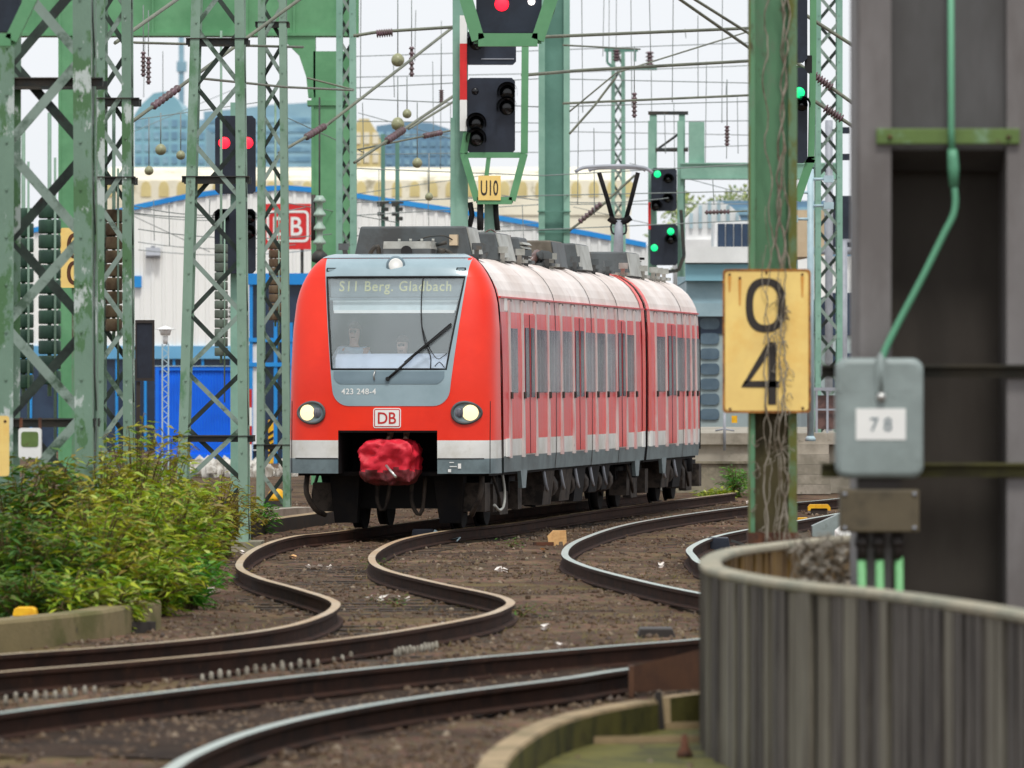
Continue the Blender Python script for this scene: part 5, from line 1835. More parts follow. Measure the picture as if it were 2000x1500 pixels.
HW = 'heavy overhead wires and tubes'
wire([(225, 84, 92), (347, -2, 96)], .030, 'thick tube slanting up from the narrow patched mast to the top edge', HW)
wire([(262, 83, 110), (592, 92, 116)], .024, 'level wire crossing the tapering mast just below the green girder', HW)
wire([(255, 240, 100), (600, -12, 104)], .03, 'slanting tube with a dark insulator rising from the narrow mast past the tapering mast', HW, ins=((.12, .27, .065),))
wire([(545, 299, 118), (640, 243, 120)], .03, 'short tube with a dark insulator in front of the green gantry column', HW, ins=((.55, .95, .07),))
wire([(640, 243, 120), (760, 150, 122), (894, 46, 126)], .03, 'long slanting tube rising to the signal cage from the green gantry column', HW)
wire([(692, 318, 120), (900, 178, 124)], .03, 'slanting tube with a brown insulator left of the unlit signal', HW, ins=((.30, .46, .075),))
wire([(798, 252, 128), (900, 190, 130)], .026, 'second slanting tube just under the first one left of the unlit signal', HW)
wire([(690, 70, 122), (740, 62, 122), (895, 52, 122)], .032, 'level arm with a pinkish insulator in the sky left of the signal', HW, ins=((.22, .38, .085),))
wire([(880, 255, 126), (700, 292, 124)], .02, 'sloping wire with a dark insulator under the left slanting tubes', HW, ins=((.1, .3, .06),))
wire([(1020, 147, 118), (1140, 137, 120), (1462, 119, 124)], .032, 'long level wire from the unlit signal to the numbered post', HW)
wire([(1060, 72, 118), (1462, 55, 124)], .032, 'uppermost long level wire right of the red signal', HW)
wire([(1100, 202, 130), (1462, 186, 134)], .026, 'long level wire below the insulator arm of the distant mast', HW)
wire([(1100, 88, 140), (1250, 96, 150)], .022, 'short level wire ending at the distant mast', HW)
wire([(1318, -8, 120), (1464, 94, 124)], .032, 'lower of two parallel slanting wires at the top right', HW)
wire([(1346, -8, 120), (1464, 66, 124)], .030, 'upper of two parallel slanting wires at the top right', HW)
wire([(1112, 218, 130), (1204, 142, 130), (1460, 62, 138)], .018, 'thin kinked wire climbing right past the distant mast', HW)
wire([(1112, 262, 130), (1160, 208, 130), (1204, 150, 130)], .026, 'slanting tube left of the distant mast', HW)
wire([(1112, 450, 146), (1168, 408, 146), (1240, 342, 146)], .03, 'slanting wire with a bristly insulator behind the pantograph', HW, ins=((.15, .5, .07),), imat='insul')
wire([(1556, 18, 100), (1668, 90, 100)], .03, 'upper slanting tube between the numbered post and the grey column', HW)
wire([(1556, 122, 100), (1668, 203, 100)], .03, 'middle slanting tube with a dark insulator between the post and the grey column', HW, ins=((.3, .62, .075),))
wire([(1580, 190, 100), (1668, 248, 100)], .03, 'lower slanting tube with a dark insulator between the post and the grey column', HW, ins=((.35, .75, .075),))
wire([(1376, 415, 150), (1460, 412, 150)], .02, 'bristly wire over the white station roof', HW, ins=((.02, .6, .06),))
wire([(600, 152, 130), (690, 175, 130)], .02, 'thin wire across the haunch of the green gantry', HW)
wire([(384, 152, 100), (560, 170, 110), (690, 176, 124)], .022, 'level wire between the tapering mast and the pale lattice mast', HW)
TW = 'thin contact wires in the background'
wr = random.Random(21)
for i in range(11):
    py = 105 + i * 33 + wr.uniform(-9, 9)
    Y = wr.uniform(135, 195)
    wire([(695, py + wr.uniform(-8, 22), Y), (1060, py + wr.uniform(-10, 10), Y + 4), (1470, py + wr.uniform(-22, 6), Y + 8)], .013, 'thin contact wire running level behind the signals', TW, 'wire2')
for i in range(9):
    py = 385 + i * 13
    Y = wr.uniform(135, 195)
    x0 = wr.choice((262, 270, 700, 980))
    x1 = x0 + wr.uniform(230, 420)
    wire([(x0, py + wr.uniform(-10, 10), Y), (x1, py + wr.uniform(-12, 16), Y + 4)], .012, 'thin sagging wire in front of the white hall', TW, 'wire2', sag=.15)
for i in range(9):
    Y = wr.uniform(140, 200)
    x0 = wr.choice((262, 560, 700, 900, 1120, 1230))
    py = wr.uniform(180, 470)
    wire([(x0, py, Y), (x0 + wr.uniform(140, 300), py + wr.choice((-1, 1)) * wr.uniform(30, 90), Y + 3)], .011, 'thin slanting wire crossing the background', TW, 'wire2')
DW = 'thin upright dropper wires'
for px, a, b in ((705, -20, 190), (708, 200, 320), (768, 110, 190), (812, 20, 120), (862, 40, 330), (845, 120, 260), (880, 200, 420), (1180, -20, 110), (1190, -20, 100), (1204, -20, 96), (1232, -20, 210), (1268, -20, 104),
                 (1272, 136, 330), (1315, -20, 200), (1316, 200, 420), (1338, 56, 75), (1363, 30, 190), (1380, 120, 330), (1411, -20, 240), (1419, 160, 190), (1440, 190, 300), (1240, 180, 330), (1130, 200, 400), (1160, 250, 420),
                 (1136, -20, 220), (740, 330, 450), (835, 330, 455), (1020, 400, 470), (300, 390, 470), (318, 100, 200), (283, 60, 190), (330, 395, 480), (410, 390, 420), (640, 160, 300), (1298, 222, 300), (1420, 240, 310), (1392, 350, 400)):
    Y = wr.uniform(140, 190)
    wire([(px, a, Y), (px + wr.uniform(-3, 3), b, Y)], .011, 'thin upright dropper wire hanging between the overhead wires', DW, 'wire2')
for px, a, label in ((748, 262, 'left one of two teal poles in front of the slate blue office block'), (776, 275, 'right one of two teal poles in front of the slate blue office block')):
    Y = 175
    tp_ = thing('steel_pole', (gx(px, Y), Y, GZ), label, 'pole', 'teal poles behind the train roof')
    mb = MB(); mb.box(gx(px - 4, Y), gx(px + 4, Y), Y, Y + .12, GZ, zz(a, Y)); mb.build('shaft', M['teal_dark'], tp_)
    mb = MB()
    for k in range(4):
        c = P(px + (5 if k % 2 else -5), 400 + k * 9, Y - .06); mb.rbox(c, .16, .14, .1)
    mb.beam(P(px - 12, 396, Y - .05), P(px + 12, 396, Y - .05), .06, .05)
    mb.build('switch_gear', M['darkmetal'], tp_)
# bell insulators and lamp-like weights
BG_ = 'round bell insulators hung from the wires'
for px, py, r, top, label in ((777, 117, 13, -20, 'yellow-grey round bell insulator high in the sky left of the signal'), (777, 242, 13, 150, 'greenish round bell insulator above the blue office building'), (795, 222, 9, 150, 'small bluish bell insulator beside the greenish one'),
                              (815, 318, 10, 200, 'round bell insulator in front of the blue office building'), (838, 384, 8, 300, 'small dark bell insulator over the hall roof'), (314, 292, 11, 220, 'yellow-grey bell insulator left of the tapering mast'), (291, 333, 9, 230, 'dark bell insulator above the cream building'),
                              (353, 303, 9, 220, 'dark bell insulator touching the tapering mast leg')):
    Y = 132
    t = thing('bell_insulator', P(px, py + r, Y), label, 'insulator', BG_)
    q = r * Y / F
    mb = MB(); mb.lathe(P(px, py + r, Y), [(q * .3, 0), (q * .8, q * .3), (q, q * .8), (q * .95, q * 1.3), (q * .6, q * 1.8), (q * .2, q * 2)], 14); mb.build('bell', M['bell'], t)
    mb = MB(); mb.cyl(P(px, py - r, Y), P(px, top, Y), .012, 5); mb.build('suspension_wire', M['wire2'], t)
for px, a, b, label in ((804, 90, 150, 'slender dark rod insulator in the sky beside the round bell'), (280, 100, 150, 'slender dark rod insulator left of its twin over the blue office'), (290, 110, 165, 'slender dark rod insulator right of its twin over the blue office'), (862, 175, 200, 'slender grey rod insulator near the mast plate'), (1239, 180, 230, 'slender dark rod insulator beside the distant mast'), (1420, 245, 285, 'dark rod insulator above the green girder')):
    Y = 134
    t = thing('rod_insulator', P(px, b, Y), label, 'insulator', 'rod insulators hung from the wires')
    mb = MB(); mb.lathe(P(px, b, Y), insul_prof((b - a) * Y / F, .06, 6)); mb.build('insulator_body', M['insul'], t)
    mb = MB(); mb.cyl(P(px, a, Y), P(px, a - 90, Y), .011, 5); mb.build('suspension_wire', M['wire2'], t)

# ---------------------------------------------------------------- buildings behind
HY = 225.0
hall = thing('depot_hall', (-7.5, HY, GZ), 'white ribbed depot hall with a gently arched blue roof edge and blue lower band', 'hall')
HTOP = [(-80, 478), (100, 442), (265, 404), (360, 384), (450, 371), (560, 366), (640, 373), (750, 390), (850, 405), (950, 421), (1050, 438), (1150, 456), (1262, 478)]


def htop(x):
    px = 1000 + x * F / HY
    for (a, b), (c, d_) in zip(HTOP, HTOP[1:]):
        if px <= c:
            return zz(b + (d_ - b) * (px - a) / (c - a), HY)
    return zz(478, HY)


mb = MB()
pts = []
x = gx(-80, HY)
while x < gx(1262, HY):
    pts += [(x, HY), (x + .22, HY), (x + .25, HY - .06), (x + .35, HY - .06)]
    x += .38
mb.grid([[(a, b, 3.3) for a, b in pts], [(a, b, htop(a) - .02) for a, b in pts]], 0, False)
mb.build('wall', M['hall'], hall)
mb = MB()
hx = [gx(p, HY) for p, q in HTOP]
mb.grid([[(a, HY + .05 + d_, htop(a) - .05) for a in hx] for d_ in (0, 70)], 0, False); mb.build('roof', M['polegrey'], hall)
mb = MB()
for a, b in zip(hx, hx[1:]):
    mb.hexa([(a, HY - .12, htop(a) - .1), (b, HY - .12, htop(b) - .1), (b, HY + .1, htop(b) - .1), (a, HY + .1, htop(a) - .1), (a, HY - .12, htop(a) + .08), (b, HY - .12, htop(b) + .08), (b, HY + .1, htop(b) + .08), (a, HY + .1, htop(a) + .08)])
ed_ = MB()
for q_ in (mb,):
    ed_ = q_
ed_.build('roof_edge', M['hallblue'], hall)
mb = MB(); mb.box(hx[0], hx[-1], HY - .12, HY + .1, 3.03, 3.48); mb.build('lower_band', M['lightblue'], hall)
mb = MB(); mb.box(hx[0], hx[-1], HY + .05, HY + .1, GZ, 3.03); mb.build('glazing', M['darkglass'], hall)
mb = MB()
for k in range(24):
    xx = hx[0] + .5 + k * 1.0
    mb.beam((xx, HY, GZ), (xx, HY, 3.03), .09, .1)
mb.each('mullion', M['hallblue'], hall)
nn = Vector((0, -1, 0)); d = Vector((1, 0, 0))
# floodlight and number on the wall
def on_ab(px, py, off=.2):
    return P(px, py, HY - off)


mb = MB(); c = on_ab(299, 494, .25); mb.rbox(c, .5, .25, .3, 0, 0, -.4); mb.rbox(c + Vector((0, .1, .1)), .12, .3, .3)
mb.build('floodlight', M['polegrey'], hall)
mb = MB(); c = on_ab(455, 610, .12); text_into(mb, '36', .36, .38, lambda x, y: c + d * x + Vector((0, 0, y))); mb.build('building_number', M['ink'], hall)
mb = MB(); c = on_ab(268, 550, .15); mb.rbox(c, .3, .1, .4); mb.build('wall_box', M['hallblue'], hall)
# dark glazed porch with blue fascia left of the train
Y = 190
pr = thing('gatehouse', (gx(530, Y), Y, GZ), 'dark glazed gatehouse with bright blue fascia left of the train', 'building')
mb = MB(); mb.box(gx(490, Y), gx(640, Y), Y, Y + 6, GZ, zz(540, Y)); mb.build('wall', M['darkglass'], pr)
mb = MB(); mb.box(gx(484, Y), gx(650, Y), Y - .2, Y + 6.2, zz(556, Y), zz(534, Y)); mb.build('fascia', M['hallblue'], pr)
mb = MB()
for px in (487, 535, 552, 565):
    mb.box(gx(px, Y), gx(px + 7, Y), Y - .15, Y - .02, GZ, zz(630 if px > 500 else 545, Y))
mb.box(gx(485, Y), gx(575, Y), Y - .18, Y - .03, zz(668, Y), zz(660, Y)); mb.box(gx(485, Y), gx(575, Y), Y - .18, Y - .03, zz(716, Y), zz(708, Y))
mb.build('blue_frame', M['hallblue'], pr)
mb = MB(); mb.box(gx(492, Y), gx(514, Y), Y - .1, Y - .02, zz(880, Y), zz(672, Y)); mb.build('door', M['facadewhite'], pr)
# sign with the red logo
Y = 213
sg = thing('rooftop_sign', (gx(562, Y), Y, zz(485, Y)), 'red square sign with white framed letters on the hall corner', 'sign')
mb = MB(); mb.pbox(517, 607, 398, 487, Y, .2); bd = mb.build('board', M['signred'], sg)
mb = MB()
ox = rrect(0, 0, 1.40, 1.05, .16); ix = rrect(0, 0, 1.24, .89, .1)
cc = P(562, 442, Y - .012)
rows = [[cc + Vector((a, 0, b)) for a, b in q + [q[0]]] for q in (ox, ix)]
mb.grid(rows, 0, False); mb.build('frame', M['white'], bd)
mb = MB(); text_into(mb, 'DB', .96, .62, lambda x, y: P(562, 442, Y - .014) + Vector((x, 0, y))); mb.build('lettering', M['white'], bd)
mb = MB()
for px in (530, 590):
    mb.beam(P(px, 480, Y + .25), P(px, 480, Y + .25) - Vector((0, 0, 1.6)), .1, .1); mb.beam(P(px, 440, Y + .2), P(px, 440, Y + 2.6), .08, .08, side=(0, 0, 1))
mb.each('bracket', M['darkmetal'], sg)
# container
Y = 200
ct = thing('shipping_container', (gx(382, Y), Y, GZ), 'bright blue container behind the tapering mast', 'container')
x0, x1, z0, z1 = gx(303, Y), gx(459, Y), zz(896, Y), zz(716, Y)
mb = MB()
n = 26
pts = []
for k in range(n):
    u = x0 + .08 + (x1 - x0 - .16) * k / n; du = (x1 - x0 - .16) / n
    pts += [(u, 0), (u + du * .4, 0), (u + du * .5, .035), (u + du * .9, .035)]
pts.append((x1 - .08, 0))
mb.grid([[(a, Y + .06 + b, z) for a, b in pts] for z in (z0 + .1, z1 - .1)], 0, False)
mb.box(x0 + .05, x1 - .05, Y + .12, Y + 6, z0 + .05, z1 - .02)
bdy = mb.build('body', M['container'], ct)
mb = MB()
for a in (x0, x1 - .12):
    mb.box(a, a + .12, Y, Y + .14, z0, z1)
mb.box(x0 + .12, x1 - .12, Y + .01, Y + .13, z1 - .12, z1); mb.box(x0 + .12, x1 - .12, Y + .01, Y + .13, z0, z0 + .14)
mb.each('corner_frame', M['container'], ct)
mb = MB(); mb.box(x0 - .02, x1 + .02, Y - .02, Y + 6, z1 + .003, z1 + .03); mb.build('roof_edge', M['pole'], ct)
# warning board beside the container
Y = 186
wb = thing('warning_board', (gx(464, Y), Y, GZ), 'upright red and white striped warning post right of the blue container', 'marker')
mb = MB()
for k in range(5):
    mb.pbox(455, 470, 730 + k * 44, 774 + k * 44, Y, .12, k % 2)
mb.build('panel', [M['white'], M['logored']], wb)
wb = thing('warning_board', (gx(481, Y - 4), Y - 4, GZ), 'upright white and red checked marker post behind the slim mast', 'marker')
mb = MB()
for k in range(5):
    mb.pbox(477, 492, 760 + k * 36, 796 + k * 36, Y - 4, .12, (k + 1) % 2)
mb.build('panel', [M['white'], M['logored']], wb)
# yellow lifting post and heap of pale rubble
Y = 160
yp = thing('yellow_marker_post', (gx(530, Y), Y, GZ), 'yellow post with black stripes behind the slim mast', 'post')
mb = MB(); mb.pbox(524, 534, 820, 905, Y, .12); q = mb.build('post', M['yellow2'], yp)
mb = MB()
for k in range(4):
    mb.prism([P(524, 846 + k * 12, Y - .012), P(534, 840 + k * 12, Y - .012), P(534, 846 + k * 12, Y - .012), P(524, 852 + k * 12, Y - .012)], (0, .01, 0))
mb.each('stripe', M['black'], q)
rb = MB()
for i in range(85):
    icos(rb, (gx(rnd.uniform(380, 575), 165), 165 + rnd.uniform(-5, 5), GZ + rnd.uniform(0, .35)), rnd.uniform(.08, .22))
tag(rb.build('rubble', M['rubble'], org=(gx(500, 165), 165, GZ)), 'pale heap of rubble lying in front of the gatehouse', 'rubble', kind='stuff')
Y = 122
yd = thing('yellow_point_lantern', (gx(540, Y), Y, GZ), 'orange-yellow domed cover on the ground at the left of the train front', 'cover')
mb = MB(); c = P(540, 980, Y); mb.lathe((c.x, c.y, zz(978, Y)), [(.19, 0), (.185, .07), (.14, .17), (.08, .22), (.0, .235)], 18); mb.build('dome', M['yellow2'], yd)
mb = MB(); mb.rbox((c.x, c.y, zz(982, Y) - .02), .5, .4, .1); mb.box(c.x - .2, c.x + .2, c.y - .15, c.y + .15, GZ - .05, zz(984, Y) - .04); mb.build('base', M['darkmetal'], yd)
mb = MB(); mb.cyl((c.x + .16, c.y - .1, zz(978, Y)), (c.x + .3, c.y, zz(955, Y)), .02, 6); mb.build('handle', M['darkmetal'], yd)

# small lantern on a lattice post
Y = 140
lp = thing('lattice_lantern', (gx(323, Y), Y, GZ), 'small white roofed lantern on a thin lattice post before the hall', 'lantern')
mb = MB()
for px in (317, 329):
    for dy in (0, .13):
        mb.beam(P(px, 830, Y + dy), P(px, 672, Y + dy), .03, .03); mb.beam((gx(px, Y), Y + dy, GZ), P(px, 830, Y + dy), .03, .03)
for k in range(16):
    mb.beam(P(317 if k % 2 else 329, 830 - k * 10, Y), P(329 if k % 2 else 317, 820 - k * 10, Y), .018, .012)
mb.build('post', M['pole'], lp)
mb = MB(); c = P(323, 640, Y); mb.lathe((c.x, c.y, zz(644, Y)), [(.22, 0), (.21, .02), (.05, .07), (.0, .09)], 4)
mb.lathe((c.x, c.y, zz(655, Y)), [(.10, 0), (.13, .1), (.13, .12)], 8)
mb.lathe((c.x, c.y, zz(672, Y)), [(.05, 0), (.06, .18)], 8); mb.build('lamp_head', M['facadewhite'], lp)
# dark back board
Y = 100
db = thing('signal_backboard', (gx(283, Y), Y, zz(745, Y)), 'dark upright panel fixed to the right of the narrow patched mast', 'panel')
mb = MB(); mb.pbox(267, 299, 630, 738, Y, .08); mb.build('panel', M['navy'], db)
mb = MB()
for py in (625, 738):
    mb.pbox(264, 301, py, py + 6, Y - .02, .12)
mb.pbox(297, 301, 631, 738, Y - .02, .12); mb.pbox(264, 267, 631, 738, Y - .02, .12)
mb.beam(P(252, 680, Y), P(266, 680, Y), .05, .05, side=(0, 1, 0)); mb.beam(P(270, 745, Y + .05), (gx(270, Y), Y + .05, GZ), .06, .06)
mb.build('panel_frame', M['ink'], db)
# yellow hectometre plates behind the near mast
def number_plate(px0, px1, py0, py1, Y, digits, label, post=None, cat='sign'):
    t_ = thing('number_sign', (gx((px0 + px1) / 2, Y), Y, zz(py1, Y)), label, cat)
    mb = MB(); q = rrect(0, 0, gx(px1, Y) - gx(px0, Y), zz(py0, Y) - zz(py1, Y), .03); c = P((px0 + px1) / 2, (py0 + py1) / 2, Y)
    mb.prism([c + Vector((a, 0, b)) for a, b in q], (0, .02, 0)); pl_ = mb.build('plate', M['yellow'], t_)
    return t_, pl_


def ring(mb, c, rx, rz, wd_, n=40, p=2.2):
    o = []; i_ = []
    for k in range(n + 1):
        a = 2 * PI * k / n
        ca_, sa_ = math.cos(a), math.sin(a)
        o.append(c + Vector((rx * math.copysign(abs(ca_) ** (2 / p), ca_), 0, rz * math.copysign(abs(sa_) ** (2 / p), sa_))))
        i_.append(c + Vector(((rx - wd_) * math.copysign(abs(ca_) ** (2 / p), ca_), 0, (rz - wd_) * math.copysign(abs(sa_) ** (2 / p), sa_))))
    mb.grid([o, i_], 0, False)


Y = 86
t_, pl_ = number_plate(118, 178, 445, 562, Y, '', 'yellow number plate half hidden behind the large near mast')
mb = MB(); ring(mb, P(146, 480, Y - .004), .105, .17, .05); ring(mb, P(146, 533, Y - .004), .105, .16, .05); mb.each('digit', M['rust'], pl_)
mb = MB(); mb.pbox(140, 152, 540, 900, Y + .05, .08); mb.build('post', M['post'], t_)
Y = 64
t_, pl_ = number_plate(-70, 18, 812, 930, Y, '', 'yellow rusty plate cut off at the left edge')
mb = MB(); mb.cyl(P(10, 823, Y - .004), P(10, 823, Y + .01), .015, 8); mb.build('bolt', M['rust'], pl_)
mb = MB(); mb.pbox(-40, -20, 920, 1100, Y + .03, .08); mb.build('post', M['post'], t_)
# white box with yellow window hung on the near mast
Y = 67.5
wbx = thing('meter_box', (gx(58, Y), Y, zz(905, Y)), 'small white box with a yellowed window hanging on the crossbar of the near mast', 'box')
mb = MB(); q = rrect(0, 0, gx(80, Y) - gx(36, Y), zz(836, Y) - zz(896, Y), .03); c = P(58, 866, Y - .12)
mb.prism([c + Vector((a, 0, b)) for a, b in q], (0, .14, 0)); b_ = mb.build('housing', M['facadewhite'], wbx)
mb = MB(); c = P(58, 858, Y - .125); q = rrect(0, 0, .18, .16, .03); mb.prism([c + Vector((a, 0, b)) for a, b in q], (0, .02, 0)); mb.build('window', M['bracket'], b_)
mb = MB()
for px in (41, 78):
    mb.pbox(px - 3, px + 3, 816, 838, Y - .06, .03)
mb.each('hanger', M['rust'], wbx)

# city behind
def block(name, label, cat, px0, px1, py0, Y, depth, mat, cols=6, rowsn=6, top=None, winmat='citywin', zb=GZ, band=False):
    r_ = thing(name, (gx((px0 + px1) / 2, Y), Y, zb), label, cat)
    x0, x1, z1 = gx(px0, Y), gx(px1, Y), zz(py0, Y)
    mb = MB()
    if top:
        pts = [Vector((x0, Y, zb))] + [P(a, b, Y) for a, b in top] + [Vector((x1, Y, zb))]
        mb.prism(pts, (0, depth, 0))
    else:
        mb.box(x0, x1, Y, Y + depth, zb, z1)
    mb.build('wall', M[mat], r_)
    zlow = zz(395, Y)
    hgt = min(z1, zz(max(py0, 185), Y)) - .6 - zlow
    for i in range(rowsn):
        za = zlow + hgt * i / rowsn + hgt * .02
        mb = MB()
        if band:
            mb.box(x0 + .3, x1 - .3, Y - .08, Y + .02, za, za + hgt / rowsn * .5)
        else:
            for k in range(cols):
                a = x0 + (x1 - x0) * (k + .18) / cols
                mb.box(a, a + (x1 - x0) / cols * .64, Y - .08, Y + .02, za, za + hgt / rowsn * .6)
        mb.each('window', M[winmat], r_)
    return r_


block('office_building', 'teal glass office block with a rounded roof behind the hall', 'building', 262, 402, 215, 600, 30, 'citya', 8, 7, top=((262, 225), (275, 205), (300, 182), (325, 178), (345, 192), (362, 222), (402, 250)))
block('office_building', 'pale blue banded office block between the tapering mast and the gantry column', 'building', 398, 612, 212, 640, 30, 'cityb', 8, 9, top=((398, 218), (470, 212), (520, 205), (612, 200)), band=True)
block('office_building', 'slate blue office block left of the unlit signal', 'building', 735, 905, 240, 560, 30, 'cityc', 10, 8, top=((735, 246), (790, 238), (842, 240), (905, 262)))
block('old_building', 'narrow sandstone building with a rounded gable beside the slate blue block', 'building', 690, 742, 232, 520, 20, 'citygold', 3, 4, top=((690, 250), (702, 232), (720, 232), (736, 258), (742, 300)), winmat='cream')
tw = thing('lattice_tower', (gx(354, 900), 900, GZ), 'slender pale blue tower far away above the teal block', 'tower')
mb = MB(); mb.box(gx(349, 900), gx(359, 900), 900, 901, GZ, zz(68, 900)); mb.box(gx(345, 900), gx(364, 900), 899.8, 901.2, zz(140, 900), zz(120, 900)); mb.build('shaft', M['cityb'], tw)
cb = thing('station_hall', (gx(700, 390), 390, GZ), 'long cream building with a low barrel roof behind the depot hall', 'building')
mb = MB(); Yc = 390
x0, x1 = gx(200, Yc), gx(1265, Yc)
prf = [(zz(420, Yc), 0), (zz(352, Yc), 0), (zz(332, Yc), 3), (zz(318, Yc), 8), (zz(312, Yc), 14), (zz(318, Yc), 22)]
rows = [[(x, Yc + d_, z) for z, d_ in prf] for x in (x0, x0 + 8, x1 - 9, x1 - 1)]
mb.grid(rows, 0, False); mb.box(x0 + .1, x1 - 1.1, Yc + .1, Yc + 20, GZ, zz(352, Yc)); mb.build('wall', M['cream'], cb)
mb = MB()
for k in range(30):
    px = 215 + k * 35
    c = P(px, 368, Yc - .05)
    mb.prism([c + Vector((a, 0, b)) for a, b in ((-.3, -.5), (.3, -.5), (.3, .1), (.2, .35), (0, .45), (-.2, .35), (-.3, .1))], (0, .1, 0))
mb.each('arched_window', M['citygold'], cb)

# station buildings on the right
Y = 172
sb = thing('station_building', (gx(1400, Y), Y, GZ), 'grey station block with a column of rounded windows beside the train end', 'building')
mb = MB(); mb.box(gx(1345, Y), gx(1560, Y), Y, Y + 8, GZ, zz(545, Y)); mb.build('wall', M['facade'], sb)
mb = MB(); mb.box(gx(1340, Y), gx(1600, Y), Y - .3, Y + 8, zz(618, Y), zz(592, Y)); mb.box(gx(1340, Y), gx(1600, Y), Y - .2, Y + 8, zz(592, Y), zz(550, Y)); mb.build('roof_panel', M['facadeblue'], sb)
mb = MB(); mb.box(gx(1338, Y), gx(1580, Y), Y - .5, Y + 8, zz(549, Y), zz(516, Y)); mb.build('roof_slope', M['lightblue'] if False else M['citya'], sb)
mb = MB(); mb.box(gx(1336, Y), gx(1470, Y), Y - .7, Y + 4, zz(514, Y), zz(483, Y)); mb.build('parapet', M['facadewhite'], sb)
mb = MB(); mb.box(gx(1340, Y), gx(1462, Y), Y - .04, Y + .01, zz(652, Y), zz(619, Y)); mb.build('shadow_band', M['darkglass'], sb)
for k in range(7):
    c = P(1386, 632 + k * 29.5, Y - .05)
    mb = MB(); q = rrect(0, 0, 38 * Y / F, 22 * Y / F, .12); mb.prism([c + Vector((a, 0, b)) for a, b in q], (0, .08, 0)); mb.build('rounded_window', M['oval'], sb)
mb = MB()
for k in range(4):
    mb.box(gx(1402 + k * 16, Y + 2), gx(1416 + k * 16, Y + 2), Y + 2, Y + 2.3, zz(484, Y + 2), zz(437, Y + 2))
mb.each('attic_window', M['darkglass'], sb)
mb = MB(); mb.box(gx(1398, Y + 2), gx(1470, Y + 2), Y + 2.1, Y + 6, zz(486, Y + 2), zz(432, Y + 2)); mb.build('attic', M['facadewhite'], sb)
dr_ = thing('vaulted_roof', (gx(1390, 240), 240, GZ), 'white vaulted roof behind the station block', 'building')
mb = MB(); pts = [P(1340, 470, 240)] + [P(1395 - 55 * math.cos(PI * k / 14), 445 - 52 * math.sin(PI * k / 14), 240) for k in range(15)] + [P(1450, 470, 240)]
mb.prism(pts, (0, 12, 0)); mb.box(gx(1330, 240), gx(1460, 240), 239.8, 252, GZ, zz(468, 240)); mb.build('roof_vault', M['facadewhite'], dr_)
mb = MB()
for k in range(6):
    px = 1350 + k * 18; h_ = 52 * math.sin(math.acos(max(-1, min(1, (px - 1395) / 55))))
    mb.beam(P(px, 446, 239.9), P(px, 446 - h_, 239.9), .12, .1)
mb.each('rib', M['pole'], dr_)
oz = thing('office_building', (gx(1420, 320), 320, GZ), 'low blue-grey building beyond the green girder', 'building')
mb = MB(); mb.box(gx(1385, 320), gx(2900, 320), 320, 332, GZ, zz(392, 320)); mb.build('wall', M['cityc'], oz)
mb = MB(); mb.box(gx(1390, 320), gx(2890, 320), 319.9, 320.05, zz(420, 320), zz(405, 320)); mb.build('window_row', M['citywin'], oz)

Y = 160
rbk = thing('track_office', (gx(1610, Y), Y, GZ), 'grey and dark blue office with a white canopy right of the numbered post', 'building')
mb = MB(); mb.box(gx(1582, Y), gx(2900, Y), Y, Y + 7, GZ, zz(600, Y)); mb.build('wall', M['facade'], rbk)
mb = MB(); mb.box(gx(1578, Y), gx(2880, Y), Y - .06, Y - .01, zz(655, Y), zz(572, Y)); mb.box(gx(1612, Y), gx(1700, Y), Y - .06, Y - .01, zz(758, Y), zz(690, Y)); mb.each('window', M['darkglass'], rbk)
mb = MB(); mb.prism([P(1558, 508, Y - 1), P(1626, 496, Y - 1), P(1632, 566, Y - 1), P(1600, 584, Y - 1), P(1560, 590, Y - 1)], (0, .3, 0)); mb.build('canopy', M['facadewhite'], rbk)
mb = MB(); mb.box(gx(1556, Y), gx(1614, Y), Y + 1, Y + 5, zz(500, Y), zz(408, Y)); mb.build('beige_block', M['beige'], rbk)
mb = MB(); mb.box(gx(1580, Y), gx(2900, Y), Y + .5, Y + 6, zz(600, Y), zz(500, Y)); mb.build('upper_wall', M['facadewhite'], rbk)
mb = MB(); mb.box(gx(1628, Y), gx(1665, Y), Y + .2, Y + .6, zz(482, Y), zz(382, Y)); mb.build('dark_panel', M['navy'], rbk)
mb = MB(); mb.tube([P(1585, 490, Y - .5), P(1690, 490, Y - .5)], .09, 8); mb.build('pipe', M['polegrey'], rbk)
for px, w_, a, Yp, mt, label in ((1583, 13, 330, 130, 'pole', 'pale blue-grey tubular pole on the platform right of the numbered post'), (1619, 15, 235, 145, 'polegrey', 'grey tubular pole left of the grey column'), (1648, 14, 470, 150, 'polegrey', 'short grey tubular pole against the dark windows')):
    pp = thing('platform_pole', (gx(px, Yp), Yp, 1.0), label, 'pole')
    mb = MB(); r_ = w_ / 2 * Yp / F; mb.cyl((gx(px, Yp), Yp, 1.0), P(px, a, Yp), r_, 14); mb.lathe((gx(px, Yp), Yp, 1.0), [(r_ * 1.6, 0), (r_ * 1.5, .06), (r_ * 1.05, .1)], 14); mb.build('pole_shaft', M[mt], pp)
    mb = MB()
    if a < 400:
        for k in range(4):
            c = P(px, a + 20 + k * 26, Yp); mb.cyl(c + Vector((-.3 if k % 2 else .3, -.1, 0)), c, .03, 6); mb.rbox(c + Vector((-.36 if k % 2 else .36, -.1, 0)), .2, .2, .14)
    else:
        mb.beam(P(px - 16, a, Yp), P(px + 16, a, Yp), .08, .08)
    mb.build('lamp_arm', M['navy'] if a < 300 else M[mt], pp)
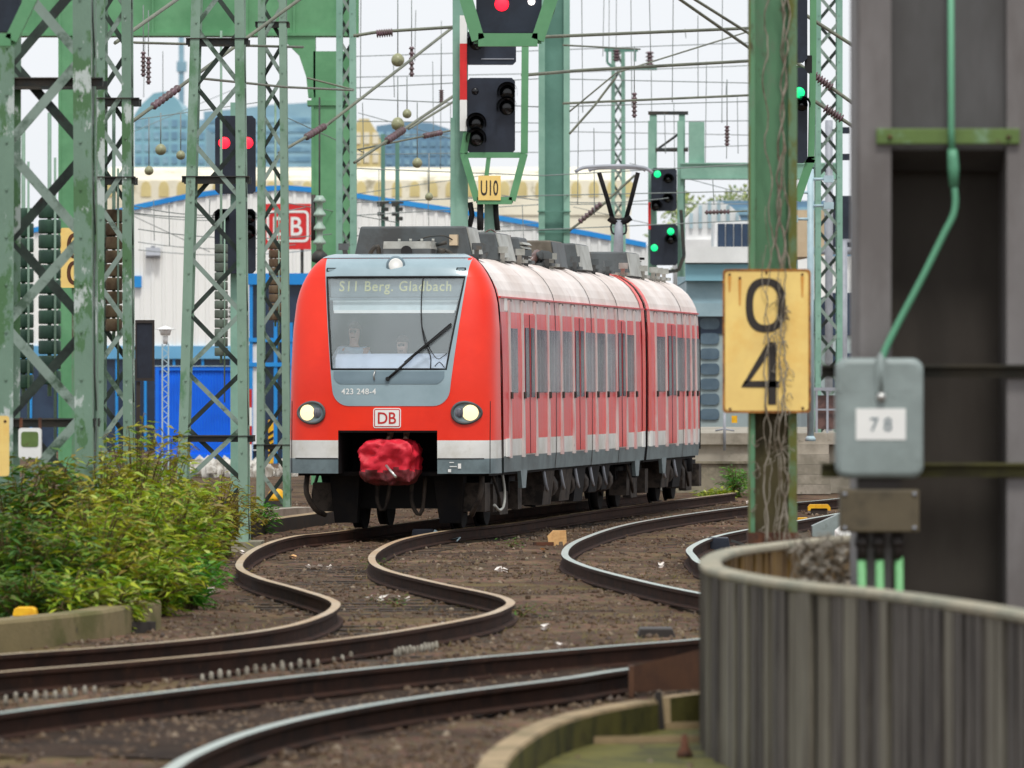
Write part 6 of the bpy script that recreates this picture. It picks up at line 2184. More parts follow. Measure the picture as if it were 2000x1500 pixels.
# platform with steps
Y = 138
pf = thing('far_platform', (gx(1480, Y), Y, GZ), 'low concrete platform with steps beyond the end of the train', 'platform')
mb = MB()
mb.box(gx(1300, Y), gx(2500, Y), Y, Y + 20, zz(868, Y), zz(846, Y)); mb.box(gx(1300, Y), gx(1540, Y), Y + .12, Y + 19, GZ, zz(868, Y)); mb.box(gx(1540, Y), gx(2500, Y), Y + .3, Y + 19, GZ, zz(869, Y))
mb.build('slab', M['plat'], pf)
mb = MB(); mb.box(gx(1300, Y), gx(1538, Y), Y - .7, Y + .1, GZ, zz(905, Y)); mb.box(gx(1300, Y), gx(1538, Y), Y - .75, Y - .3, zz(905, Y) + .003, zz(900, Y)); mb.build('lower_ledge', M['concrete'], pf)
mb = MB()
for k in range(5):
    zt_ = zz(868, Y) - k * (zz(868, Y) - GZ) / 5
    mb.box(gx(1540, Y), gx(1618, Y), Y - .18 - k * .22, Y + .28, zt_ - (zz(868, Y) - GZ) / 5 + .001 * k, zt_ - .004)
mb.build('step', M['plat'], pf)
hr = thing('handrail', (gx(1615, Y), Y + .5, zz(846, Y)), 'grey handrail with reddish panels on the platform behind the numbered post', 'railing')
mb = MB()
for px in (1595, 1616, 1640):
    mb.beam(P(px, 846, Y + .6), P(px, 760, Y + .6), .05, .05)
mb.beam(P(1590, 760, Y + .6), P(1660, 760, Y + .6), .07, .06); mb.beam(P(1590, 800, Y + .6), P(1660, 800, Y + .6), .04, .04)
mb.build('rail_frame', M['polegrey'], hr)
mb = MB(); mb.pbox(1597, 1660, 772, 838, Y + .68, .03); mb.build('panel', M['ceramic'], hr)
st_ = thing('small_post', (gx(1415, Y - .2), Y - .2, zz(846, Y)), 'thin post with a crossbar on the platform edge beside the yellow plate', 'post')
mb = MB(); mb.cyl(P(1415, 880, Y - .2), P(1415, 806, Y - .2), .03, 8); mb.tube([P(1397, 841, Y - .2), P(1414, 838, Y - .2), P(1434, 841, Y - .2)], .02, 6); mb.build('stem', M['polegrey'], st_)
mb = MB(); mb.pbox(1429, 1440, 812, 826, Y - .1, .05); mb.build('yellow_tag', M['yellow2'], st_)
# ---------------------------------------------------------------- numbered post at the right
Y = 55
pt = thing('numbered_post', (gx(1512, Y), Y + .15, GZ), 'green steel H-section post overgrown with dry twining stems, right of the train', 'post')
x0, x1 = gx(1463, Y), gx(1557, Y)
mb = MB()
zb, ztp = GZ - .1, zz(-80, Y)
mb.box(x0, x0 + .012, Y, Y + .26, zb, ztp, 1); mb.box(x1 - .012, x1, Y, Y + .26, zb, ztp, 1)      # flanges side on
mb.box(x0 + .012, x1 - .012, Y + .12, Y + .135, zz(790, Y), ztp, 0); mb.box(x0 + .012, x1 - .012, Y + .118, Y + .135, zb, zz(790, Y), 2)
mb.box(x0 + .012, x0 + .05, Y, Y + .012, zb, ztp, 0); mb.box(x1 - .075, x1 - .012, Y, Y + .012, zb, ztp, 1)
mb.build('post_shaft', [M['post'], M['postedge'], M['postbrown']], pt)
mb = MB(); mb.box(x0 - .01, x1 + .01, Y - .01, Y + .27, zz(1062, Y), zz(1040, Y)); mb.build('collar', M['rust'], pt)
pl = thing('track_number_sign', (gx(1497, Y), Y - .06, zz(806, Y)), 'yellow enamel plate with dark digits 0 and 4 on the green post', 'sign')
mb = MB()
c = P(1497.5, 666, Y - .08)
q = rrect(0, 0, gx(1583, Y) - gx(1412, Y), zz(526, Y) - zz(806, Y), .035)
mb.prism([c + Vector((a, 0, b)) for a, b in q], (0, .022, 0)); plate = mb.build('plate', M['yellow'], pl)
mb = MB()
q1 = rrect(0, 0, gx(1583, Y) - gx(1412, Y) + .004, zz(526, Y) - zz(806, Y) + .004, .035); q2 = rrect(0, 0, gx(1583, Y) - gx(1412, Y) - .036, zz(526, Y) - zz(806, Y) - .036, .03)
rows = [[c + Vector((a, -.003, b)) for a, b in q + [q[0]]] for q in (q1, q2)]
mb.grid(rows, 0, False); mb.build('rusty_rim', M['plateedge'], plate)
mb = MB(); ring(mb, P(1495.5, 596, Y - .086), 39 * Y / F, 53 * Y / F, .062, 44, 2.5); mb.build('digit', M['ink'], plate)
mb = MB()
yy = Y - .086
def pz(a, b):
    return P(a, b, yy)
for poly in ([(1500, 668), (1516, 668), (1516, 790), (1500, 790)], [(1498, 670), (1500, 694), (1466, 742), (1448, 756)], [(1448, 756), (1454, 744), (1522, 744), (1522, 757)]):
    mb.prism([pz(a, b) for a, b in poly], (0, .003, 0))
mb.build('digit', M['ink'], plate)
for px, py in ((1425, 536), (1445, 543), (1497, 532), (1567, 536), (1426, 799), (1500, 812), (1568, 797)):
    mb = MB(); mb.lathe(P(px, py, Y - .08), [(.001, -.014), (.011, -.01), (.012, .002)], 8, 0, 'y'); mb.build('bolt', M['rust'], plate)
mb = MB()      # rust runs below the bolts
for px, py, l in ((1445, 546, 50), (1567, 540, 40), (1425, 540, 30)):
    mb.prism([pz(px - 3, py), pz(px + 3, py), pz(px + 1.2, py + l), pz(px - 1.2, py + l)], (0, .002, 0))
mb.each('rust_run', pm('rust_stain', S(214, 150, 66), .6, var=.1), plate)
# climbing stems
tw_ = MB(); tr = random.Random(5)
for k in range(7):
    px = tr.choice((1483, 1488, 1518, 1522, 1527, 1510, 1532, 1500)) + tr.uniform(-6, 6)
    top = tr.choice((250, 330, 420, 500, 560, 640, 860, 900)) + tr.uniform(-40, 40)
    if px < 1495:
        top = max(top, 500)
    pts = []
    py = 1060
    ph = tr.uniform(0, 6)
    while py > top:
        inpl = 520 < py < 810
        a = 6 if py > 820 else 4
        pts.append(P(px + a * math.sin(py * .03 + ph) + tr.uniform(-4, 4), py, Y - .115 - .015 * tr.random()))
        py -= tr.uniform(12, 26)
    if len(pts) > 3:
        tw_.tube(catmull(pts, .05), .005 if k % 3 else .009, 5, 0, .003)
for k in range(4):      # twisted pair of stems running up to the top
    x0_ = (1526, 1528, 1534, 1500)[k]; pts = []
    py = 560
    while py > -70:
        pts.append(P(x0_ + 5 * math.sin(py * .05 + k * 3.1) + 6 * math.sin(py * .011 + k) + tr.uniform(-1.5, 1.5), py, Y - .04 + .02 * math.cos(py * .05 + k * 3.1)))
        py -= 14
    tw_.tube(catmull(pts, .05), .012 if k < 2 else .007, 5, 0, .006)
for k in range(60):
    px = tr.uniform(1472, 1545); py = tr.uniform(840, 1060) if k < 30 else tr.uniform(560, 830)
    if k >= 30:
        px = tr.uniform(1505, 1540)
    p = P(px, py, Y - .11)
    q = [p]
    for s in range(3):
        q.append(q[-1] + Vector((tr.uniform(-.05, .05), tr.uniform(-.02, .01), tr.uniform(-.06, .08))))
    tw_.tube(catmull(q, .04), .004, 4)
tv = tw_.build('climbing_stems', M['twig'], org=P(1505, 1060, Y))
tag(tv, 'dry leafless climber twining up the green post and over the yellow plate', 'climber')

# ---------------------------------------------------------------- boarded wall at the platform end
ZT = 1.02
wp = [G(3200, 1420, ZT), G(2700, 1325, ZT), G(2250, 1242, ZT), G(2000, 1196, ZT), G(1850, 1172, ZT), G(1700, 1152, ZT), G(1600, 1143, ZT), G(1500, 1130, ZT), G(1420, 1115, ZT), G(1390, 1103, ZT), G(1392, 1088, ZT), G(1430, 1074, ZT), G(1500, 1064, ZT), G(1600, 1053, ZT), G(1700, 1045, ZT), G(1900, 1035, ZT)]
wp = [Vector((p.x, p.y, 0)) for p in wp]
path = catmull(wp, .06)
bw = thing('boarded_wall', (path[len(path) // 2].x, path[len(path) // 2].y, GZ), 'curved wall of weathered upright boards with a pale coping at the lower right', 'wall')
mb = MB(); mb.sweep([p + Vector((0, 0, ZT)) for p in path], [(-.055, -.045), (.055, -.045), (.07, -.03), (.07, -.005), (.05, .008), (-.05, .008), (-.07, -.005), (-.07, -.03)])
mb.build('coping', M['coping'], bw)
# cumulative length for boards
acc = [0]
for a, b in zip(path, path[1:]):
    acc.append(acc[-1] + (b - a).length)


def at(s):
    for i in range(len(acc) - 1):
        if acc[i + 1] >= s:
            t = (s - acc[i]) / max(1e-6, acc[i + 1] - acc[i])
            return path[i].lerp(path[i + 1], t), (path[min(i + 2, len(path) - 1)] - path[max(i - 1, 0)]).normalized()
    return path[-1], (path[-1] - path[-2]).normalized()


mbs = [MB(), MB(), MB()]
s = 0; br = random.Random(12)
sTip = acc[min(range(len(path)), key=lambda i: path[i].x / path[i].y)]
k = 0
while s < acc[-1] - .25:
    wd_ = br.uniform(.15, .25) if s < .52 * acc[-1] else br.uniform(.09, .15)
    p0, t0 = at(s + .008); p1, t1 = at(s + wd_ - .008)
    t = (p1 - p0).normalized(); nn = Vector((t.y, -t.x, 0))
    o = br.uniform(-.02, .014); inw = s > sTip + .5
    z1_ = ZT - .045; z0_ = GZ - .15
    which = 2 if inw else (0 if br.random() < .62 else 1)
    if not inw and sTip - 2.2 < s < sTip + .5:
        which = 1 if br.random() < .75 else 0
    # outside is to the left of travel (towards the camera)
    sg_ = 1 if inw else -1
    a = p0 + nn * sg_ * (.055 + o); b = p1 + nn * sg_ * (.055 + o); c = b - nn * sg_ * .034; d = a - nn * sg_ * .034
    mbs[which].hexa([(a.x, a.y, z0_), (b.x, b.y, z0_), (c.x, c.y, z0_), (d.x, d.y, z0_), (a.x, a.y, z1_), (b.x, b.y, z1_), (c.x, c.y, z1_), (d.x, d.y, z1_)])
    s += wd_ + br.choice((.03, .036, .045, .055)) * (1 if s < .52 * acc[-1] else .6); k += 1
for m_, mt in zip(mbs, ('board', 'boardpale', 'boardin')):
    if m_.v:
        m_.build('boards', M[mt], bw)
mb = MB()     # dark backing sheet between the boards
pb = [p for p in path]
mb.sweep([p + Vector((0, 0, 0)) for p in pb], [(-.016, GZ - .15), (.016, GZ - .15), (.016, ZT - .05), (-.016, ZT - .05)])
mb.build('backing', M['ink'], bw)
mb = MB(); mb.sweep([p + Vector((0, 0, GZ)) for p in path], [(-.09, -.1), (.09, -.1), (.09, .03), (-.09, .05)]); mb.build('plinth', M['concrete'], bw)
# fill: fallen dry leaves and stems in the pit behind the wall
dl = MB(); dr2 = random.Random(9)
for k in range(260):
    px = dr2.uniform(1560, 1660); py = dr2.uniform(1062, 1150)
    p = P(px, py, 42.5 + dr2.uniform(-.8, .8))
    a = dr2.random() * 2 * PI; l = dr2.uniform(.03, .09)
    e = Vector((math.cos(a), math.sin(a), dr2.uniform(-.6, .6))) * l; s_ = Vector((-math.sin(a), math.cos(a), dr2.uniform(-1, 1))) * l * .35
    dl.poly([p - s_ * .2, p + e * .5 - s_, p + e, p + e * .5 + s_])
for k in range(40):
    px = dr2.uniform(1560, 1660)
    q = [P(px, 1165, 42.6)]
    for s_ in range(6):
        q.append(q[-1] + Vector((dr2.uniform(-.05, .05), dr2.uniform(-.05, .05), .07)))
    dl.tube(q, .006, 4, 0, .003)
tag(dl.build('dry_undergrowth', M['twig'], org=P(1610, 1160, 42.5)), 'tangle of dry brown twigs and leaves behind the boarded wall', 'undergrowth', kind='stuff')

# ---------------------------------------------------------------- grey column with cabinet
Y = 40
cl = thing('steel_column', (gx(1850, Y), Y + .4, GZ), 'massive grey steel column with a deep web at the right edge', 'column')
zb, ztp = GZ - .1, zz(-120, Y)
fx0, fx1, fx2, fx3 = gx(1678, Y), gx(1741, Y), gx(1966, Y), gx(2060, Y)
mb = MB(); mb.box(fx0, fx1, Y, Y + .03, zb, ztp); mb.box(fx0 - .012, fx0 + .02, Y + .03, Y + .85, zb, ztp); mb.build('flange', M['col'], cl, bevel=.006)
mb = MB(); mb.box(fx2, fx3, Y, Y + .03, zb, ztp); mb.box(fx2 - .002, fx2 + .028, Y + .03, Y + .85, zb, ztp); mb.build('flange', M['col'], cl, bevel=.006)
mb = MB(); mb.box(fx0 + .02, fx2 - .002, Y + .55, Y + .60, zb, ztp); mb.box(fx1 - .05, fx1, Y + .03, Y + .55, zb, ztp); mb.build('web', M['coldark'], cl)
mb = MB()
za, zb2 = zz(292, Y), zz(330, Y)
mb.hexa([(fx1, Y + .06, za), (fx2, Y + .06, za), (fx2, Y + .09, za), (fx1, Y + .09, za), (fx1, Y + .06, ztp), (fx2, Y + .06, ztp), (fx2, Y + .09, ztp), (fx1, Y + .09, ztp)])
mb.hexa([(fx1, Y + .40, zb2), (fx2, Y + .40, zb2), (fx2, Y + .42, zb2), (fx1, Y + .42, zb2), (fx1, Y + .06, za), (fx2, Y + .06, za), (fx2, Y + .09, za), (fx1, Y + .09, za)])
mb.build('cover_plate', M['colplate'], cl)
mb = MB(); mb.pbox(1712, 1992, 251, 281, Y - .035, .035); br_ = mb.build('pipe_bracket', M['bracket'], cl, bevel=.006)
mb = MB()
for px in (1738, 1858, 1970):
    mb.lathe(P(px, 268, Y - .036), [(.001, -.02), (.014, -.014), (.015, 0)], 8, 0, 'y')
mb.each('bolt', M['rust'], br_)
mb = MB(); mb.pbox(1604, 2080, 712, 738, Y - .03, .05); mb.box(gx(1604, Y), gx(2080, Y), Y - .09, Y - .03, zz(717, Y), zz(712, Y)); mb.build('mounting_bar', M['darkbar'], cl)
mb = MB(); mb.pbox(1604, 2080, 904, 932, Y - .03, .05); mb.box(gx(1604, Y), gx(2080, Y), Y - .09, Y - .03, zz(909, Y), zz(904, Y)); mb.build('mounting_bar', M['olive'], cl)
# conduit
cd = thing('green_conduit', P(1858, 700, Y), 'green pipe running down the grey column and bending to the cabinet', 'pipe')
mb = MB()
yp = Y - .06
mb.tube([P(1857, -120, yp), P(1858, 255, yp), P(1860, 300, yp)], 6.2 * Y / F, 12); mb.build('upper_pipe', M['pipe'], cd)
mb = MB(); mb.tube([P(1860, 292, yp), P(1861, 310, yp), P(1862, 326, yp), P(1863, 365, yp)], [.030, .034, .036, .028], 14); mb.build('coupling', M['pipe'], cd)
mb = MB(); mb.tube(catmull([P(1863, 360, yp), P(1866, 390, yp), P(1862, 420, yp), P(1846, 452, yp), P(1800, 545, yp), P(1755, 630, yp), P(1728, 685, yp), P(1720, 715, yp)], .04), 6.6 * Y / F, 12); mb.build('bent_pipe', M['pipe'], cd)
# cabinet
cbx = thing('signal_cabinet', (gx(1719, Y), Y - .14, zz(934, Y)), 'rounded grey cabinet numbered 78 fixed to the grey column', 'cabinet')
mb = MB()
c = P(1719, 817, Y - .30)
rows = []
for dpt, ins in ((.0, .035), (.006, .016), (.02, .004), (.04, 0), (.2, 0)):
    q = rrect(0, 0, (gx(1804, Y) - gx(1634, Y)) - 2 * ins, (zz(700, Y) - zz(934, Y)) - 2 * ins, .075 - ins * .6, 7)
    rows.append([c + Vector((a, dpt, b)) for a, b in q + [q[0]]])
mb.grid(rows, 0); mb.poly(rows[0][:-1]); mb.poly(rows[-1][:-1])
hs = mb.build('housing', M['box'], cbx)
mb = MB()
mb.prism([P(a, b, Y - .318) for a, b in ((1709, 702), (1732, 702), (1730, 768), (1712, 768))], (0, .02, 0)); mb.tube([P(1720, 690, Y - .31), P(1721, 765, Y - .322)], .014, 8)
mb.lathe(P(1721, 775, Y - .31), [(.002, -.03), (.026, -.022), (.03, .0)], 14, 1, 'y')
mb.build('lock_strap', [M['box'], M['chrome']], hs)
mb = MB(); mb.prism([P(a, b, Y - .304) for a, b in ((1672, 798), (1769, 798), (1769, 859), (1672, 859))], (0, .006, 0)); lb = mb.build('label', M['white'], hs)
mb = MB(); text_into(mb, '7 8', 42 * Y / F, 27 * Y / F, lambda x, y: P(1721, 829, Y - .3065) + Vector((x, 0, y)), 0, 1.0); mb.build('label_number', M['cabdark'], lb)
mb = MB()
for a, b, w_, h_ in ((1664, 756, 40, 20), (1752, 756, 40, 20), (1719, 905, 110, 34)):
    q = rrect(0, 0, w_ * 1.4 * Y / F, h_ * Y / F, .02); cc = P(a, b, Y - .301)
    mb.prism([cc + Vector((x, 0, z)) for x, z in q], (0, .008, 0))
mb.each('raised_panel', M['box'], hs)
mb = MB(); mb.pbox(1676, 1760, 932, 958, Y - .24, .2); mb.build('neck', M['ink'], cbx)
mb = MB(); mb.pbox(1641, 1796, 956, 1040, Y - .28, .2); tb = mb.build('terminal_box', M['boxbrown'], cbx, bevel=.012)
mb = MB()
for a, b in ((1650, 965), (1786, 965), (1650, 1031), (1786, 1031)):
    mb.lathe(P(a, b, Y - .28), [(.001, -.014), (.012, -.01), (.013, 0)], 8, 0, 'y')
mb.each('screw', M['polegrey'], tb)
mb = MB()
for px in (1683, 1716, 1752):
    mb.tube([P(px, 1038, Y - .18), P(px + 1, 1092, Y - .18)], .034, 10)
    mb.lathe(P(px, 1068, Y - .18), [(.042, 0), (.045, .03), (.04, .06)], 10)
mb.build('cable_gland', M['ink'], tb)
for px, lab in ((1683, 'left'), (1718, 'middle'), (1756, 'right')):
    mb = MB(); mb.tube([P(px, 1088, Y - .18), P(px + 2, 1330, Y - .18)], 8.5 * Y / F, 10); cdt = mb.build('cable_pipe', M['pipepale'])
    tag(cdt, {'left': 'left green cable pipe under the brown terminal box', 'middle': 'middle green cable pipe under the brown terminal box', 'right': 'right green cable pipe under the brown terminal box'}[lab], 'pipe', 'green cable pipes under the terminal box')

# ---------------------------------------------------------------- concrete kerb bottom centre
kz = .06
kp = [G(945, 1560, kz), G(958, 1500, kz), G(985, 1462, kz), G(1050, 1420, kz), G(1120, 1395, kz), G(1200, 1378, kz), G(1262, 1368, kz)]
mb = MB(); mb.sweep([Vector((p.x, p.y, kz)) for p in catmull(kp, .15)], [(-.075, 0), (.075, 0), (.085, -.02), (.085, -.30), (-.085, -.30), (-.085, -.02)], [0, 0, 1, 1, 1, 0])
tag(mb.build('concrete_kerb', [M['concrete_tan'], M['moss']]), 'curved tan kerb with mossy inner face at the bottom edge', 'kerb')
kp = [G(1292, 1362, kz), G(1340, 1356, kz), G(1400, 1350, kz), G(1440, 1347, kz)]
mb = MB(); mb.sweep([Vector((p.x, p.y, kz)) for p in catmull(kp, .15)], [(-.06, 0), (.06, 0), (.07, -.30), (-.07, -.30)], [0, 1, 1, 0])
tag(mb.build('concrete_kerb', [M['concrete_tan'], M['moss']]), 'short straight mossy kerb piece against the boarded wall', 'kerb')
mb = MB(); mb.beam(P(1285, 1350, 42.7), P(1292, 1425, 42.7), .05, .04); tag(mb.build('iron_peg', M['ink']), 'larger dark iron peg between the two mossy kerb pieces', 'peg')
mb = MB(); mb.beam(P(1338, 1362, 43.4), P(1340, 1402, 43.4), .04, .04); tag(mb.build('iron_peg', M['ink']), 'smaller dark iron peg near the boarded wall', 'peg')
# inner floor of the kerb
mb = MB()
fl = [G(985, 1500, GZ + .05), G(1060, 1445, GZ + .05), G(1160, 1412, GZ + .05), G(1275, 1392, GZ + .05), G(1440, 1378, GZ + .05), G(1460, 1560, GZ + .05), G(985, 1560, GZ + .05)]
mb.prism([Vector((p.x, p.y, GZ + .05)) for p in fl], (0, 0, -.12))
fo = mb.build('paving', M['moss']); tag(fo, kind='structure')
mb = MB()
for py in (1425, 1452):
    mb = MB(); a = G(1200 if py < 1430 else 1120, py, GZ + .054); b = G(1430, py - 4, GZ + .054)
    mb.beam((a.x, a.y, GZ + .065), (b.x, b.y, GZ + .065), .06, .03, 0, side=(0, 1, 0))
    tag(mb.build('timber_strip', M['concrete_tan']), 'shorter pale timber strip at the back of the mossy paving' if py < 1430 else 'longer pale timber strip in front on the mossy paving', 'timber')
c = G(1337, 1480, GZ + .05)
mb = MB(); mb.lathe((c.x, c.y, GZ + .05), [(.05, 0), (.05, .03), (.03, .06), (.015, .14), (.0, .15)], 10); tag(mb.build('iron_stub', M['rust']), 'small rusty stub standing on the mossy paving', 'stub')
# brown steel plate where the front rail ends
Yb = 48.2
mb = MB(); mb.prism([P(1232, 1302, Yb), P(1392, 1262, Yb + .9), P(1392, 1345, Yb + .9), P(1232, 1352, Yb)], (.05, .12, 0)); mb.box(gx(1228, Yb), gx(1238, Yb), Yb - .03, Yb + .12, GZ, zz(1300, Yb))
tag(mb.build('brown_plate', M['brownplate']), 'rusty brown upright plate at the end of the nearest rail', 'plate')

# ---------------------------------------------------------------- left foreground: duct, point machine lantern
dp = [G(-60, 1215, .08), G(60, 1204, .08), G(170, 1192, .08), G(235, 1180, .08), G(285, 1172, .08)]
cdct = thing('cable_duct', (G(120, 1200, .08).x, G(120, 1200, .08).y, GZ), 'mossy concrete cable duct beam at the left below the bushes', 'duct')
pth = [Vector((p.x, p.y, .08)) for p in catmull(dp, .3)]
mb = MB(); mb.sweep(pth, [(-.13, .0), (.13, 0), (.15, -.03), (.15, -.36), (-.15, -.36), (-.15, -.03)]); mb.build('beam', M['duct'], cdct)
mb = MB()
for f in (.35, .6, .8, .93):
    p = pth[int(f * (len(pth) - 1))]
    mb.box(p.x - .03, p.x + .03, p.y - .22, p.y - .12, GZ - .05, -.08)
mb.each('notch', M['ink'], cdct)
c = G(250, 1236, GZ)
mb = MB(); mb.rbox((c.x, c.y, GZ + .05), .34, .5, .12, .5); tag(mb.build('drain_box', M['ink']), 'dark low drain box at the foot of the duct beam', 'drain')
t = thing('point_marker', (G(38, 1245, GZ).x, G(38, 1245, GZ).y, GZ), 'yellow capped point marker on dark legs at the far left', 'marker')
Yp = G(38, 1245, GZ).y
mb = MB(); q = [(24, 1204), (27, 1190), (34, 1186), (62, 1186), (69, 1190), (72, 1204)]; mb.prism([P(a, b, Yp) for a, b in q], (0, .25, 0)); mb.build('cap', M['yellow2'], t, bevel=.01)
mb = MB(); q = [(12, 1222), (14, 1207), (22, 1204), (74, 1204), (70, 1220)]; mb.prism([P(a, b, Yp - .02) for a, b in q], (0, .3, 0)); mb.build('collar', M['polegrey'], t)
mb = MB()
for a in (14, 35, 58):
    mb.pbox(a, a + 12, 1221, 1252, Yp, .2)
mb.each('leg', M['black'], t)
mb = MB(); mb.tube(catmull([P(10, 1210, Yp), P(-10, 1222, Yp), P(0, 1240, Yp - .3), P(40, 1252, Yp - .4), P(75, 1250, Yp - .4)], .05), .02, 6); mb.build('cable', M['darkmetal'], t)
# concrete edge beside the bushes
kp = [G(392, 1037, .02), G(480, 1022, .02), G(540, 1012, .02), G(600, 1004, .02), G(660, 996, .02)]
mb = MB(); mb.sweep([Vector((p.x, p.y, .02)) for p in catmull(kp, .5)], [(-.12, 0), (.12, 0), (.13, -.3), (-.13, -.3)], [0, 1, 1, 1])
tag(mb.build('track_kerb', [M['concrete_tan'], M['darkmetal']]), 'low dark-sided kerb running from the bushes towards the train', 'kerb')
kp = [G(470, 1002, .0), G(530, 994, .0), G(600, 990, .0)]
mb = MB(); mb.sweep([Vector((p.x, p.y, .0)) for p in catmull(kp, .5)], [(-.2, 0), (.2, 0), (.22, -.2), (-.22, -.2)], 0)
tag(mb.build('concrete_slab', M['plat']), 'flat pale slab behind the low kerb left of the train', 'slab')

# ---------------------------------------------------------------- small things between the tracks
def device(px, py, w_, d_, h_, mat, name, label, cat, ang=0):
    c = G(px, py, GZ)
    t = thing(name, (c.x, c.y, GZ), label, cat)
    mb = MB(); hw_ = w_ / 2
    pr = [(-hw_, 0), (hw_, 0), (hw_ * .8, h_), (-hw_ * .85, h_)]
    mb.prism([Vector((c.x + a, c.y, GZ + b)) for a, b in pr], (0, d_, 0)); mb.build('housing', mat, t, bevel=.012)
    return t, c


t, c = device(826, 1060, .36, .3, .2, M['navy'], 'rail_lubricator', 'dark box clamped inside the right rail in front of the train', 'device')
mb = MB(); mb.beam((c.x + .17, c.y, GZ + .17), (c.x + .4, c.y - .1, GZ + .03), .05, .06); mb.tube([(c.x + .4, c.y - .1, GZ + .04), (c.x + .55, c.y - .2, GZ + .08), (c.x + .5, c.y - .3, GZ + .03)], .012, 6); mb.build('arm', M['pole'], t)
t, c = device(1404, 1078, .34, .3, .2, M['navy'], 'rail_lubricator', 'dark box inside the tight curve of the right track', 'device')
mb = MB(); mb.beam((c.x + .17, c.y, GZ + .16), (c.x + .55, c.y - .1, GZ + .04), .03, .04); mb.build('arm', M['darkmetal'], t)
t, c = device(967, 1046, .22, .2, .13, M['rust'], 'rusty_block', 'small rusty block lying beside the track in front of the train', 'block')
mb = MB(); mb.tube(catmull([(c.x - .1, c.y, GZ + .05), (c.x - .4, c.y - .4, GZ + .03), (c.x - .55, c.y - 1.2, GZ + .02)], .1), .018, 6); mb.build('cable', M['polegrey'], t)
t, c = device(1283, 1249, .36, .5, .1, M['ink'], 'drain_box', 'flat dark box beside the polished rail near the boarded wall', 'drain')
# cardboard box
c = G(1088, 1066, GZ)
t = thing('cardboard_box', (c.x, c.y, GZ), 'torn tan cardboard piece lying beside the right track', 'box')
mb = MB(); mb.prism([Vector((c.x + a, c.y, GZ + b)) for a, b in ((-.12, .03), (-.14, .14), (-.06, .22), (.13, .22), (.14, .05), (.09, .0), (.08, .06), (.03, .06), (.02, 0), (-.06, 0))], (0, .16, 0)); mb.build('carton', M['cardboard'], t)
mb = MB(); mb.rbox((c.x - .2, c.y - .05, GZ + .03), .3, .06, .05, .25); mb.build('dark_stick', M['rust'], t)
# yellow markers and grey-green box near the numbered post
for px, py, w_, label in ((1600, 1006, 44, 'longer yellow point cover right of the numbered post'), (1568, 1034, 22, 'smaller yellow point cover in front of the longer one')):
    c = G(px, py, GZ); k = c.y / F
    t = thing('point_cover', (c.x, c.y, GZ), label, 'cover', 'yellow point covers')
    mb = MB(); hw_ = w_ / 2 * k
    mb.prism([Vector((c.x + a, c.y, GZ + b)) for a, b in ((-hw_, .08), (-hw_, .14), (-hw_ * .8, .19), (hw_ * .8, .19), (hw_, .14), (hw_, .08), (hw_ * .8, .08), (hw_ * .7, .12), (-hw_ * .7, .12), (-hw_ * .8, .08))], (0, .25, 0)); mb.build('cover', M['yellow2'], t)
    mb = MB(); mb.box(c.x - hw_ * .7, c.x + hw_ * .7, c.y + .03, c.y + .22, GZ - .05, GZ + .115); mb.build('base', M['under2'], t)
c = G(1625, 1048, GZ)
mb = MB(); mb.prism([Vector((c.x + a, c.y, GZ + b)) for a, b in ((-.3, .0), (-.3, .16), (.1, .34), (.5, .36), (.5, 0))], (0, .5, 0)); tag(mb.build('point_motor', M['box']), 'grey-green wedge shaped point motor beside the grey column', 'motor')
c = G(1650, 1060, GZ)
mb = MB(); icos(mb, (c.x, c.y, GZ + .1), .16); icos(mb, (c.x + .1, c.y - .1, GZ + .06), .13); tag(mb.build('white_bag', M['white']), 'crumpled white bag beside the point motor', 'bag')
# pale litter
lr = random.Random(31)
for i, (px, py, r) in enumerate(((573, 1092, .07), (600, 1111, .05), (612, 1112, .05), (626, 1112, .04), (643, 1113, .04), (975, 1118, .055), (987, 1120, .05), (1223, 1148, .06), (1292, 1105, .05), (722, 1174, .06), (740, 1176, .06), (758, 1173, .07), (775, 1174, .06), (795, 1177, .05), (403, 1165, .08), (425, 1166, .06),
                                 (1013, 990, .05), (1205, 1009, .05), (1060, 1083, .05), (1290, 1110, .05), (1100, 1265, .06), (868, 1233, .05), (1068, 1230, .06), (470, 1082, .05), (1460, 985, .04), (1340, 955, .1))):
    c = G(px, py, GZ)
    mb = MB()
    n = 6
    pts = [Vector((c.x + r * lr.uniform(.6, 1.2) * math.cos(2 * PI * k / n), c.y + r * lr.uniform(.6, 1.4) * math.sin(2 * PI * k / n), gh(c.x, c.y) + .03 + lr.uniform(0, .05))) for k in range(n)]
    top = Vector((c.x, c.y, gh(c.x, c.y) + r * .9))
    for k in range(n):
        mb.poly([pts[k], pts[(k + 1) % n], top])
    mb.poly(list(reversed([p - Vector((0, 0, .03)) for p in pts])))
    tag(mb.build('litter', M['litter'] if i not in (0, 18) else M['cardboard']), 'small pale scrap of litter lying on the ballast' if i not in (0, 18) else 'small tan scrap of litter lying on the ballast', 'litter', 'scraps of litter on the ballast' if i not in (0, 18) else 'tan scraps of litter on the ballast')

# ---------------------------------------------------------------- bushes
def leaf(mb, p, d, l, wd_, rng):
    d = d.normalized()
    s = d.cross(Vector((0, 0, 1)))
    if s.length < .01:
        s = Vector((1, 0, 0))
    s.normalize()
    a = rng.uniform(-.7, .7)
    n = s.cross(d)
    s = s * math.cos(a) + n * math.sin(a)
    drop = Vector((0, 0, -l * rng.uniform(.05, .3)))
    m_ = p + d * l * .45; e = p + d * l + drop
    i = mb.add([p, m_ + s * wd_, e, m_ - s * wd_])
    mb.face((i, i + 1, i + 2)); mb.face((i, i + 2, i + 3))


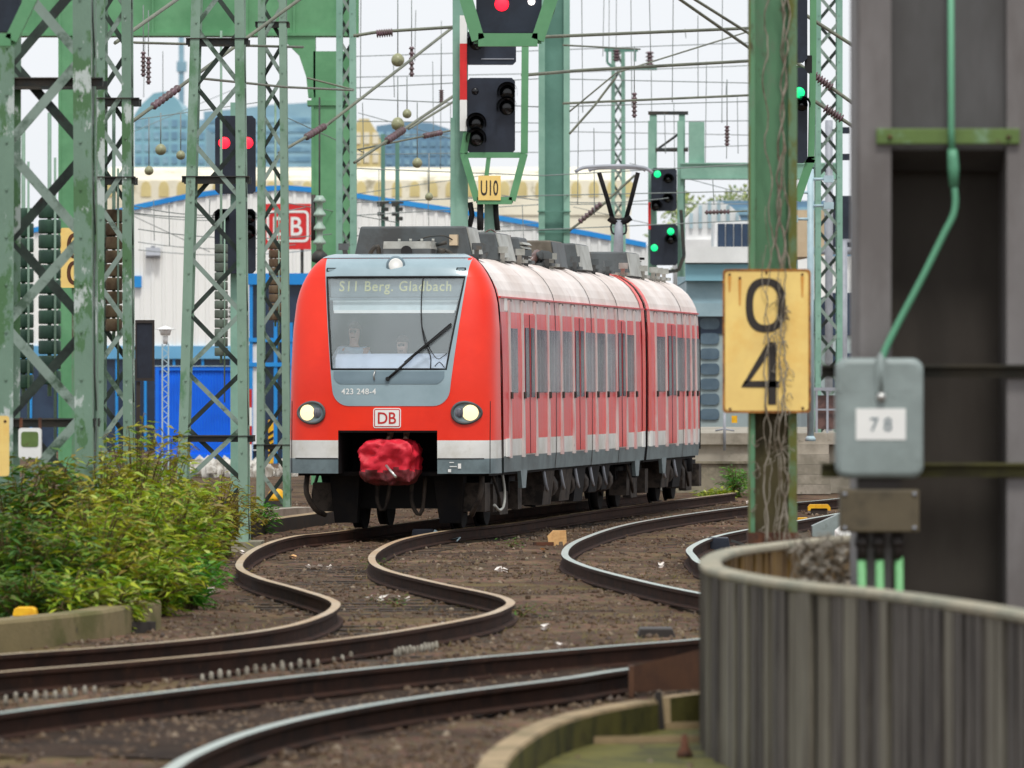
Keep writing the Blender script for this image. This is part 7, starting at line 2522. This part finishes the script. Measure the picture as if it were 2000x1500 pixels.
def shrub(name, label, cat, loc, h, spread, nst, leaves, mats, seed, group=None, ll=.13, tipmat=None):
    rng = random.Random(seed)
    root = thing(name, loc, label, cat, group)
    stems = MB(); lv = MB(); tp = MB()
    base = Vector(loc)
    per = max(6, leaves // nst)
    for k in range(nst):
        a = rng.random() * 2 * PI; out = rng.uniform(.1, 1) ** .7 * spread
        hh = h * rng.uniform(.45, 1.0) * (1 - .35 * (out / spread) ** 2)
        pts = [base + Vector((rng.uniform(-.15, .15), rng.uniform(-.15, .15), -.05))]
        tip = base + Vector((math.cos(a) * out, math.sin(a) * out * 1.2, hh))
        mid = base + Vector((math.cos(a) * out * .45, math.sin(a) * out * .5, hh * .62))
        pts = catmull([pts[0], mid, tip, tip + Vector((math.cos(a) * .12, math.sin(a) * .12, rng.uniform(-.08, .06)))], .12)
        stems.tube(pts, .012, 4, 0, .004)
        n = len(pts)
        for q in range(per):
            t = rng.uniform(.12, 1) ** .8
            p = pts[min(n - 1, int(t * (n - 1)))] + Vector((rng.uniform(-.03, .03), rng.uniform(-.03, .03), rng.uniform(-.03, .03)))
            # side twig offset
            b = rng.random() * 2 * PI
            off = rng.uniform(0, .22) * (1 - .5 * t)
            p = p + Vector((math.cos(b) * off, math.sin(b) * off, rng.uniform(-.06, .06)))
            d = Vector((math.cos(b), math.sin(b), rng.uniform(-.35, .65)))
            L_ = ll * rng.uniform(.55, 1.25)
            leaf(tp if (tipmat and t > .82 and rng.random() < .6) else lv, p, d, L_, L_ * rng.uniform(.10, .155), rng)
    stems.build('stem', M['stem'], root, recalc=False)
    lv.build('foliage', M[mats], root, recalc=False)
    if tp.v:
        tp.build('tip_foliage', M[tipmat], root, recalc=False)
    return root


BG = 'butterfly bushes at the left of the track'
specs = [
    # px, base py(depth via Y), Y, top py, spread(m), material, tip material, label
    (30, 66.2, 905, .62, 'leaf_dark', None, 'dark green bush at the left edge below the white meter box'),
    (112, 66.5, 915, .55, 'leaf_dark', 'leaf_autumn', 'dark bush in front of the near mast foot'),
    (15, 62.5, 1010, .55, 'leaf_dark', None, 'low dark bush at the left edge above the duct beam'),
    (95, 62.8, 1020, .6, 'leaf_dark', 'leaf', 'low dark bush above the yellow point marker'),
    (185, 63.6, 985, .55, 'leaf', 'leaf_autumn', 'middle green bush behind the duct beam'),
    (200, 68, 900, .5, 'leaf', 'leaf_autumn', 'bush at the right foot of the near mast with olive tips'),
    (262, 70, 838, .55, 'leaf', 'leaf_autumn', 'tallest bush with pointed olive shoots beside the blue container'),
    (325, 72, 880, .58, 'leaf', 'leaf_autumn', 'broad bright bush below the tapering mast'),
    (272, 66, 950, .6, 'leaf', None, 'bright yellow-green bush in the middle of the thicket'),
    (345, 68.5, 975, .48, 'leaf', None, 'bright bush at the right side of the thicket'),
    (300, 64.6, 1075, .42, 'leaf', None, 'low bush at the right end of the duct beam'),
    (360, 67, 1090, .33, 'leaf_bright', None, 'small fresh green bush spilling over the ballast'),
    (388, 76, 950, .40, 'leaf', 'leaf_autumn', 'bush at the foot of the tapering mast'),
    (432, 86, 935, .40, 'leaf_autumn', 'leaf_autumn', 'olive thin bush right of the tapering mast'),
    (470, 95, 962, .32, 'leaf_autumn', None, 'small yellowish bush in front of the slim mast'),
    (505, 100, 985, .26, 'leaf_bright', None, 'tiny bright yellow-green plant on the kerb'),
    (220, 60.6, 1140, .32, 'leaf', None, 'low green plant right behind the duct beam'),
    (130, 60.4, 1120, .45, 'leaf', None, 'low mixed green plant behind the duct beam at the left'),
    (50, 60.2, 1115, .4, 'leaf_dark', None, 'low dark plant above the yellow capped marker'),
]
for i, (px, Y, top, sp, mt, tm, label) in enumerate(specs):
    h = (zz(top, Y) - GZ) * 1.12
    n = int(26 + 34 * h)
    shrub('butterfly_bush', label, 'bush', (gx(px, Y), Y, GZ), h, sp, n, int((1500 if Y < 80 else 650) * sp * h / .6) + 300, mt, 100 + i, BG, .15 if Y < 80 else .13, tm)
# red-brown seed heads
for i, (px, py, Y) in enumerate(((283, 800, 71), (262, 825, 71), (330, 815, 74))):
    pass
# small sprouts
for i, (px, py, sp, mt, label) in enumerate(((425, 1150, .14, 'leaf_bright', 'small leafy sprout between the bushes and the left rail'), (478, 1128, .08, 'leaf_autumn', 'yellowish weed against the left rail'), (735, 1110, .1, 'leaf_bright', 'tiny sprout between the rails of the left track'), (1020, 1205, .1, 'leaf_bright', 'tiny green weed beside the bend of the right rail'), (772, 1185, .07, 'leaf_bright', 'tiny green weed on a sleeper'), (1000, 1068, .07, 'leaf_bright', 'tiny weed by the rusty block'))):
    c = G(px, py, GZ)
    shrub('weed_sprout', label, 'weed', (c.x, c.y, GZ), sp * 1.1, sp, 8, 60, mt, 300 + i, 'weeds in the ballast', .05)
# plants by the far platform
for i, (px, py, top, sp, label) in enumerate(((1436, 972, 908, .3, 'bright green fern-like plant left of the numbered post by the platform'), (1548, 962, 925, .2, 'small green plant right of the numbered post by the steps'), (1400, 978, 958, .35, 'low grey-green weeds in front of the far platform'))):
    c = G(px, py, GZ)
    shrub('platform_plant', label, 'plant', (c.x, c.y, GZ), zz(top, c.y) - GZ, sp, 26, 700, 'leaf_bright' if i < 2 else 'leaf', 400 + i, None, .12)
# dark pot, stones by the steps
c = G(1592, 962, GZ)
mb = MB(); icos(mb, (c.x, c.y, GZ + .1), .3); tag(mb.build('boulder', M['concrete']), 'grey boulder at the foot of the platform steps', 'rock')


# ---------------------------------------------------------------- far trees
def tree(label, px, Y, top, base, seed, mat='leaf_far'):
    rng = random.Random(seed)
    x = gx(px, Y); zt_, zb_ = zz(top, Y), GZ
    root = thing('far_tree', (x, Y, zb_), label, 'tree', 'trees behind the station')
    mb = MB(); hgt = zt_ - zb_
    mb.tube([(x, Y, zb_), (x + .2, Y, zb_ + hgt * .4), (x, Y, zb_ + hgt * .8)], .35, 8, 0, .1)
    for k in range(6):
        a = rng.random() * 6.3
        mb.tube([(x + .1, Y, zb_ + hgt * (.35 + .06 * k)), (x + math.cos(a) * 1.4, Y + math.sin(a) * 1.4, zb_ + hgt * (.55 + .06 * k))], .12, 6, 0, .04)
    mb.build('trunk', M['stem'], root)
    lv = MB()
    cl_ = [(rng.gauss(0, 1.1), rng.gauss(0, 1.0), rng.uniform(.45, .93)) for k in range(26)]
    for cx, cy, cz in cl_:
        for k in range(90):
            d = Vector((rng.gauss(0, 1), rng.gauss(0, 1), rng.gauss(0, .8))); d.normalize()
            p = Vector((x + cx, Y + cy, zb_ + hgt * cz)) + d * rng.uniform(.4, .85)
            leaf(lv, p, d + Vector((rng.uniform(-.5, .5), rng.uniform(-.5, .5), rng.uniform(-.5, .5))), rng.uniform(.2, .38), .1, rng)
    lv.build('crown', M[mat], root, recalc=False)


tree('yellow-green tree beyond the green girder, nearest the numbered post', 1445, 340, 348, 400, 1)
tree('pale grey-green tree beyond the girder, left of the yellow-green one', 1385, 345, 352, 400, 2)
tree('middle pale tree between two others beyond the girder', 1412, 350, 358, 400, 3)

for ob_ in list(bpy.data.objects):
    if ob_.type == 'MESH' and not ob_.parent and 'label' not in ob_ and ob_.get('kind') is None:
        print('UNTAGGED', ob_.name)
